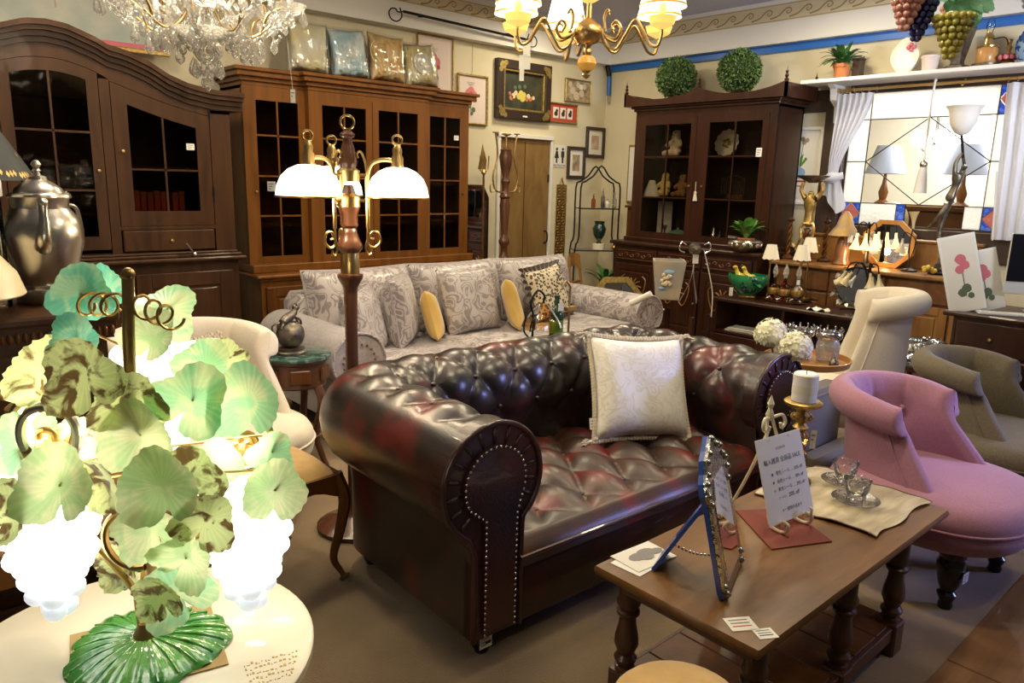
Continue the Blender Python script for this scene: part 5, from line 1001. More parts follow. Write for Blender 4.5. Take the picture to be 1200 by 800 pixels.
for k, a in enumerate((-42 + 12, -42 - 25, 180 - 42 + 20, 180 - 42 - 14, 62)):
    q = Matrix.Rotation(radians(a), 4, 'Z'); R_ = .33 if k < 4 else .26; dz = (.055, 0, .05, -.01, 0)[k] if False else (.0, .0, .0, .0, .0)[k]
    m = MB(); m.T = q; m.tube([(.06, 0, 2.16), (.085, 0, 2.10), (.13, 0, 2.075), (.17, 0, 2.13), (.21, 0, 2.19), (.245, 0, 2.15), (.28, 0, 2.09), (.315, 0, 2.08), (.33, 0, 2.12), (.33, 0, 2.155)], .0065, 8, 6); arm = m.build('arm', 'old_brass', t)
    m = MB(); m.T = q; m.tube([(.06, 0, 2.15), (.09, 0, 2.13), (.13, 0, 2.12), (.15, 0, 2.16), (.13, 0, 2.19), (.11, 0, 2.175), (.118, 0, 2.155)], .006, 6, 5).tube([(.08, 0, 2.16), (.072, 0, 2.21), (.085, 0, 2.24), (.095, 0, 2.23)], .005, 6, 4).build('scroll', 'old_brass', arm)
    c = q @ V((.33, 0, 0)); lathe_([(.012, 2.145), (.02, 2.15), (.05, 2.165), (.06, 2.195)], 'lit_amber', 'amber_cup', t, (c.x, c.y, 0), 16); lathe_([(.012, 2.17), (.018, 2.19), (.011, 2.205), (.018, 2.225), (.010, 2.25)], 'lit_amber', 'candle_tube', t, (c.x, c.y, 0), 12); lathe_([(.098, 2.235), (.06, 2.40)], 'lit_cream', 'lamp_shade', t, (c.x, c.y, 0), 22, 180, cap=False); lathe_([(.099, 2.233), (.0985, 2.243)], 'gold_silk', 'shade_trim', t, (c.x, c.y, 0), 22, 180, cap=False)
bulb('chandelier_light', (2.57, 2.40, 2.5), 30)
m = MB()
o = thing('tag_bundle', 'white price tags tied to the brass chandelier arm', 'label', (2.365, 2.585, 1.99), 0)
for k, (x, z, w_) in enumerate(((0, .03, .05), (.008, .085, .032), (-.012, -.02, .02))): q = MB(); q.T = rot('Z', -42); q.box(x - w_ / 2, x + w_ / 2, -.002 * k, -.002 * k + .001, z - .03, z + .03); q.build('tag', 'card_white', o, 0)
MB().tube([(0, 0, .11), (.01, .0, .16)], .0015, 4).build('string', 'ink_grey', o)

# ================================================================ CRYSTAL CHANDELIER
t = thing('crystal_chandelier', 'crystal chandelier with glass drops and pale gold arms above the armoire', 'chandelier', (1.125, 3.03, 0))
drop = MB().lathe([(0, -.03), (.011, -.02), (.013, -.012), (.009, .004), (.002, .018), (0, .022)], 7, False); d0 = None; bead = MB().ball((0, 0, 0), .008, 6, 4); e0 = None
def hang(x, y, z, s=1.0, par=t):
    global d0
    if d0 is None: d0 = drop.build('crystal_drop', 'crystal', par, 0, (x, y, z))
    else: inst('crystal_drop', d0.data, par, (x, y, z)).scale = (s, s, s)
lathe_([(.0, 1.9), (.03, 1.92), (.05, 1.95), (.03, 1.98), (.02, 2.02), (.06, 2.06), (.08, 2.10), (.05, 2.14), (.02, 2.18), (.02, 2.3), (.05, 2.36), (.02, 2.4), (.015, 3.13)], 'crystal', 'glass_stem', t, n=14, sm=20)
lathe_([(.05, 1.985), (.13, 1.998), (.16, 2.02), (.155, 2.022), (.12, 2.004), (.05, 1.99)], 'crystal', 'lower_dish', t, n=24)
for k in range(8):
    a = 2 * pi * k / 8 + .25; q = Matrix.Rotation(a, 4, 'Z'); m = MB(); m.T = q; m.tube([(.04, 0, 2.12), (.09, 0, 2.03), (.17, 0, 2.0), (.25, 0, 2.05), (.30, 0, 2.07), (.315, 0, 2.11)], .010, 7, 6); m.tube([(.05, 0, 2.16), (.12, 0, 2.20), (.18, 0, 2.14), (.14, 0, 2.10), (.11, 0, 2.13)], .008, 7, 5); arm = m.build('glass_arm', 'crystal', t)
    m = MB(); m.T = q; m.tube([(.05, 0, 2.125), (.1, 0, 2.045), (.17, 0, 2.016), (.24, 0, 2.062)], .0045, 6, 5).tube([(.2, 0, 2.02), (.23, 0, 2.10), (.28, 0, 2.13), (.27, 0, 2.17), (.245, 0, 2.15)], .005, 6, 5).build('gilt_wire', 'brass', arm)
    c = q @ V((.315, 0, 0)); lathe_([(.012, 2.10), (.045, 2.115), (.062, 2.14), (.058, 2.142), (.04, 2.122), (.012, 2.112)], 'crystal', 'drip_dish', t, (c.x, c.y, 0), 14, 20); lathe_([(.011, 2.12), (.011, 2.23)], 'wax', 'candle_sleeve', t, (c.x, c.y, 0), 10); lathe_([(.006, 2.23), (.012, 2.25), (.01, 2.27), (0, 2.30)], 'candle_bulb', 'bulb', t, (c.x, c.y, 0), 8)
    for j in range(6): b = 2 * pi * j / 6; hang(c.x + .056 * cos(b), c.y + .056 * sin(b), 2.098, random.uniform(.9, 1.25))
    for j, (r, z) in enumerate(((.10, 2.0), (.17, 1.955), (.25, 2.0), (.2, 1.985), (.13, 2.07))): p = q @ V((r, 0, 0)); hang(p.x, p.y, z + random.uniform(-.02, .02), random.uniform(1, 1.6))
for j in range(14): b = 2 * pi * j / 14; hang(.155 * cos(b), .155 * sin(b), 1.985, 1.2)
for j in range(6): b = 2 * pi * j / 6; hang(.05 * cos(b), .05 * sin(b), 1.90, 1.5)
hang(0, 0, 1.865, 1.9)
for k in range(8):
    a0 = 2 * pi * k / 8 + .25; a1 = 2 * pi * (k + 1) / 8 + .25
    m = MB()
    for j in range(11): u = j / 10; a = a0 + (a1 - a0) * u; r = .30 - .03 * sin(pi * u); m.ball((r * cos(a), r * sin(a), 2.09 - .07 * sin(pi * u)), .007, 6, 4)
    m.build('bead_swag', 'crystal', t, 180)
bulb('crystal_light', (1.125, 3.03, 2.36), 26, (1, .86, .64), .15)
price_tag(t, (.24, -.22, 1.80), .018, .05, 90, -40); MB().tube([(.24, -.22, 1.825), (.235, -.2, 2.0)], .0012, 4).build('tag_string', 'paper', t)
# ================================================================ GRAPE LAMP ON THE ROUND TABLE
t = thing('round_table', 'cream painted round table under the grape lamp', 'table', (.284, 1.255, 0)); lathe_([(0, .675), (.285, .675), (.296, .68), (.2965, .695), (.29, .70), (0, .70)], 'table_cream', 'tabletop', t, n=64); lathe_([(.26, .64), (.27, .645), (.27, .675)], 'gold_silk', 'apron', t, n=40)
lathe_([(.14, 0), (.15, .02), (.06, .05), (.03, .1), (.045, .3), (.03, .5), (.05, .62), (.1, .64)], 'table_cream', 'pedestal', t, n=20)
o = txt('RIGHT\nPRICE', .02, 'gold_leaf', t, (.13, -.20, .7008), 0, 0, -30) if False else None
q = MB()
for i in range(5):
    x = -.04
    while x < .05 - .006 * i: w_ = random.uniform(.0012, .005); y_ = .012 - .014 * i + random.uniform(-.001, .004); q.box(x, x + w_, y_, y_ + random.uniform(.001, .006), 0, .0006); x += w_ + random.uniform(.001, .005)
o = q.build('painted_script', 'ink_gold', t, 0); o.location = (.165, -.175, .7002); o.rotation_euler = (0, 0, radians(-12))
q = MB()
for k in range(6): q.box(-.04 + k * .013, -.03 + k * .013, 0, .012 + .006 * (k % 2), 0, .0008)
o = q.build('painted_script_red', 'ink_red', t, 0); o.location = (-.17, -.19, .7002); o.rotation_euler = (0, 0, radians(-20))
t = thing('brown_card', 'square of brown cardboard lying under the green glass lamp foot', 'card', (.305, 1.25, .7008), -12); MB().box(-.115, .115, -.105, .105, 0, .002).build('sheet', 'brown_card', t, 0)
t = thing('grape_lamp', 'glass table lamp with lit grape cluster shades and green glass vine leaves', 'lamp', (.305, 1.25, .703))
def foot(u, v):
    a = 2 * pi * u; r = .128 * v * (1 + .06 * cos(3 * a + 1) + .025 * sin(11 * a)); return (r * cos(a), r * sin(a), .024 * (1 - v ** 3) + .004 + .003 * sin(22 * a) * v + (-.003 if v > .97 else 0))
MB().grid(120, 14, foot, cu=True).build('leaf_foot', 'green_glass', t, 180)
m = MB()
for k in range(22): a = 2 * pi * k / 22; m.tube([foot(k / 22, .2), V(foot(k / 22, .6)) + V((0, 0, .002)), V(foot(k / 22, .94)) + V((0, 0, .001))], .0022, 5)
m.build('leaf_ribs', 'green_glass', t)
O = V((.305, 1.25, .703)); wp = lambda p: V(p) - O
MB().tube([(0, 0, .02), (.0, .015, .1), wp((.31, 1.20, .857)), wp((.292, 1.165, 1.152)), wp((.30, 1.158, 1.355))], lambda u: .0105 - .002 * u, 10, 6).build('stem', 'old_brass', t); MB().ball(wp((.30, 1.158, 1.356)), .010, 10, 8).build('stem_cap', 'old_brass', t); lathe_([(.022, .02), (.02, .03), (.01, .05)], 'old_brass', 'stem_socket', t, n=14)
CL = [((.195, 1.325, 1.02), .125), ((.458, 1.175, 1.0), .12), ((.40, 1.395, 1.20), .10), ((.20, 1.47, 1.05), .1)]
for k, (c, s) in enumerate(CL):
    c = V(c) - O; st0 = V((.015, .06, .18 + .25 * (k == 2)))
    up = c + V((0, 0, .13)); e = MB().tube([(.005, .03, .08), V((c.x * .45, c.y * .45 + .02, .18)), V((c.x * 1.15, c.y * 1.1, c.z * .8)), c + V((.02, -.01, .06)), c + V((.0, 0, .075)), c + V((0, 0, .04))], .006, 8, 6).build('branch', 'brass', t)
    lathe_([(.012, .0), (.026, .01), (.03, .03), (.012, .045)], 'brass', 'shade_holder', t, tuple(c + V((0, 0, .02))), 14)
    core = MB().lathe([(0, -.235), (.02, -.22), (.045, -.15), (.062, -.07), (.058, -.01), (.02, .02)], 14); sh = core.build('grape_shade', 'lit_grape', t, 180, tuple(c)); g0 = None
    rows = [(-.02, .062, 10), (-.055, .066, 11), (-.09, .06, 10), (-.125, .052, 9), (-.16, .042, 7), (-.195, .028, 5), (-.228, .012, 3)]
    gm = MB().ball((0, 0, 0), .0185, 10, 7)
    for j, (z, r, n) in enumerate(rows):
        for i in range(n):
            a = 2 * pi * (i + .5 * (j % 2)) / n; p = (r * cos(a), r * sin(a), z + random.uniform(-.005, .005))
            if g0 is None: g0 = gm.build('grape', 'lit_grape', sh, 180, p); g1 = g0.data.copy(); g1.materials[0] = M_('grape_opal')
            else: inst('grape', g1 if j >= 5 else g0.data, sh, p)
    bulb('grape_bulb', tuple(O + c + V((0, 0, .075))), 2.2, (1, .86, .6), .02)
# coiled tubes
F_ = V((.67, .74, 0)); R2 = V((.746, -.666, 0))
def coil(c, r, turns, a0, tb, nm, m, flat=.85):
    P = []
    for k in range(int(24 * turns)): a = a0 + 2 * pi * k / 24; P.append(V(c) - O + R2 * (r * cos(a)) + V((0, 0, 1)) * (r * 1.12 * sin(a)) + F_ * (.012 * k / 24))
    return MB().tube(P, tb, 8).build(nm, m, t)
coil((.199, 1.29, 1.095), .042, 1.5, 1.2, .0075, 'brass_loop', 'pewter'); coil((.445, 1.15, 1.075), .05, .75, 3.3, .006, 'brass_loop', 'brass'); coil((.20, 1.33, 1.10), .045, .8, 1.9, .009, 'brass_loop', 'old_brass'); coil((.285, 1.2, .93), .045, .6, 1.6, .006, 'brass_loop', 'brass'); coil((.38, 1.24, .98), .05, .6, .0, .006, 'brass_loop', 'brass')
for s, x in ((-1, .31), (1, .365)):
    P = []
    for k in range(60): u = k / 59; a = u * 6 * pi; P.append(wp((.30, 1.17, 1.31)) + R2 * s * (.015 + .05 * u) + V((0, 0, .016 * sin(a) - .02 * u * (s > 0) - .0 * u)) + F_ * .012 * cos(a) + R2 * .010 * cos(a))
    MB().tube(P, .0024, 5).build('wire_tendril', 'brass', t)
# glass leaves: lobed, cupped, each its own part
def leaf_mesh(seed, lob, notch):
    rnd = random.Random(seed); ph = rnd.uniform(0, 6)
    def f(u, v):
        a = 2 * pi * u; d = min(abs(a - pi * 1.5), 2 * pi - abs(a - pi * 1.5)); k = 1 - notch * math.exp(-(d / .16) ** 2)
        r = v * k * (1 + lob * cos(3 * (a - pi / 2)) + .025 * cos(19 * a + ph) + .04 * cos(5 * a + ph)); rip = .035 * sin(30 * a + ph) * v ** 2
        return (r * cos(a), r * sin(a), .30 * r * r + .13 * r * cos(2 * a + ph) * v + rip)
    return MB().grid(72, 7, f, cu=True)
lm = [leaf_mesh(s, l, n) for s, l, n in ((1, .12, .5), (2, .07, .35), (3, .16, .6))]
LV = [(0.271, 1.318, 1.309, 0.06, 't', .5, .3), (0.306, 1.34, 1.303, 0.06, 't', -.2, .1), (0.377, 1.249, 1.285, 0.06, 'g', .5, .0), (0.334, 1.18, 1.256, 0.055, 'p', -.2, .2), (0.218, 1.312, 1.186, 0.075, 'b', -.2, .1), (0.225, 1.12, 1.222, 0.068, 'b', .1, .0), (0.285, 1.157, 1.17, 0.06, 'b', .3, -.3), (0.436, 1.088, 1.159, 0.066, 'g', .1, .1), (0.366, 1.125, 1.163, 0.064, 'g', -.1, .2), (0.411, 1.192, 1.196, 0.05, 'g', .2, .4), (0.296, 1.147, 1.117, 0.066, 'p', .0, -.1), (0.176, 1.323, 1.08, 0.055, 'g', -.4, 0), (0.191, 1.175, 1.055, 0.068, 'p', -.1, .2), (0.3, 1.076, 1.059, 0.066, 'p', .0, -.1), (0.35, 1.099, 1.052, 0.055, 'b', .2, -.2), (0.255, 1.17, 1.039, 0.058, 'b', -.3, -.1), (0.454, 1.045, 1.021, 0.055, 'p', .4, .1), (0.321, 1.125, 0.859, 0.064, 'g', .3, -.3), (0.131, 1.229, 1.013, 0.055, 'b', -.3, .1), (0.405, 1.143, 1.052, 0.045, 'g', .2, 0), (0.247, 1.258, 1.246, 0.052, 't', -.2, .5), (0.452, 1.208, 1.201, 0.042, 'b', .4, .4), (0.267, 1.375, 1.045, 0.06, 'b', 0, 0), (0.289, 1.113, 0.982, 0.06, 'p', 0, -.4), (0.351, 1.057, 0.998, 0.052, 'b', .2, 0), (0.205, 1.431, 1.073, 0.055, 'g', -.2, .2), (0.482, 1.114, 1.057, 0.042, 'g', .5, 0), (0.29, 1.30, 0.845, 0.055, 'b', -.4, -.2), (0.387, 1.26, 0.87, 0.05, 'g', .4, -.2), (.29, 1.09, .88, .045, 'b', 0, -.2), (.33, 1.09, .93, .055, 'p', 0, -.3)]
cache = {}
for i, (x, y, z, s, c, tx, tz) in enumerate(LV):
    mn = {'t': 'leaf_teal', 'g': 'leaf_green', 'b': 'leaf_brown', 'p': 'leaf_pale'}[c]; key = (i % 3, mn)
    if key not in cache: cache[key] = lm[i % 3].build('glass_leaf', mn, t, 180); o = cache[key]
    else: o = inst('glass_leaf', cache[key].data, t)
    n = (-F_ + R2 * tx + V((0, 0, tz + .15))).normalized(); rr = random.Random(i)
    o.rotation_mode = 'QUATERNION'; o.rotation_quaternion = n.to_track_quat('Z', 'Y') @ Euler((rr.uniform(-.25, .25), rr.uniform(-.25, .25), rr.uniform(-.7, .7))).to_quaternion(); o.location = V((x, y, z)) - O; o.scale = (s * (.86 if z < 1.2 else .76),) * 3
m0 = None
for i, (x, y, z, s, c, tx, tz) in enumerate(LV):
    if i % 2: continue
    p = V((x, y, z)) - O; MB().tube([p, p + V((0, 0, .02)) + F_ * .03, V((p.x * .6, p.y * .6 + .03, p.z + .01)), V((.02, .06, p.z * .95))], .0022, 5, 4).build('leaf_stalk', 'brass', t)
t = thing('wooden_bench', 'low slatted brown wooden bench before the beaded chest, seen between the lamp leaves', 'bench', (.34, 2.36, 0))
for k in range(5): MB().box(-.30, .30, -.25 + k * .102, -.25 + k * .102 + .094, .53, .555, .004).build('slat', 'golden_oak', t, 0)
MB().box(-.28, .28, -.23, -.21, .45, .53).build('front_rail', 'walnut', t, 0); MB().box(-.28, .28, .21, .23, .45, .53).build('back_rail', 'walnut', t, 0)
for x in (-.27, .27):
    for y in (-.21, .21): MB().box(x - .022, x + .022, y - .022, y + .022, 0, .53).build('leg', 'walnut', t, 0)
# ================================================================ BUILDERS FOR SMALL THINGS
import bmesh
def skin(nm, pts, edges, par, m, sub=1, root=0):
    me = D.meshes.new(nm); bm = bmesh.new(); ly = bm.verts.layers.skin.verify(); vs = []
    for i, (x, y, z, r) in enumerate(pts): v = bm.verts.new((x, y, z)); v[ly].radius = (r, r); v[ly].use_root = (i == root); vs.append(v)
    for a, b in edges: bm.edges.new((vs[a], vs[b]))
    bm.to_mesh(me); bm.free(); me.materials.append(M_(m)); o = inst(nm, me, par); o.modifiers.new('s', 'SKIN').use_smooth_shade = True; q = o.modifiers.new('d', 'SUBSURF'); q.levels = sub; q.render_levels = sub; return o
def lathe_thing(nm, lab, cat, loc, parts, rz=0, n=20, group=None, sx=1, sy=1):
    t = thing(nm, lab, cat, loc, rz, group)
    for pn, prof, m in parts: MB().lathe(prof, n, sx=sx, sy=sy).build(pn, m, t, 40)
    return t
def leaf_(m, b, tip, w, up=V((0, 0, 1)), n=4):
    b, tip = V(b), V(tip); d = tip - b; s = d.cross(up); s = s.normalized() if s.length > 1e-6 else V((1, 0, 0)); vs = []; fs = []
    for k in range(n + 1): u = k / n; c = b + d * u + V((0, 0, d.length * .18 * sin(pi * u))); ww = w * sin(pi * min(1, u * .92 + .05)) ** .8; vs += [c - s * ww, c + V((0, 0, -w * .15)), c + s * ww]
    for k in range(n): i = k * 3; fs += [(i, i + 1, i + 4, i + 3), (i + 1, i + 2, i + 5, i + 4)]
    return m.add(vs, fs)
def leafy(par, c, n, L, w, mt, spread=1.0, up=.5, seed=1, nm='leaf', droop=0):
    r = random.Random(seed)
    for k in range(n):
        a = r.uniform(0, 2 * pi); e = r.uniform(up - .35, up + .4); l = L * r.uniform(.7, 1.1); b = V(c) + V((.02 * cos(a), .02 * sin(a), r.uniform(0, .04)))
        tip = b + V((l * spread * cos(a) * cos(e), l * spread * sin(a) * cos(e), l * sin(e) - droop)); m = MB(); leaf_(m, b, tip, w * r.uniform(.8, 1.2)); m.tube([V(c) - V((0, 0, .02)), b], .0025, 4); m.build(nm, mt, par, 180)

# ================================================================ ON THE BEADED CONSOLE
t = thing('pewter_pot', 'tall pewter coffee pot with domed lid and front spout on the dark chest', 'pot', (.52, 3.0, 1.051), 0)
lathe_([(.095, 0), (.10, .008), (.10, .05), (.085, .056), (.08, .062), (.085, .075), (.105, .14), (.122, .21), (.124, .245), (.112, .285), (.09, .315), (.086, .32), (.088, .352), (.09, .355)], 'pewter', 'pot_body', t, n=36); lathe_([(.094, .353), (.097, .358), (.094, .366), (.075, .372), (.07, .385), (.045, .405), (.03, .415), (.028, .425), (.012, .43), (.008, .438), (.014, .445), (.008, .452), (.016, .465), (.008, .478), (0, .48)], 'pewter', 'lid', t, n=30)
MB().tube([(-.02, -.11, .20), (-.025, -.145, .225), (-.02, -.15, .27), (-.018, -.15, .335), (-.018, -.158, .35)], lambda u: .03 - .016 * min(1, u * 1.6), 12, 6).build('spout', 'pewter', t, 180); MB().tube([(.085, .05, .33), (.125, .075, .31), (.135, .08, .2), (.10, .05, .12)], .007, 8, 6).build('handle', 'pewter', t)
t = thing('dome_lamp', 'cream glass dome lamp on the dark chest in front of the pewter pot', 'lamp', (.23, 2.82, 1.051)); lathe_([(.07, 0), (.075, .01), (.04, .03), (.03, .05), (.02, .12)], 'white_paint', 'base', t); lathe_([(0, .235), (.07, .225), (.13, .19), (.175, .13), (.195, .065), (.19, .06), (.17, .125), (.125, .182), (.07, .215), (0, .225)], 'cream_glass', 'glass_shade', t, n=36, cap=False)
t = thing('hurricane_glass', 'clear glass cylinder jar with white lid beside the pewter pot', 'jar', (.345, 2.95, 1.051)); lathe_([(.055, 0), (.058, .005), (.058, .36), (.055, .36), (.055, .006), (0, .006)], 'clear', 'cylinder', t, n=24); lathe_([(.062, .36), (.064, .365), (.064, .41), (.058, .418), (0, .42)], 'white_paint', 'lid', t, n=24); lathe_([(.02, .01), (.02, .22), (0, .225)], 'book_red', 'candle', t)
t = thing('shaded_lamp', 'black lampshade lamp with gold leaf garland, behind the glass jar', 'lamp', (.36, 3.15, 1.051)); lathe_([(.06, 0), (.06, .02), (.025, .04), (.04, .2), (.03, .36), (.012, .40), (.01, .5)], 'old_brass', 'base', t); lathe_([(.185, .41), (.055, .635)], 'black_shade', 'lamp_shade', t, n=36, cap=False); m = MB()
for k in range(70):
    a = k * 2.39; z = .425 + .07 * ((k * .618) % 1); r = .186 - .13 * (z - .41) / .225; q = Matrix.Rotation(a, 4, 'Z') @ tr(r, 0, z) @ rot('Y', -30); m.T = q; m.add([(0, -.006, 0), (.0, 0, -.012), (0, .006, 0), (0, 0, .014)], [(0, 1, 2, 3)])
m.build('gold_leaf_garland', 'gold_leaf', t, 0)

# ================================================================ ON TOP OF THE CASES
for k, (x, mname, lab, hh) in enumerate(((2.80, 'yellow_cloth', 'cream and yellow cushion in clear plastic, first on the bookcase top', .40), (3.16, 'blue_cloth', 'pale blue and white cushion in clear plastic on the bookcase top', .40), (3.50, 'orange_cloth', 'orange patterned cushion in clear plastic on the bookcase top', .40), (3.84, 'gold_cloth', 'gold medallion cushion in clear plastic, last on the bookcase top', .38))):
    c = cushion(lab, (x, 5.50 + .03 * (k % 2), 2.248 + hh / 2), -12, 3 * (-1) ** k, -4, .33, hh, .12, mname, 'wrapped cushions on the bookcase')
    pillow_mb(.345, hh + .02, .145, n=22, pinch=.02).build('plastic_wrapper', 'plastic', c, 180)
    if k == 3: MB().at(tr(0, -.066, 0) @ rot('X', 90)).lathe([(0, 0), (.09, .0), (.085, .003), (0, .004)], 24).build('medallion', 'paper', c, 0)
    if k == 2:
        for r in (.05, .08, .11): MB().tube([(-.06 + r * cos(a), -.058 + .12 * r * r, .02 + r * sin(a)) for a in [2 * pi * i / 24 for i in range(24)]], .003, 5, 0, True).build('stitched_ring', 'gold_cloth', c)
a = picture('large_painting', 'large framed landscape painting high on the back wall above the armoire', .70, 1.85, 2.28, 2.95, 'gilt_frame', .03, 'red_mat' if False else 'rose_pink', 'painting_blue', 'painting', y=5.68, mw=.03, depth=.03); blob([(-.1, .1), (-.06, .14), (-.13, .16)], [.05, .045, .04], 'fruit_pale', 'painted_tree', a); MB().box(-.1, -.09, -.0155, -.014, -.12, .1).build('painted_trunk', 'photo_sepia', a, 0)
for (x, y), lab in (((6.22, 4.62), 'boxwood topiary ball on the china cabinet, nearer the wall corner'), ((6.22, 3.93), 'boxwood topiary ball on the china cabinet, nearer the window')):
    t = thing('topiary_ball', lab, 'plant', (x, y, 2.33)); MB().ball((0, 0, .19), .165, 18, 12).build('moss_core', 'topiary_core', t); m = MB(); r = random.Random(int(y * 10))
    for k in range(2600):
        u, a = r.uniform(-1, 1), r.uniform(0, 2 * pi); s = sqrt(1 - u * u); c = V((s * cos(a), s * sin(a), u)); p = c * r.uniform(.16, .187) + V((0, 0, .19)); d = (c + V((r.uniform(-1, 1), r.uniform(-1, 1), r.uniform(-1, 1))) * .8).normalized(); s_ = d.cross(c + V((.01, .02, .03))).normalized() * .0075
        m.add([p, p + d * .012 + s_, p + d * .026, p + d * .012 - s_], [(0, 1, 2, 3)])
    o = m.build('foliage', 'topiary', t, 0); o['kind'] = 'stuff'; lathe_([(.06, 0), (.07, .01), (.06, .03)], 'turned_oak', 'stand', t)

# ================================================================ IN THE CHINA CABINET
def bear(lab, x, y, z, s, m):
    t = thing('teddy_bear', lab, 'toy', (x, y, z), -90); t.scale = (s, s, s)
    skin('body', [(0, 0, .06, .055), (0, .005, .12, .06), (0, .01, .165, .035), (0, 0, .215, .052), (0, -.045, .205, .026), (-.055, -.01, .145, .026), (-.085, -.05, .10, .024), (.055, -.01, .145, .026), (.085, -.05, .10, .024), (-.05, -.03, .04, .034), (-.085, -.105, .03, .028), (.05, -.03, .04, .034), (.085, -.105, .03, .028), (-.04, .01, .255, .018), (.04, .01, .255, .018)], [(0, 1), (1, 2), (2, 3), (3, 4), (1, 5), (5, 6), (1, 7), (7, 8), (0, 9), (9, 10), (0, 11), (11, 12), (3, 13), (3, 14)], t, m, 2)
    for x in (-.02, .02): MB().ball((x, -.048, .232), .006, 8, 6).build('eye', 'ink', t)
    MB().ball((0, -.075, .212), .009, 8, 6).build('nose', 'ink', t)
bear('cream teddy bear sitting on the top shelf of the china cabinet', 6.24, 4.585, 1.775, .98, 'teddy_cream'); bear('yellow bear in white tulle on the middle cabinet shelf', 6.24, 4.68, 1.388, .9, 'teddy_yellow'); bear('brown bear beside the yellow one on the middle cabinet shelf', 6.24, 4.47, 1.388, .85, 'teddy_brown')
t = thing('tulle_bundle', 'white tulle cloth draped beside the yellow bear in the cabinet', 'cloth', (6.17, 4.79, 1.388)); m = MB(); m.grid(14, 8, lambda u, v: ((.075 - .05 * v) * cos(2 * pi * u) * (1 + .2 * sin(6 * pi * u)), (.09 - .06 * v) * sin(2 * pi * u), .16 * v), cu=True).build('drape', 'tulle', t, 180)
t = thing('china_plate', 'scalloped cream plate with gilt flower on the top cabinet shelf', 'plate', (6.33, 4.06, 1.775), -90); m = MB(); m.T = tr(0, 0, .128) @ rot('X', 78)
m.grid(60, 6, lambda u, v: ((.125 * v * (1 + .05 * cos(12 * 2 * pi * u) * (v > .9))) * cos(2 * pi * u), (.125 * v * (1 + .05 * cos(24 * pi * u) * (v > .9))) * sin(2 * pi * u), .018 * v * v), cu=True).build('plate', 'china', t, 180); m = MB(); m.T = tr(0, -.012, .128) @ rot('X', 78)
for k in range(5): a = 2 * pi * k / 5; m.ball((.03 * cos(a), .03 * sin(a), .006), (.02, .016, .003), 8, 4)
m.build('gilt_flower', 'gold_leaf', t)
t = thing('blue_box', 'small pale blue gift box beside the plate in the cabinet', 'box', (6.17, 4.245, 1.7715), -90); MB().box(-.05, .05, -.04, .04, 0, .065, .004).build('box', 'pale_blue', t, 0); MB().box(-.052, .052, -.042, .042, .065, .085, .004).build('lid', 'rose_red', t, 0)
t = thing('wire_basket', 'grey wire photo stand on the middle cabinet shelf', 'basket', (6.26, 3.93, 1.387), -90); m = MB(); m.box(-.15, .15, -.05, .05, 0, .05, .004).build('box', 'silver', t, 0); m = MB()
for k in range(14): x = -.125 + k * .0185; m.tube([(x, .02, .05), (x, .02, .19 + .02 * sin(k * .5))], .003, 5)
m.tube([(-.13, .02, .19), (0, .02, .215), (.12, .02, .19)], .004, 6, 4); m.build('wire_bars', 'pewter', t)
t = thing('upright_card', 'pale upright card with a small figure at the bottom of the cabinet', 'card', (6.33, 4.70, .981), -90); MB().box(-.12, .06, 0, .008, 0, .36).build('card', 'wall_white', t, 0)
lathe_thing('candle_holder', 'small silver candle holder before the pale card in the cabinet', 'candle holder', (6.2, 4.62, .981), [('base', [(.03, 0), (.03, .01), (.008, .02), (.008, .08), (.02, .1), (.018, .13), (0, .13)], 'pewter')])
lathe_thing('covered_dish', 'pale green covered dish at the bottom of the cabinet', 'dish', (6.2, 4.46, .981), [('bowl', [(.05, 0), (.10, .03), (.11, .04)], 'china'), ('lid', [(.112, .04), (.1, .06), (.05, .085), (.012, .095), (.012, .108), (0, .112)], 'leaf_teal')])
for k, (y, h, m_, lab) in enumerate(((4.05, .14, 'silver', 'small silver bottle, first in the bottom cabinet row'), (3.98, .12, 'dark_glaze', 'small black bottle, second in the bottom cabinet row'), (3.70, .17, 'teddy_brown', 'brown jar at the end of the bottom cabinet row'))): lathe_thing('small_bottle', lab, 'bottle', (6.2, y, .981), [('bottle_body', [(.022, 0), (.025, .005), (.025, h * .6), (.010, h * .75), (.010, h), (0, h)], m_)], n=12)
t = thing('shell_pile', 'pale shell ornament in the bottom of the cabinet', 'ornament', (6.2, 3.84, .981)); MB().ball((0, 0, .03), (.05, .07, .03), 10, 6).build('shell', 'china', t)
for k in range(5): MB().ball((-.02 + .01 * k, -.05 + .025 * k, .055), (.018, .014, .022), 8, 6).build('shell_lobe', 'china', t)

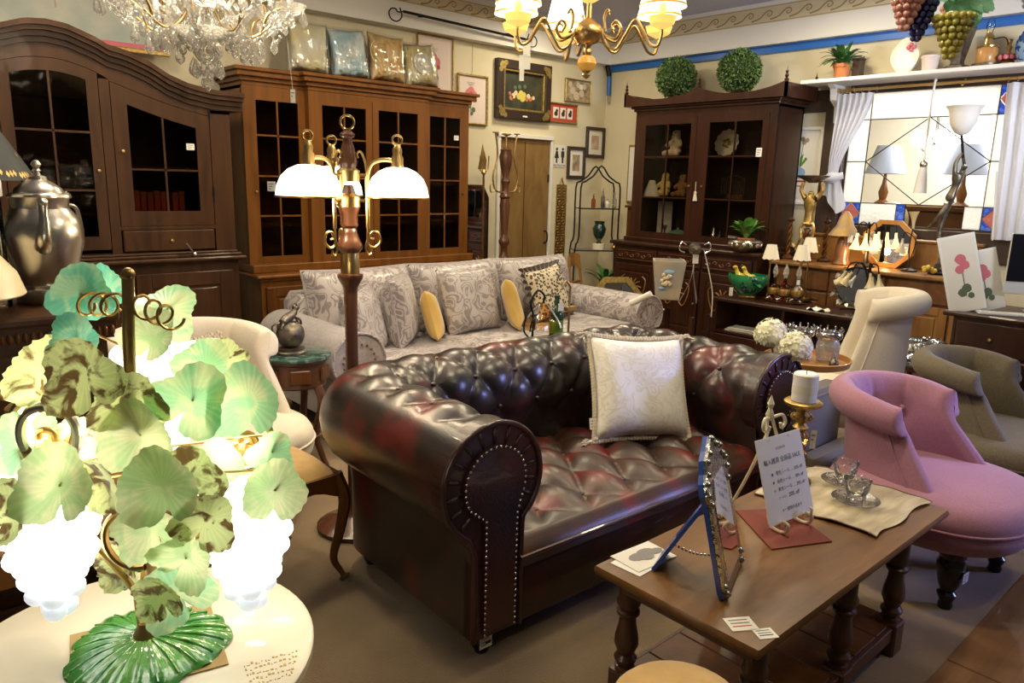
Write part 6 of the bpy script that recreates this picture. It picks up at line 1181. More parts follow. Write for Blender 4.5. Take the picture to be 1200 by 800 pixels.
# ================================================================ CORNER ETAGERE, CHAIR, NEST TABLE
t = thing('iron_etagere', 'black iron etagere with arched top standing in the room corner', 'shelf', (6.06, 5.42, 0), -35)
for y in (-.13, .13): 
    MB().tube([(-.25, y, 0), (-.25, y, .78), (-.21, y, .95), (-.21, y, 1.45), (-.16, y, 1.52), (-.08, y, 1.58), (0, y, 1.68), (.08, y, 1.58), (.16, y, 1.52), (.21, y, 1.45), (.21, y, .95), (.25, y, .78), (.25, y, 0)], .009, 7, 3).build('arched_frame', 'black_iron', t)
for z, w_ in ((.30, .25), (.80, .25), (1.24, .21)): MB().box(-w_, w_, -.13, .13, z, z + .008).build('glass_shelf', 'clear', t, 0); MB().tube([(-w_, -.13, z), (w_, -.13, z), (w_, .13, z), (-w_, .13, z)], .006, 6, 0, True).build('shelf_rail', 'black_iron', t)
for k, (x, y, h, r, m_, lab) in enumerate(((5.98, 5.40, .16, .022, 'brandy', 'small amber bottle on the etagere, first on the upper shelf'), (6.06, 5.34, .22, .02, 'bronze', 'tall dark bottle on the upper etagere shelf'), (6.13, 5.34, .10, .03, 'china', 'pale lidded jar in the middle of the upper etagere shelf'), (6.20, 5.30, .17, .025, 'crystal', 'clear bottle with stopper at the end of the upper etagere shelf'))):
    lathe_thing('perfume_bottle', lab, 'bottle', (x, y, 1.249), [('bottle_body', [(r * .8, 0), (r, .01), (r, h * .5), (r * .4, h * .65), (r * .4, h * .8)], m_), ('stopper', [(r * .3, h * .8), (r * .6, h * .88), (0, h)], 'crystal')], n=12)
lathe_thing('black_urn', 'black footed urn on the lower etagere shelf', 'urn', (6.06, 5.37, .86 - .05), [('foot', [(.07, 0), (.07, .06), (.05, .065)], 'china'), ('urn_body', [(.03, .065), (.02, .09), (.06, .15), (.075, .22), (.05, .27), (.06, .30), (.05, .30), (0, .25)], 'dark_glaze')])
for k, (x, y) in enumerate(((6.14, 5.22), (6.19, 5.2), (6.24, 5.17))):
    t = thing('gilt_apple', ['first', 'middle', 'last'][k] + ' gilt apple of the three on the lower etagere shelf', 'ornament', (x, y, .809), 0, 'gilt apples'); MB().ball((0, 0, .028), (.03, .03, .027), 12, 8).build('fruit', 'gold_leaf', t); MB().tube([(0, 0, .05), (.004, 0, .068)], .003, 5).build('stem', 'old_brass', t)
t = thing('floor_plant', 'dark green potted plant under the etagere shelf', 'plant', (6.0, 5.2, .309)); lathe_([(.07, 0), (.09, .12), (.085, .13), (0, .12)], 'dark_glaze', 'pot', t); leafy(t, (0, 0, .12), 26, .24, .028, 'fern_green', 1, .6, 5)
t = thing('wooden_box', 'plain brown wooden box cabinet between the etagere and the china cabinet', 'cabinet', (6.38, 5.11, 0)); MB().box(-.12, .14, -.06, .06, .06, 1.26, .005).build('body', 'walnut_dark', t, 0); MB().box(-.14, .16, -.07, .08, 1.26, 1.285, .004).build('top', 'walnut_dark', t, 0); MB().box(-.11, .13, -.05, .05, 0, .06).build('plinth', 'walnut_dark', t, 0)
lathe_thing('orange_bottle', 'small bottle with orange label standing on the brown wooden box', 'bottle', (6.36, 5.11, 1.286), [('bottle_body', [(.03, 0), (.032, .1), (.012, .15), (.012, .2), (0, .2)], 'clear'), ('label', [(.0325, .02), (.0325, .08)], 'orange_cloth')], n=14)
t = thing('wooden_chair', 'small golden brown wooden chair in front of the etagere', 'chair', (5.42, 4.88, 0), 20); lathe_([(.16, .40), (.175, .41), (.175, .43), (0, .435)], 'golden_oak', 'seat', t, n=28)
for x in (-.12, .12): MB().tube([(x, -.11, 0), (x * .9, -.10, .41)], .015, 8).build('leg', 'golden_oak', t); MB().tube([(x, .12, 0), (x, .13, .41), (x * 1.1, .17, .60), (x * .95, .19, .80)], .015, 8, 4).build('back_post', 'golden_oak', t)
MB().grid(12, 5, lambda u, v: (-.13 + .26 * u, .17 + .03 * sin(pi * u) + .02 * v, .68 + .13 * v + .02 * sin(pi * u))).build('top_rail', 'golden_oak', t, 180); MB().box(-.11, .11, .155, .17, .53, .56, .004).build('cross_rail', 'golden_oak', t, 0)
t = thing('nest_table', 'small dark nest table with cut corners carrying the stone planter', 'table', (4.97, 3.52, 0), -90); P = [(-.24, -.12), (-.18, -.19), (.18, -.19), (.24, -.12), (.24, .17), (-.24, .17)]
m = MB(); m.T = rot('X', 90); m.prism([(x, y) for x, y in P], -.60, -.58); m.build('tabletop', 'mahogany', t, 0); m = MB(); m.T = rot('X', 90); m.prism([(x * .93, y * .93) for x, y in P], -.58, -.50); m.build('apron', 'mahogany', t, 0)
for x, y in ((-.2, -.09), (.2, -.09), (-.2, .14), (.2, .14)): MB().box(x - .016, x + .016, y - .016, y + .016, 0, .5, .003).build('leg', 'mahogany', t, 0)
MB().at(tr(0, -.18, .54) @ rot('X', 90)).lathe([(.004, 0), (.012, .012), (0, .02)], 10).build('knob', 'old_brass', t); MB().box(-.19, .19, -.1, .13, .14, .16, .004).build('lower_shelf', 'mahogany', t, 0)
t = thing('stone_planter', 'square grey and rust planter with a raised grape relief', 'planter', (4.96, 3.63, .601), -50); m = MB(); m.T = rot('Z', 45); m.lathe([(.125, 0), (.13, .01), (.178, .30), (.178, .312), (.16, .312), (.15, .2), (0, .2)], 4); m.build('planter_body', 'stone_glaze', t, 0)
m = MB(); r = random.Random(4)
for k in range(16): m.ball((-.02 + r.uniform(-.04, .04), -.112 - .03 * .1, .17 + r.uniform(-.05, .04)), .016, 8, 6)
m.build('grape_relief', 'fruit_pale', t); m = MB(); m.ball((.0, -.118, .225), (.045, .008, .02), 10, 6); m.ball((-.05, -.105, .095), (.03, .01, .014), 8, 6); m.build('leaf_relief', 'pale_blue', t)
t = thing('wire_lamp', 'dark metal trumpet ornament on silver wire tripod with white tag', 'ornament', (4.97, 3.40, .601)); MB().at(tr(0, 0, .42) @ rot('Z', 40) @ rot('Y', 90)).lathe([(0, -.12), (.035, -.11), (.03, -.08), (.045, -.03), (.05, .03), (.03, .07), (.035, .09), (0, .1)], 16).build('horn_body', 'bronze', t)
for a, b in ((0, .08), (2.1, .09), (4.2, .09)): MB().tube([(0, 0, .40), (.012 * cos(a), .012 * sin(a), .20), (b * cos(a), b * sin(a), .003)], .004, 6, 4).build('wire_leg', 'silver', t)
for s in (-1, 1): MB().tube([(s * .07 * .77, -s * .07 * .64, .45), (s * .11 * .77, -s * .11 * .64, .47), (s * .12 * .77, -s * .12 * .64, .41), (s * .08 * .77, -s * .08 * .64, .39)], .006, 6, 5).build('side_loop', 'silver', t)
m = MB(); m.T = rot('Z', -42); m.box(-.025, .02, -.05, -.049, .31, .38).build('price_tag', 'card_white', t, 0); MB().tube([(.05, -.05, .41), (.10, -.09, .2), (.14, -.10, .05), (.145, -.10, -.12)], .004, 6, 5).build('cord', 'paper', t)
t = thing('gilt_mirror', 'gilt octagonal mirror frame leaning behind the damask sofa arm', 'mirror', (5.12, 4.25, 0), 0); t.rotation_euler = (radians(-12), 0, radians(-30)); P = [(.30 * cos(a), .36 + .36 * sin(a)) for a in [pi / 8 + pi * k / 4 for k in range(8)]]
for k in range(8):
    (x0, z0), (x1, z1) = P[k], P[(k + 1) % 8]; q = lambda x, z, s: (x * s, .36 + (z - .36) * s); MB().prism([(x0, z0), (x1, z1), q(x1, z1, .84), q(x0, z0, .84)], -.02, .015).build('frame_side', 'gilt_frame', t, 0)
m = MB(); m.prism([(x * .85, .36 + (z - .36) * .85) for x, z in P], -.004, .008).build('mirror_glass', 'mirror_silver', t, 0); m = MB()
for k in range(40): a = 2 * pi * k / 40; m.ball((.25 * cos(a), -.015, .36 + .29 * sin(a)), .007, 6, 4)
m.build('bead_edge', 'gold_leaf', t)
# behind the damask sofa, beside the bookcase
t = thing('cheval_mirror', 'dark wood framed mirror with cut corners standing beside the bookcase', 'mirror', (4.53, 5.62, 0), 0); P = [(-.17, .5), (.17, .5), (.17, 1.34), (.10, 1.46), (-.10, 1.46), (-.17, 1.34)]; n = 6
for k in range(n):
    (x0, z0), (x1, z1) = P[k], P[(k + 1) % n]; q = lambda x, z: (x * .78, .98 + (z - .98) * .91); MB().prism([(x0, z0), (x1, z1), q(x1, z1), q(x0, z0)], -.025, .01).build('frame_side', 'mahogany', t, 0)
MB().prism([(x * .8, .98 + (z - .98) * .92) for x, z in P], -.005, .005).build('mirror_glass', 'mirror_silver', t, 0); m = MB()
for k in range(8): m.ball((-.1 + k * .0286, -.02, 1.455), .010, 6, 4)
m.build('gadroon_edge', 'gold_leaf', t); MB().box(-.16, -.12, -.10, .10, 0, .5).box(.12, .16, -.10, .10, 0, .5).box(-.12, .12, -.02, .02, .2, .24).build('stand', 'mahogany', t, 0)
t = thing('bedpost_lamp', 'tall turned walnut post with brass top in front of the restroom door', 'floor lamp', (4.63, 5.28, 0)); lathe_([(.16, 0), (.16, .03), (.05, .07), (.032, .2), (.04, .5), (.034, .78), (.05, .8), (.034, .84), (.03, .9), (.05, .93), (.052, .96), (.03, .99), (.032, 1.05), (.05, 1.28), (.04, 1.34), (.055, 1.36), (.03, 1.4), (.03, 1.46), (.045, 1.5), (.03, 1.54), (.05, 1.62), (.065, 1.72), (.05, 1.76), (.055, 1.78), (.03, 1.80)], 'pole_walnut', 'post', t, n=18); lathe_([(.012, 1.80), (.01, 1.9), (.045, 1.915), (.04, 1.925), (0, 1.925)], 'old_brass', 'brass_cup', t, n=16)
for s in (-1, 1): MB().tube([(s * .03, 0, 1.40), (s * .12, 0, 1.42), (s * .15, 0, 1.55), (s * .10, 0, 1.72), (s * .13, 0, 1.92)], .008, 6, 5).build('bracket_arm', 'old_brass', t); MB().tube([(s * .12, 0, 1.43), (s * .17, 0, 1.40), (s * .18, 0, 1.46), (s * .14, 0, 1.48)], .006, 6, 4).build('scroll', 'old_brass', t); lathe_([(.0, 0), (.028, .002), (.03, .01), (0, .012)], 'old_brass', 'drip_cup', t, (s * .13, 0, 1.92), 12)
t = thing('brass_sconce', 'brass candle bracket standing between the bookcase and the turned post', 'sconce', (4.41, 5.33, 0)); lathe_([(.08, 0), (.08, .02), (.012, .05), (.01, 1.55), (.025, 1.57), (.012, 1.6)], 'old_brass', 'stem', t, n=12)
for s in (-1, 0, 1): MB().tube([(0, 0, 1.58), (s * .045, 0, 1.60), (s * .05, -.01, 1.72)], .006, 6, 4).build('arm', 'old_brass', t)
MB().prism([(-.05, 1.60), (.04, 1.60), (.05, 1.68), (0, 1.82)], .02, .024).build('back_plate', 'gold_leaf', t, 0)

# ================================================================ ON THE LOW STAND
t = thing('duck_bowl', 'green glazed bowl with two yellow ducks and black grapes, on gilt foot', 'ornament', (5.62, 3.30, .596)); lathe_([(.065, 0), (.07, .01), (.055, .02), (.06, .028)], 'gold_leaf', 'foot', t)
MB().grid(48, 12, lambda u, v: ((.06 + .07 * sin(pi * v * .62)) * cos(2 * pi * u) * (1 + .07 * cos(14 * pi * u) * v), (.07 + .10 * sin(pi * v * .62)) * sin(2 * pi * u) * (1 + .07 * cos(14 * pi * u) * v), .025 + .17 * v), cu=True).build('leafy_bowl', 'green_glaze', t, 180)
for k, y in enumerate((.06, -.02)):
    skin('duck', [(0, 0, .15, .035), (0, .02, .175, .045), (-.01, -.03, .20, .028), (-.012, -.045, .235, .018), (-.015, -.05, .262, .026), (-.03, -.07, .26, .010)] if False else [(0, y, .15, .035), (0, y - .04, .175, .042), (-.01, y + .035, .19, .024), (-.012, y + .05, .225, .016), (-.02, y + .055, .25, .022), (-.05, y + .06, .248, .009)], [(0, 1), (0, 2), (2, 3), (3, 4), (4, 5)], t, 'yellow_glaze', 2)
m = MB(); r = random.Random(3)
for k in range(26): m.ball((-.085 + r.uniform(-.03, .03), -.05 + r.uniform(-.06, .05), .12 + r.uniform(-.05, .06)), .017, 8, 6)
m.build('black_grapes', 'dark_glaze', t); m = MB()
for k in range(6): leaf_(m, (-.07, -.09, .14), (-.09 + .02 * sin(k), -.15 + .03 * cos(k * 2), .13 + .03 * sin(2 * k)), .03)
m.build('vine_leaves', 'green_glaze', t, 180); m = MB(); m.T = rot('Z', -55); m.box(-.15, -.12, -.1, -.099, .02, .09).build('price_tag', 'paper', t, 0)
t = thing('plant_bowl', 'leafy green plant in silver lotus bowl on the cabinet ledge above the ducks', 'plant', (5.862, 3.50, .692)); lathe_([(.05, .258), (.055, .262), (.06, .268)], 'dark_glaze', 'foot', t); lathe_([(.07, .262), (.12, .30), (.145, .345), (.13, .36), (.11, .35), (0, .33)], 'pewter', 'lotus_bowl', t, n=24); m = MB()
for k in range(14): a = 2 * pi * k / 14; m.ball((.128 * cos(a), .128 * sin(a), .325), (.02, .02, .028), 8, 6)
m.build('lotus_petals', 'silver', t); lathe_([(.06, .34), (.075, .375), (.07, .38), (0, .37)], 'terracotta', 'inner_pot', t); leafy(t, (0, 0, .38), 34, .17, .034, 'green_leafy', 1, .7, 8)
t = thing('oval_tray', 'dark oval tray of decanters on the low stand', 'tray', (5.66, 2.98, .596), -90); lathe_([(0, 0), (.17, 0), (.18, .012), (.172, .014), (.165, .006), (0, .006)], 'mahogany', 'tray', t, n=36, sy=.62)
for k, (x, y, lab, mm_) in enumerate(((5.64, 3.07, 'round amber decanter on the dark oval tray, beside the ducks', 'brandy'), (5.72, 3.02, 'round amber decanter at the back of the dark oval tray', 'brandy'), (5.62, 2.97, 'round amber decanter at the front centre of the dark oval tray', 'brandy'), (5.66, 2.88, 'dark amber decanter with white neck label on the oval tray', 'bronze'))):
    t = thing('decanter', lab, 'decanter', (x, y, .605)); lathe_([(.02, 0), (.03, .006), (.012, .015), (.045, .05), (.052, .085), (.04, .115), (.014, .135), (.012, .185), (.018, .19)], mm_, 'bottle_body', t, n=18); lathe_([(.014, .19), (.012, .205), (.024, .225), (.02, .25), (.008, .28), (0, .30)], 'crystal', 'stopper', t, n=8, sm=15); lathe_([(.046, .052), (.054, .08), (.047, .105)], 'gold_leaf', 'gilt_band', t, cap=False, n=18)
    for j in range(3): a = 2 * pi * j / 3; MB().tube([(.02 * cos(a), .02 * sin(a), .03), (.05 * cos(a), .05 * sin(a), .012), (.045 * cos(a), .045 * sin(a), .0)], .005, 6, 3).build('silver_foot', 'silver', t)
    if k == 3: MB().at(tr(-.013, -.008, .165) @ rot('Z', -50)).box(-.013, .013, -.002, 0, -.02, .02).build('neck_label', 'card_white', t, 0)
for k, (x, y, h, lab) in enumerate(((5.72, 3.17, .335, 'slim lamp with scalloped cream shade beside the plant bowl'), (5.72, 2.90, .35, 'slim lamp with scalloped cream shade behind the decanters, towards the round mirror'), (5.95, 2.96, .40, 'slim lamp with cream shade between and behind the other two'))):
    t = thing('stick_lamp', lab, 'lamp', (x, y, .596 if x < 5.9 else .891) if False else (x, y, .596)); lathe_([(.045, 0), (.045, .01), (.01, .02), (.006, .06), (.009, .2), (.006, h - .05), (.012, h - .03), (.01, h + .02)], 'old_brass', 'stem', t, n=12); MB().grid(36, 4, lambda u, v: ((.068 - .03 * v) * cos(2 * pi * u), (.068 - .03 * v) * sin(2 * pi * u), h + .115 * v - (.007 * (1 - v) * abs(cos(9 * pi * u)))), cu=True).build('scalloped_shade', 'dull_shade', t, 180)
t = thing('round_mirror', 'round vanity mirror in a dark iron flower frame on the low stand', 'mirror', (5.72, 2.44, .596), -72); m = MB(); m.T = tr(0, 0, .19) @ rot('X', 80); m.lathe([(.135, -.006), (.14, 0), (.0, .004)], 36); m.build('mirror_glass', 'mirror_silver', t, 0)
m = MB(); m.tube([(.145 * cos(a), 0, .19 + .145 * sin(a)) for a in [2 * pi * k / 32 for k in range(32)]], .007, 6, 0, True); m.build('iron_ring', 'black_iron', t); m = MB(); r = random.Random(2)
for k in range(26): a = 2.4 + k * .11; c = V((.15 * cos(a), -.01, .19 + .15 * sin(a))); leaf_(m, c, c + V((r.uniform(-.04, .04), -.02, r.uniform(-.04, .04))), .014, V((0, 1, 0)))
m.build('iron_flowers', 'pewter', t, 180); MB().tube([(-.1, .0, .006), (0, .06, .006), (.1, 0, .006)], .006, 6, 4).tube([(0, .06, .006), (0, .0, .05)], .006, 6).build('stand', 'black_iron', t)
t = thing('white_cloth', 'small crumpled white cloth at the edge of the low stand', 'cloth', (5.50, 2.62, .596)); MB().grid(12, 8, lambda u, v: (-.045 + .09 * v + .01 * sin(9 * u), -.08 + .16 * u, .012 + .012 * sin(11 * u) * cos(6 * v) - .011 * (abs(2 * u - 1) ** 3))).build('cloth', 'tulle', t, 180)
# ================================================================ ON THE DRESSER
def lily(t, base, tip, L=.11, m='lily_glass', r=.032):
    b, e = V(base), V(tip); q = (e - b).to_track_quat('Z', 'Y').to_matrix().to_4x4(); o = MB(); o.T = tr(*b) @ q; o.grid(24, 8, lambda u, v: ((.009 + r * v ** 2.2 * (1 + .08 * cos(10 * pi * u) * v)) * cos(2 * pi * u), (.009 + r * v ** 2.2 * (1 + .08 * cos(10 * pi * u) * v)) * sin(2 * pi * u), L * v), cu=True); return o.build('trumpet_shade', m, t, 180)
t = thing('lily_lamp', 'unlit lily lamp with drooping glass trumpets on black curved stems by the cream chair', 'lamp', (5.62, 2.33, .596)); lathe_([(.07, 0), (.07, .012), (.02, .03)], 'black_iron', 'base', t)
for (dx, dy, tx, ty, m_) in ((-.0, .16, .0, .24, 'lily_glass'), (-.03, .10, -.05, .2, 'lily_glass'), (0, -.02, -.01, -.04, 'lily_glass'), (0, -.08, -.0, -.11, 'lily_glass')):
    MB().tube([(0, 0, .02), (0, 0, .25), (dx * .3, dy * .3, .37), (dx * .8, dy * .8, .37), (dx, dy, .31)], .005, 6, 5).build('iron_stem', 'black_iron', t); lily(t, (dx, dy, .31), (tx, ty, .14))
t = thing('lit_lily_lamp', 'three lit amber tulip shades before the octagonal mirror', 'lamp', (6.2, 2.60, .891)); lathe_([(.07, 0), (.07, .012), (.02, .03), (.01, .2)], 'black_iron', 'base', t)
for y in (.07, .0, -.07): MB().tube([(0, 0, .1), (0, 0, .3), (-.02, y * .6, .36), (-.04, y, .33), (-.05, y, .26)], .005, 6, 5).build('iron_stem', 'black_iron', t); lily(t, (-.05, y, .27), (-.055, y * 1.15, .1), .13, 'lit_lily', .036)
bulb('lily_light', (6.12, 2.60, 1.0), 4, (1, .65, .3)); MB().box(-.08, -.078, .09, .13, .19, .25).build('price_tag', 'card_white', t, 0)
t = thing('octagonal_mirror', 'orange wood octagonal mirror standing on the dresser', 'mirror', (6.36, 2.50, .891), -90); P = [(.22 * cos(a), .19 + .205 * sin(a)) for a in [pi / 8 + pi * k / 4 for k in range(8)]]
for k in range(8):
    (x0, z0), (x1, z1) = P[k], P[(k + 1) % 8]; q = lambda x, z: (x * .82, .19 + (z - .19) * .82); MB().prism([(x0, z0), (x1, z1), q(x1, z1), q(x0, z0)], -.02, .012).build('frame_side', 'tray_wood', t, 0)
MB().prism([(x * .83, .19 + (z - .19) * .83) for x, z in P], -.004, .006).build('mirror_glass', 'mirror_silver', t, 0); price_tag(t, (.13, -.014, .14), .06, .07, 90)
t = thing('mushroom_lamp', 'grey and amber cone glass lamp under the window corner', 'lamp', (6.2, 2.80, .891)); lathe_([(.07, 0), (.075, .01), (.055, .05), (.06, .12), (.045, .2), (.03, .24)], 'stone_glaze' if False else 'sideboard_oak', 'base', t); lathe_([(.0, .44), (.02, .435), (.045, .40), (.07, .32), (.12, .25), (.125, .24), (.115, .25)], 'duck_shade', 'glass_shade', t, n=30, cap=False); m = MB()
for k in range(12): a = 2 * pi * k / 12; m.ball((.10 * cos(a), .10 * sin(a), .225), .008, 6, 4)
m.build('bead_fringe', 'amber_glass', t)
t = thing('trumpet_lamp', 'upright trumpet glass lamp on slender stem before the clear window pane', 'lamp', (6.2, 2.26, .891)); lathe_([(.06, 0), (.06, .01), (.01, .03)], 'black_iron', 'base', t); MB().tube([(0, 0, .02), (0, .02, .2), (0, .01, .34)], .005, 6, 5).build('iron_stem', 'black_iron', t); lily(t, (0, .01, .33), (0, .02, .5), .13, 'lily_glass', .03); MB().tube([(0, .0, .1), (0, -.02, .24), (0, .06, .3), (0, .075, .25)], .004, 6, 5).build('side_stem', 'black_iron', t); lily(t, (0, .075, .25), (0, .085, .1), .11, 'lily_glass', .034)
t = thing('dried_flowers', 'yellow dried flower ornament on the dresser by the bronze figure', 'flowers', (6.1, 2.08, .891)); r = random.Random(5)
for k in range(9): MB().ball((r.uniform(-.03, .03), r.uniform(-.04, .04), .025 + r.uniform(0, .03)), .018, 8, 6).build('flower', 'yellow_glaze', t)
t = thing('sea_shells', 'small heap of brown coral beside the dried flowers', 'ornament', (6.08, 1.95, .891))
for k in range(7): MB().tube([(0, 0, 0), (r.uniform(-.03, .03), r.uniform(-.03, .03), .03), (r.uniform(-.05, .05), r.uniform(-.04, .04), .06)], .009, 6, 3).build('branch', 'teddy_brown', t)
# bronze torch bearer
t = thing('figure_lamp', 'dark bronze figure holding up a white bell glass torch lamp by the window', 'lamp', (6.2, 2.04, .891))
lathe_([(.08, 0), (.085, .015), (.05, .035), (.035, .08)], 'black_iron', 'base', t)
skin('figure', [(0, -.005, .585, .031), (0, -.02, .65, .026), (0, -.035, .72, .036), (0, -.052, .77, .015), (-.01, -.075, .81, .030), (-.028, -.015, .75, .018), (-.03, -.01, .82, .015), (-.005, -.038, .90, .011), (.028, -.055, .745, .018), (.035, -.05, .81, .014), (.005, -.04, .885, .011), (.012, .015, .51, .026), (.012, .035, .42, .020), (.01, .045, .32, .017), (.005, .03, .2, .013), (0, .005, .06, .016), (-.022, .0, .52, .025), (-.045, .035, .45, .018), (-.03, .085, .37, .014), (-.025, .12, .34, .011)], [(0, 1), (1, 2), (2, 3), (3, 4), (2, 5), (5, 6), (6, 7), (2, 8), (8, 9), (9, 10), (0, 11), (11, 12), (12, 13), (13, 14), (14, 15), (0, 16), (16, 17), (17, 18), (18, 19)], t, 'bronze', 2)
MB().tube([(0, -.045, .86), (0, -.03, .95), (0, -.012, 1.03)], .010, 8, 3).build('torch', 'black_iron', t); lathe_([(.012, 1.02), (.05, 1.04), (.085, 1.10), (.095, 1.16), (.105, 1.20), (.125, 1.225), (.12, 1.225), (.09, 1.17), (.08, 1.10), (0, 1.045)], 'wax', 'glass_shade', t, (0, -.012, 0), 30, 60)
# gilt atlas with a basin, twist candlesticks
t = thing('gilt_atlas', 'gilt figure raising a bowl with both arms on a twisted column', 'figurine', (6.12, 3.08, .891)); lathe_([(.06, 0), (.065, .02), (.03, .04)], 'turned_oak', 'base', t); m = MB()
for s in (0, pi): m.tube([(.016 * cos(s + k * .55), .016 * sin(s + k * .55), .03 + k * .0125) for k in range(21)], .018, 6)
m.build('twisted_column', 'walnut_dark', t, 180)
skin('figure', [(0, 0, .36, .04), (0, 0, .29, .03), (0, 0, .43, .038), (-.01, 0, .50, .05), (0, 0, .56, .018), (-.005, 0, .595, .034), (0, .06, .545, .022), (0, .095, .60, .018), (0, .075, .675, .015), (0, -.06, .545, .022), (0, -.095, .60, .018), (0, -.075, .675, .015)], [(0, 1), (0, 2), (2, 3), (3, 4), (4, 5), (3, 6), (6, 7), (7, 8), (3, 9), (9, 10), (10, 11)], t, 'gold_leaf', 2)
lathe_([(.03, .66), (.05, .675), (.11, .71), (.115, .72), (.1, .715), (.0, .69)], 'bronze', 'bowl', t, n=26, sy=1.2)
for s in (-1, 1): MB().tube([(0, s * .03, .33), (-.01, s * .06, .28), (-.01, s * .05, .2), (-.01, s * .09, .12), (-.01, s * .12, .15)], .012, 6, 5).build('acanthus_scroll', 'gold_leaf', t)
for x, y, lab in ((6.22, 3.29, 'barley twist wooden candlestick beside the china cabinet side'), (6.30, 3.0, 'barley twist wooden candlestick behind the gilt figure')):
    t = thing('twist_candlestick', lab, 'candlestick', (x, y, .891)); lathe_([(.05, 0), (.055, .015), (.02, .04)], 'turned_oak', 'base', t); m = MB()
    for s in (0, pi): m.tube([(.011 * cos(s + k * .6), .011 * sin(s + k * .6), .035 + k * .0125) for k in range(24)], .011, 6)
    m.build('barley_twist', 'walnut', t, 180); lathe_([(.012, .32), (.03, .335), (.032, .345), (.014, .36), (.014, .375), (0, .375)], 'turned_oak', 'cup', t)
# ================================================================ WINDOW DRESSING AND THE HIGH SHELF
t = thing('window_shelf', 'long white shelf above the window holding ornaments', 'shelf', (6.55, 1.9, 2.36)); MB().box(-.36, -.002, -1.9, 1.42, 0, .03, .005).build('board', 'white_paint', t, 0)
for y in (1.22, -1.1):
    m = MB(); m.T = rot('Z', 0); m.add([(x, yy, z) for yy in (y - .025, y + .025) for x, z in ((-.002, -.30), (-.05, -.30), (-.06, -.17), (-.15, -.12), (-.17, -.03), (-.24, 0), (-.002, 0))], [tuple(range(6, -1, -1)), tuple(range(7, 14))] + [(i, (i + 1) % 7, 7 + (i + 1) % 7, 7 + i) for i in range(7)]).build('bracket', 'white_paint', t, 0)
t = thing('curtain_rod', 'brass curtain rod under the white shelf', 'rod', (6.42, 1.9, 2.315)); MB().tube([(0, -1.6, 0), (0, 1.19, 0)], .011, 10).build('rod', 'brass', t); MB().ball((0, 1.20, 0), .022, 12, 8).build('end_ball', 'brass', t)
for y in (1.1, .25, -.45): MB().tube([(0, y, -.012), (.02, y, -.02), (.06, y, .0), (.075, y, .03)], .006, 6, 3).build('rod_bracket', 'brass', t)
for k in range(12): y = (1.17 - .06 * k) if k < 6 else (-.06 - .06 * (k - 6)); MB().tube([(.017 * cos(a), y, .017 * sin(a) - .006) for a in [2 * pi * i / 14 for i in range(14)]], .003, 5, 0, True).build('curtain_ring', 'silver', t)
t = thing('tied_curtain', 'white curtain tied in a knot at the window side near the cabinet', 'curtain', (6.42, 2.94, 0))
def cl(u, v):
    z = 2.285 - .66 * v; s = v * v * (3 - 2 * v); a = .145 - .02 * v; b = -.15 + .19 * s; y = b + (a - b) * u; return (.022 * (1 - .4 * s) * sin(u * 13 * pi / 1.0 * .9) * (1 - .3 * v) - .01 * s, y + .03 * s, z)
MB().grid(90, 24, cl).build('cloth', 'curtain', t, 180); MB().ball((-.02, .11, 1.60), (.05, .06, .05), 14, 10).tube([(-.02, .02, 1.62), (-.06, .10, 1.60), (-.02, .18, 1.59)], .03, 10, 5).build('knot', 'curtain', t, 180)
MB().grid(40, 14, lambda u, v: (.02 * sin(u * 16) - .015, .05 + (.06 + .05 * v) * (2 * u - 1) + .03 * v + .06 * (1 - v), 1.60 - .30 * v * (.75 + .25 * sin(5 * u)))).build('hanging_tail', 'curtain', t, 180)
t = thing('straight_curtain', 'white curtain hanging straight at the window side near the computer', 'curtain', (6.42, 1.66, 0)); MB().grid(110, 20, lambda u, v: (.026 * sin(u * 34) * (1 - .2 * v) + .006 * sin(9 * v + 5 * u), -.24 + .43 * u - .05 * v * u, 2.285 - 1.12 * v)).build('cloth', 'curtain', t, 180)
MB().tube([(-.03, .155 - .04 * k / 12, 1.66 - .50 * k / 12) for k in range(13)], .006, 5).build('lace_edge', 'leaf_teal' if False else 'rope_white', t)
t = thing('rope_tassel', 'white rope hanging from the brass rod with a long white tassel', 'tassel', (6.41, 2.33, 1.49)); MB().tube([(.01, 0, .845), (-.01, .0, .835), (-.012, .005, .55), (-.01, .0, .25)], .008, 7, 4).build('rope', 'rope_white', t); MB().ball((-.01, 0, .22), (.03, .03, .036), 12, 8).build('tassel_head', 'pewter', t); lathe_([(.026, .20), (.032, .17), (.05, 0), (.0, .0)], 'rope_white', 'tassel_skirt', t, (-.01, 0, 0), 18)
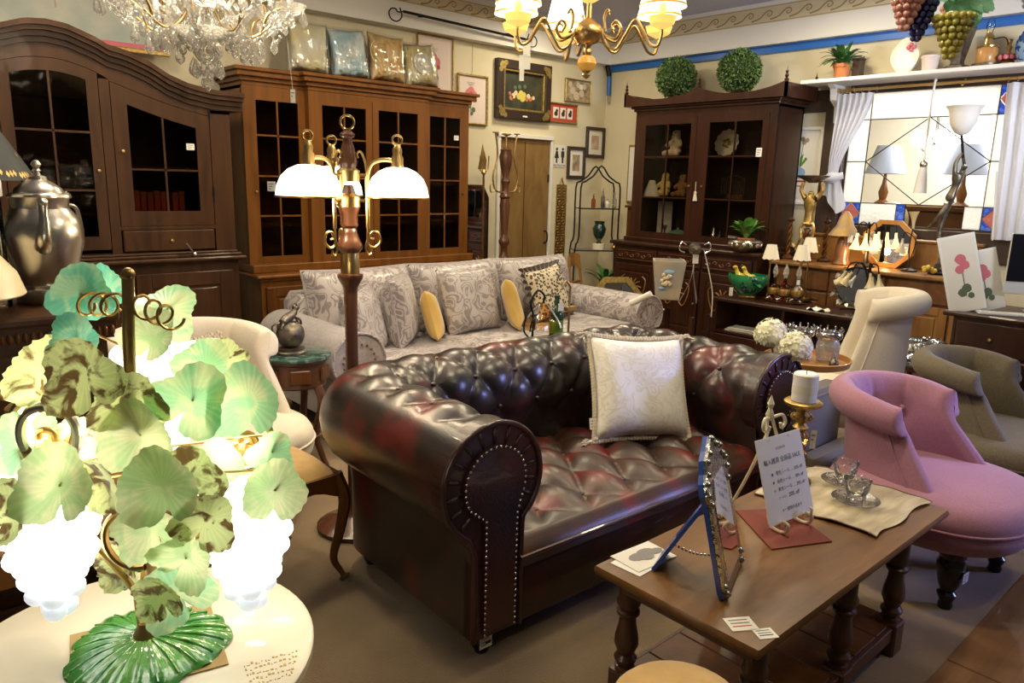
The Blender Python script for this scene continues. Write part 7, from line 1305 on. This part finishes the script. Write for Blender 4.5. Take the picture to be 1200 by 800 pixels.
# ornaments on the high shelf
ZS = 2.391
t = thing('potted_fern', 'green fern in a terracotta pot at the end of the high shelf', 'plant', (6.36, 3.05, ZS)); lathe_([(.05, 0), (.07, .10), (.078, .10), (.078, .125), (.068, .125), (0, .11)], 'terracotta', 'pot', t, n=20); leafy(t, (0, 0, .12), 46, .19, .016, 'fern_green', 1, .55, 11, droop=.03); leafy(t, (0, 0, .12), 20, .17, .016, 'fern_green', 1, -.05, 12)
t = thing('dark_block', 'small dark box beside the fern pot on the high shelf', 'box', (6.40, 2.94, ZS)); MB().box(-.04, .04, -.04, .03, 0, .15, .004).build('box', 'timber', t, 0); MB().box(-.043, .043, -.043, .033, .15, .165, .003).build('lid', 'timber', t, 0)
t = thing('cameo_frame', 'white porcelain oval frame with pink flowers on the high shelf', 'frame', (6.36, 2.56, ZS), -90); m = MB(); P = [(.10 * cos(a) * (1 + .08 * cos(4 * a)), .135 + .135 * sin(a) * (1 + .05 * cos(4 * a))) for a in [2 * pi * k / 28 for k in range(28)]]; m.prism(P, -.012, .012).build('porcelain_frame', 'china', t, 30); m = MB(); m.prism([(.062 * cos(a), .13 + .088 * sin(a)) for a in [2 * pi * k / 24 for k in range(24)]], -.015, -.011).build('oval_inset', 'card_white', t, 0)
for k in range(4): MB().ball((.045 + .022 * cos(k * 1.6), -.02, .20 + .02 * sin(k * 1.6)), .016, 8, 6).build('flower', 'rose_pink', t)
lathe_thing('pink_pot', 'small pale pink pot on the high shelf behind the hanging grapes', 'pot', (6.36, 2.37, ZS), [('pot_body', [(.05, 0), (.06, .10), (.068, .11), (.06, .125), (0, .11)], 'mat_pink')])
t = thing('bronze_vase', 'dark bronze wedge shaped vase on the high shelf', 'vase', (6.36, 2.18, ZS), -20); lathe_([(.09, 0), (.085, .03), (.05, .04), (.045, .06), (.10, .30), (.095, .30), (0, .1)], 'bronze', 'vase_body', t, n=6, sm=20)
t = thing('oil_lamp', 'golden wood oil lamp with glass chimney on the high shelf', 'lamp', (6.36, 1.99, ZS)); lathe_([(.085, 0), (.09, .01), (.09, .03), (.065, .035)], 'bronze', 'foot', t); lathe_([(.065, .035), (.07, .045), (.07, .13), (.062, .14), (.0, .14)], 'tray_wood', 'barrel', t, n=24); lathe_([(.07, .14), (.072, .15), (.03, .165), (.025, .2), (.035, .21), (.02, .235), (.02, .25)], 'brass', 'burner', t); lathe_([(.018, .25), (.03, .285), (.022, .32), (.01, .345), (.0, .36)], 'clear', 'chimney', t, cap=False); MB().tube([(.02, -.02, .2), (.03, -.10, .2), (.03, -.12, .1), (.02, -.08, .02)], .004, 6, 5).build('cord', 'black_iron', t)
t = thing('small_lamp', 'small turned brass lamp stem with pink shade base beside the oil lamp', 'lamp', (6.36, 1.85, ZS)); lathe_([(.05, 0), (.055, .02), (.03, .05), (.05, .08), (.012, .1), (.02, .13), (.01, .15), (.018, .18), (0, .19)], 'old_brass', 'stem', t, n=14); m = MB()
for k in range(8): a = 2 * pi * k / 8; m.ball((.05 * cos(a), .05 * sin(a), .06), .018, 8, 6)
m.build('rose_ring', 'rose_pink', t)
t = thing('mosaic_lamp', 'blue mosaic glass lamp at the end of the high shelf', 'lamp', (6.32, 1.70, ZS)); lathe_([(.05, 0), (.06, .01), (.09, .06), (.095, .13), (.07, .2), (.04, .24), (0, .245)], 'pale_blue', 'globe', t); m = MB(); r = random.Random(9)
for k in range(220): u, a = r.uniform(.02, .98), r.uniform(0, 2 * pi); z = .02 + .2 * u; rr = .06 + .037 * sin(pi * u); m.T = Matrix.Rotation(a, 4, 'Z') @ tr(rr + .002, 0, z); m.box(-.003, .003, -.007, .007, -.007, .007)
m.build('glass_tesserae', 'blue_pane', t, 0)['kind'] = 'stuff'
# hanging glass grapes near the ceiling
t = thing('grape_pendant', 'hanging pendant of coloured glass grapes and green glass leaves near the window', 'pendant lamp', (3.19, 1.16, 2.0)); MB().tube([(0, 0, .22), (0, 0, 1.13)], .006, 6).build('cord', 'black_iron', t); lathe_([(.01, .2), (.05, .21), (.06, .25), (.02, .27)], 'brass', 'crown', t)
RX, FX = V((.746, -.666, 0)), V((.67, .74, 0))
for nm, sx, sy, z, w_, h_, m_ in (('pink', -.155, -.02, .235, .062, .16, 'grape_pink'), ('blue', -.085, .02, .19, .052, .14, 'grape_blue'), ('yellow', .012, -.05, .13, .066, .155, 'grape_yellow'), ('clear', .34, .0, .27, .06, .17, 'grape_clear'), ('pink', .1, .1, .2, .05, .12, 'grape_pink')):
    c = RX * sx + FX * sy + V((0, 0, z)); core = MB().lathe([(0, -h_ * .9), (w_ * .25, -h_ * .8), (w_ * .8, 0), (0, .01)], 12).build('grape_shade', m_, t, 180, tuple(c)); gm = MB().ball((0, 0, 0), .0125, 8, 6); g0 = None
    for j in range(7):
        zz = -h_ * j / 7; r = w_ * (1 - j / 7.5); n = max(3, int(2 * pi * r / .023))
        for i in range(n):
            a = 2 * pi * (i + .5 * (j % 2)) / n; p = (r * cos(a), r * sin(a), zz)
            if g0 is None: g0 = gm.build('grape', m_, core, 180, p)
            else: inst('grape', g0.data, core, p)
r = random.Random(21); l0 = None
for k in range(16):
    sx, z = ((-.04 + .14 * r.random(), .13 + .12 * r.random()) if k < 11 else (.16 + .09 * r.random(), .20 + .07 * r.random())); p = RX * sx + FX * r.uniform(-.09, -.02) + V((0, 0, z)); s = r.uniform(.04, .055)
    if l0 is None: o = l0 = leaf_mesh(5, .12, .4).build('glass_leaf', 'leaf_glass', t, 180)
    else: o = inst('glass_leaf', l0.data, t)
    o.location = p; o.scale = (s, s, s); o.rotation_mode = 'QUATERNION'; o.rotation_quaternion = (-FX + V((r.uniform(-.5, .5), r.uniform(-.5, .5), r.uniform(-.3, .6)))).to_track_quat('Z', 'Y')
# ================================================================ ON THE DESK
t = thing('desktop_computer', 'slim all-in-one computer with black screen on the desk', 'computer', (5.66, 1.20, .751), -62)
MB().box(-.265, .265, -.008, .012, .20, .51, .006).build('housing', 'alu', t, 0); MB().box(-.26, .26, -.0105, -.007, .205, .505).build('screen', 'screen_black', t, 0); MB().box(-.265, .265, -.008, .012, .125, .20, .004).build('chin', 'alu', t, 0)
MB().box(-.1, .1, -.02, .16, 0, .006, .003).add([(-.09, .05, .006), (.09, .05, .006), (.09, .01, .2), (-.09, .01, .2), (-.09, .058, .006), (.09, .058, .006), (.09, .018, .2), (-.09, .018, .2)], [(0, 1, 2, 3), (7, 6, 5, 4), (0, 4, 5, 1), (1, 5, 6, 2), (3, 2, 6, 7), (0, 3, 7, 4)]).build('stand', 'alu', t, 0); MB().at(tr(0, -.0085, .163) @ rot('X', 90)).lathe([(.014, 0), (.013, .001), (0, .001)], 18).build('round_logo', 'ink', t, 0)
t = thing('keyboard', 'thin white computer keyboard on the desk in front of the screen', 'keyboard', (5.47, 1.33, .751), -62); MB().box(-.21, .21, -.055, .055, 0, .010, .003).build('case', 'alu', t, 0)
k0 = None
for j in range(5):
    for i in range(14):
        p = (-.19 + i * .0292, -.041 + j * .0205, .010)
        if k0 is None: k0 = MB().box(-.0125, .0125, -.0085, .0085, 0, .004, .001).build('key', 'white_paint', t, 0, p)
        else: inst('key', k0.data, t, p)
for (x, y, rz, lab, h, m_) in ((5.40, 1.57, -47, 'tall pale framed rose panel leaning on the desk end, the front one', .50, 'paper'), (5.56, 1.50, -40, 'second pale framed rose panel leaning behind the front one', .40, 'paper')):
    t = thing('rose_picture', lab, 'picture', (x, y, .752), rz); t.rotation_euler = (radians(-9), radians(-13), radians(rz)); w_ = .115
    MB().box(-w_, w_, 0, .015, 0, h, .003).build('frame', 'white_paint', t, 0); MB().box(-w_ + .015, w_ - .015, -.002, .0, .015, h - .015).build('print', m_, t, 0)
    blob([(.0, h * .68), (.02, h * .60), (-.015, h * .55)], [.035, .03, .028], 'rose_pink', 'printed_rose', t, -.003); blob([(.01, h * .3), (-.02, h * .25), (.03, h * .2)], [.03, .028, .02], 'leaf_ink', 'printed_leaves', t, -.003); MB().box(-.003, .003, -.0035, -.002, h * .2, h * .55).build('printed_stem', 'leaf_ink', t, 0)
t = thing('plastic_bag', 'crumpled clear plastic bag of ornaments on a low stool under the desk edge', 'bag', (5.15, 1.72, .42)); MB().grid(40, 20, lambda u, v: ((.17 * sin(pi * v) ** .6 * (1 + .12 * noise.noise(V((cos(2 * pi * u) * 3, sin(2 * pi * u) * 3, v * 5))))) * cos(2 * pi * u), (.17 * sin(pi * v) ** .6) * sin(2 * pi * u), .075 - .075 * cos(pi * v) + .03 * noise.noise(V((u * 9, v * 9, 1)))), cu=True).build('bag_film', 'plastic', t, 180)
r = random.Random(6)
for k in range(9): MB().ball((r.uniform(-.1, .1), r.uniform(-.1, .1), .05 + r.uniform(0, .05)), .03, 8, 6).build('ornament', ['china', 'leaf_teal', 'paper'][k % 3], t)
t = thing('low_stool', 'low dark stool under the plastic bag beside the desk', 'stool', (5.15, 1.72, 0)); lathe_([(.19, .38), (.2, .39), (.2, .415), (0, .42)], 'mahogany', 'seat', t, n=24)
for k in range(4): a = pi / 4 + k * pi / 2; MB().tube([(.14 * cos(a), .14 * sin(a), .38), (.16 * cos(a), .16 * sin(a), 0)], .018, 8).build('leg', 'mahogany', t)

# lettering becomes plain mesh
bpy.context.view_layer.update(); dg = bpy.context.evaluated_depsgraph_get()
for o in [o for o in D.objects if o.type == 'FONT']:
    me = D.meshes.new_from_object(o.evaluated_get(dg)); n = o.name; p, ml = o.parent, o.matrix_local.copy(); D.objects.remove(o)
    q = inst('lettering', me, p); q.matrix_local = ml
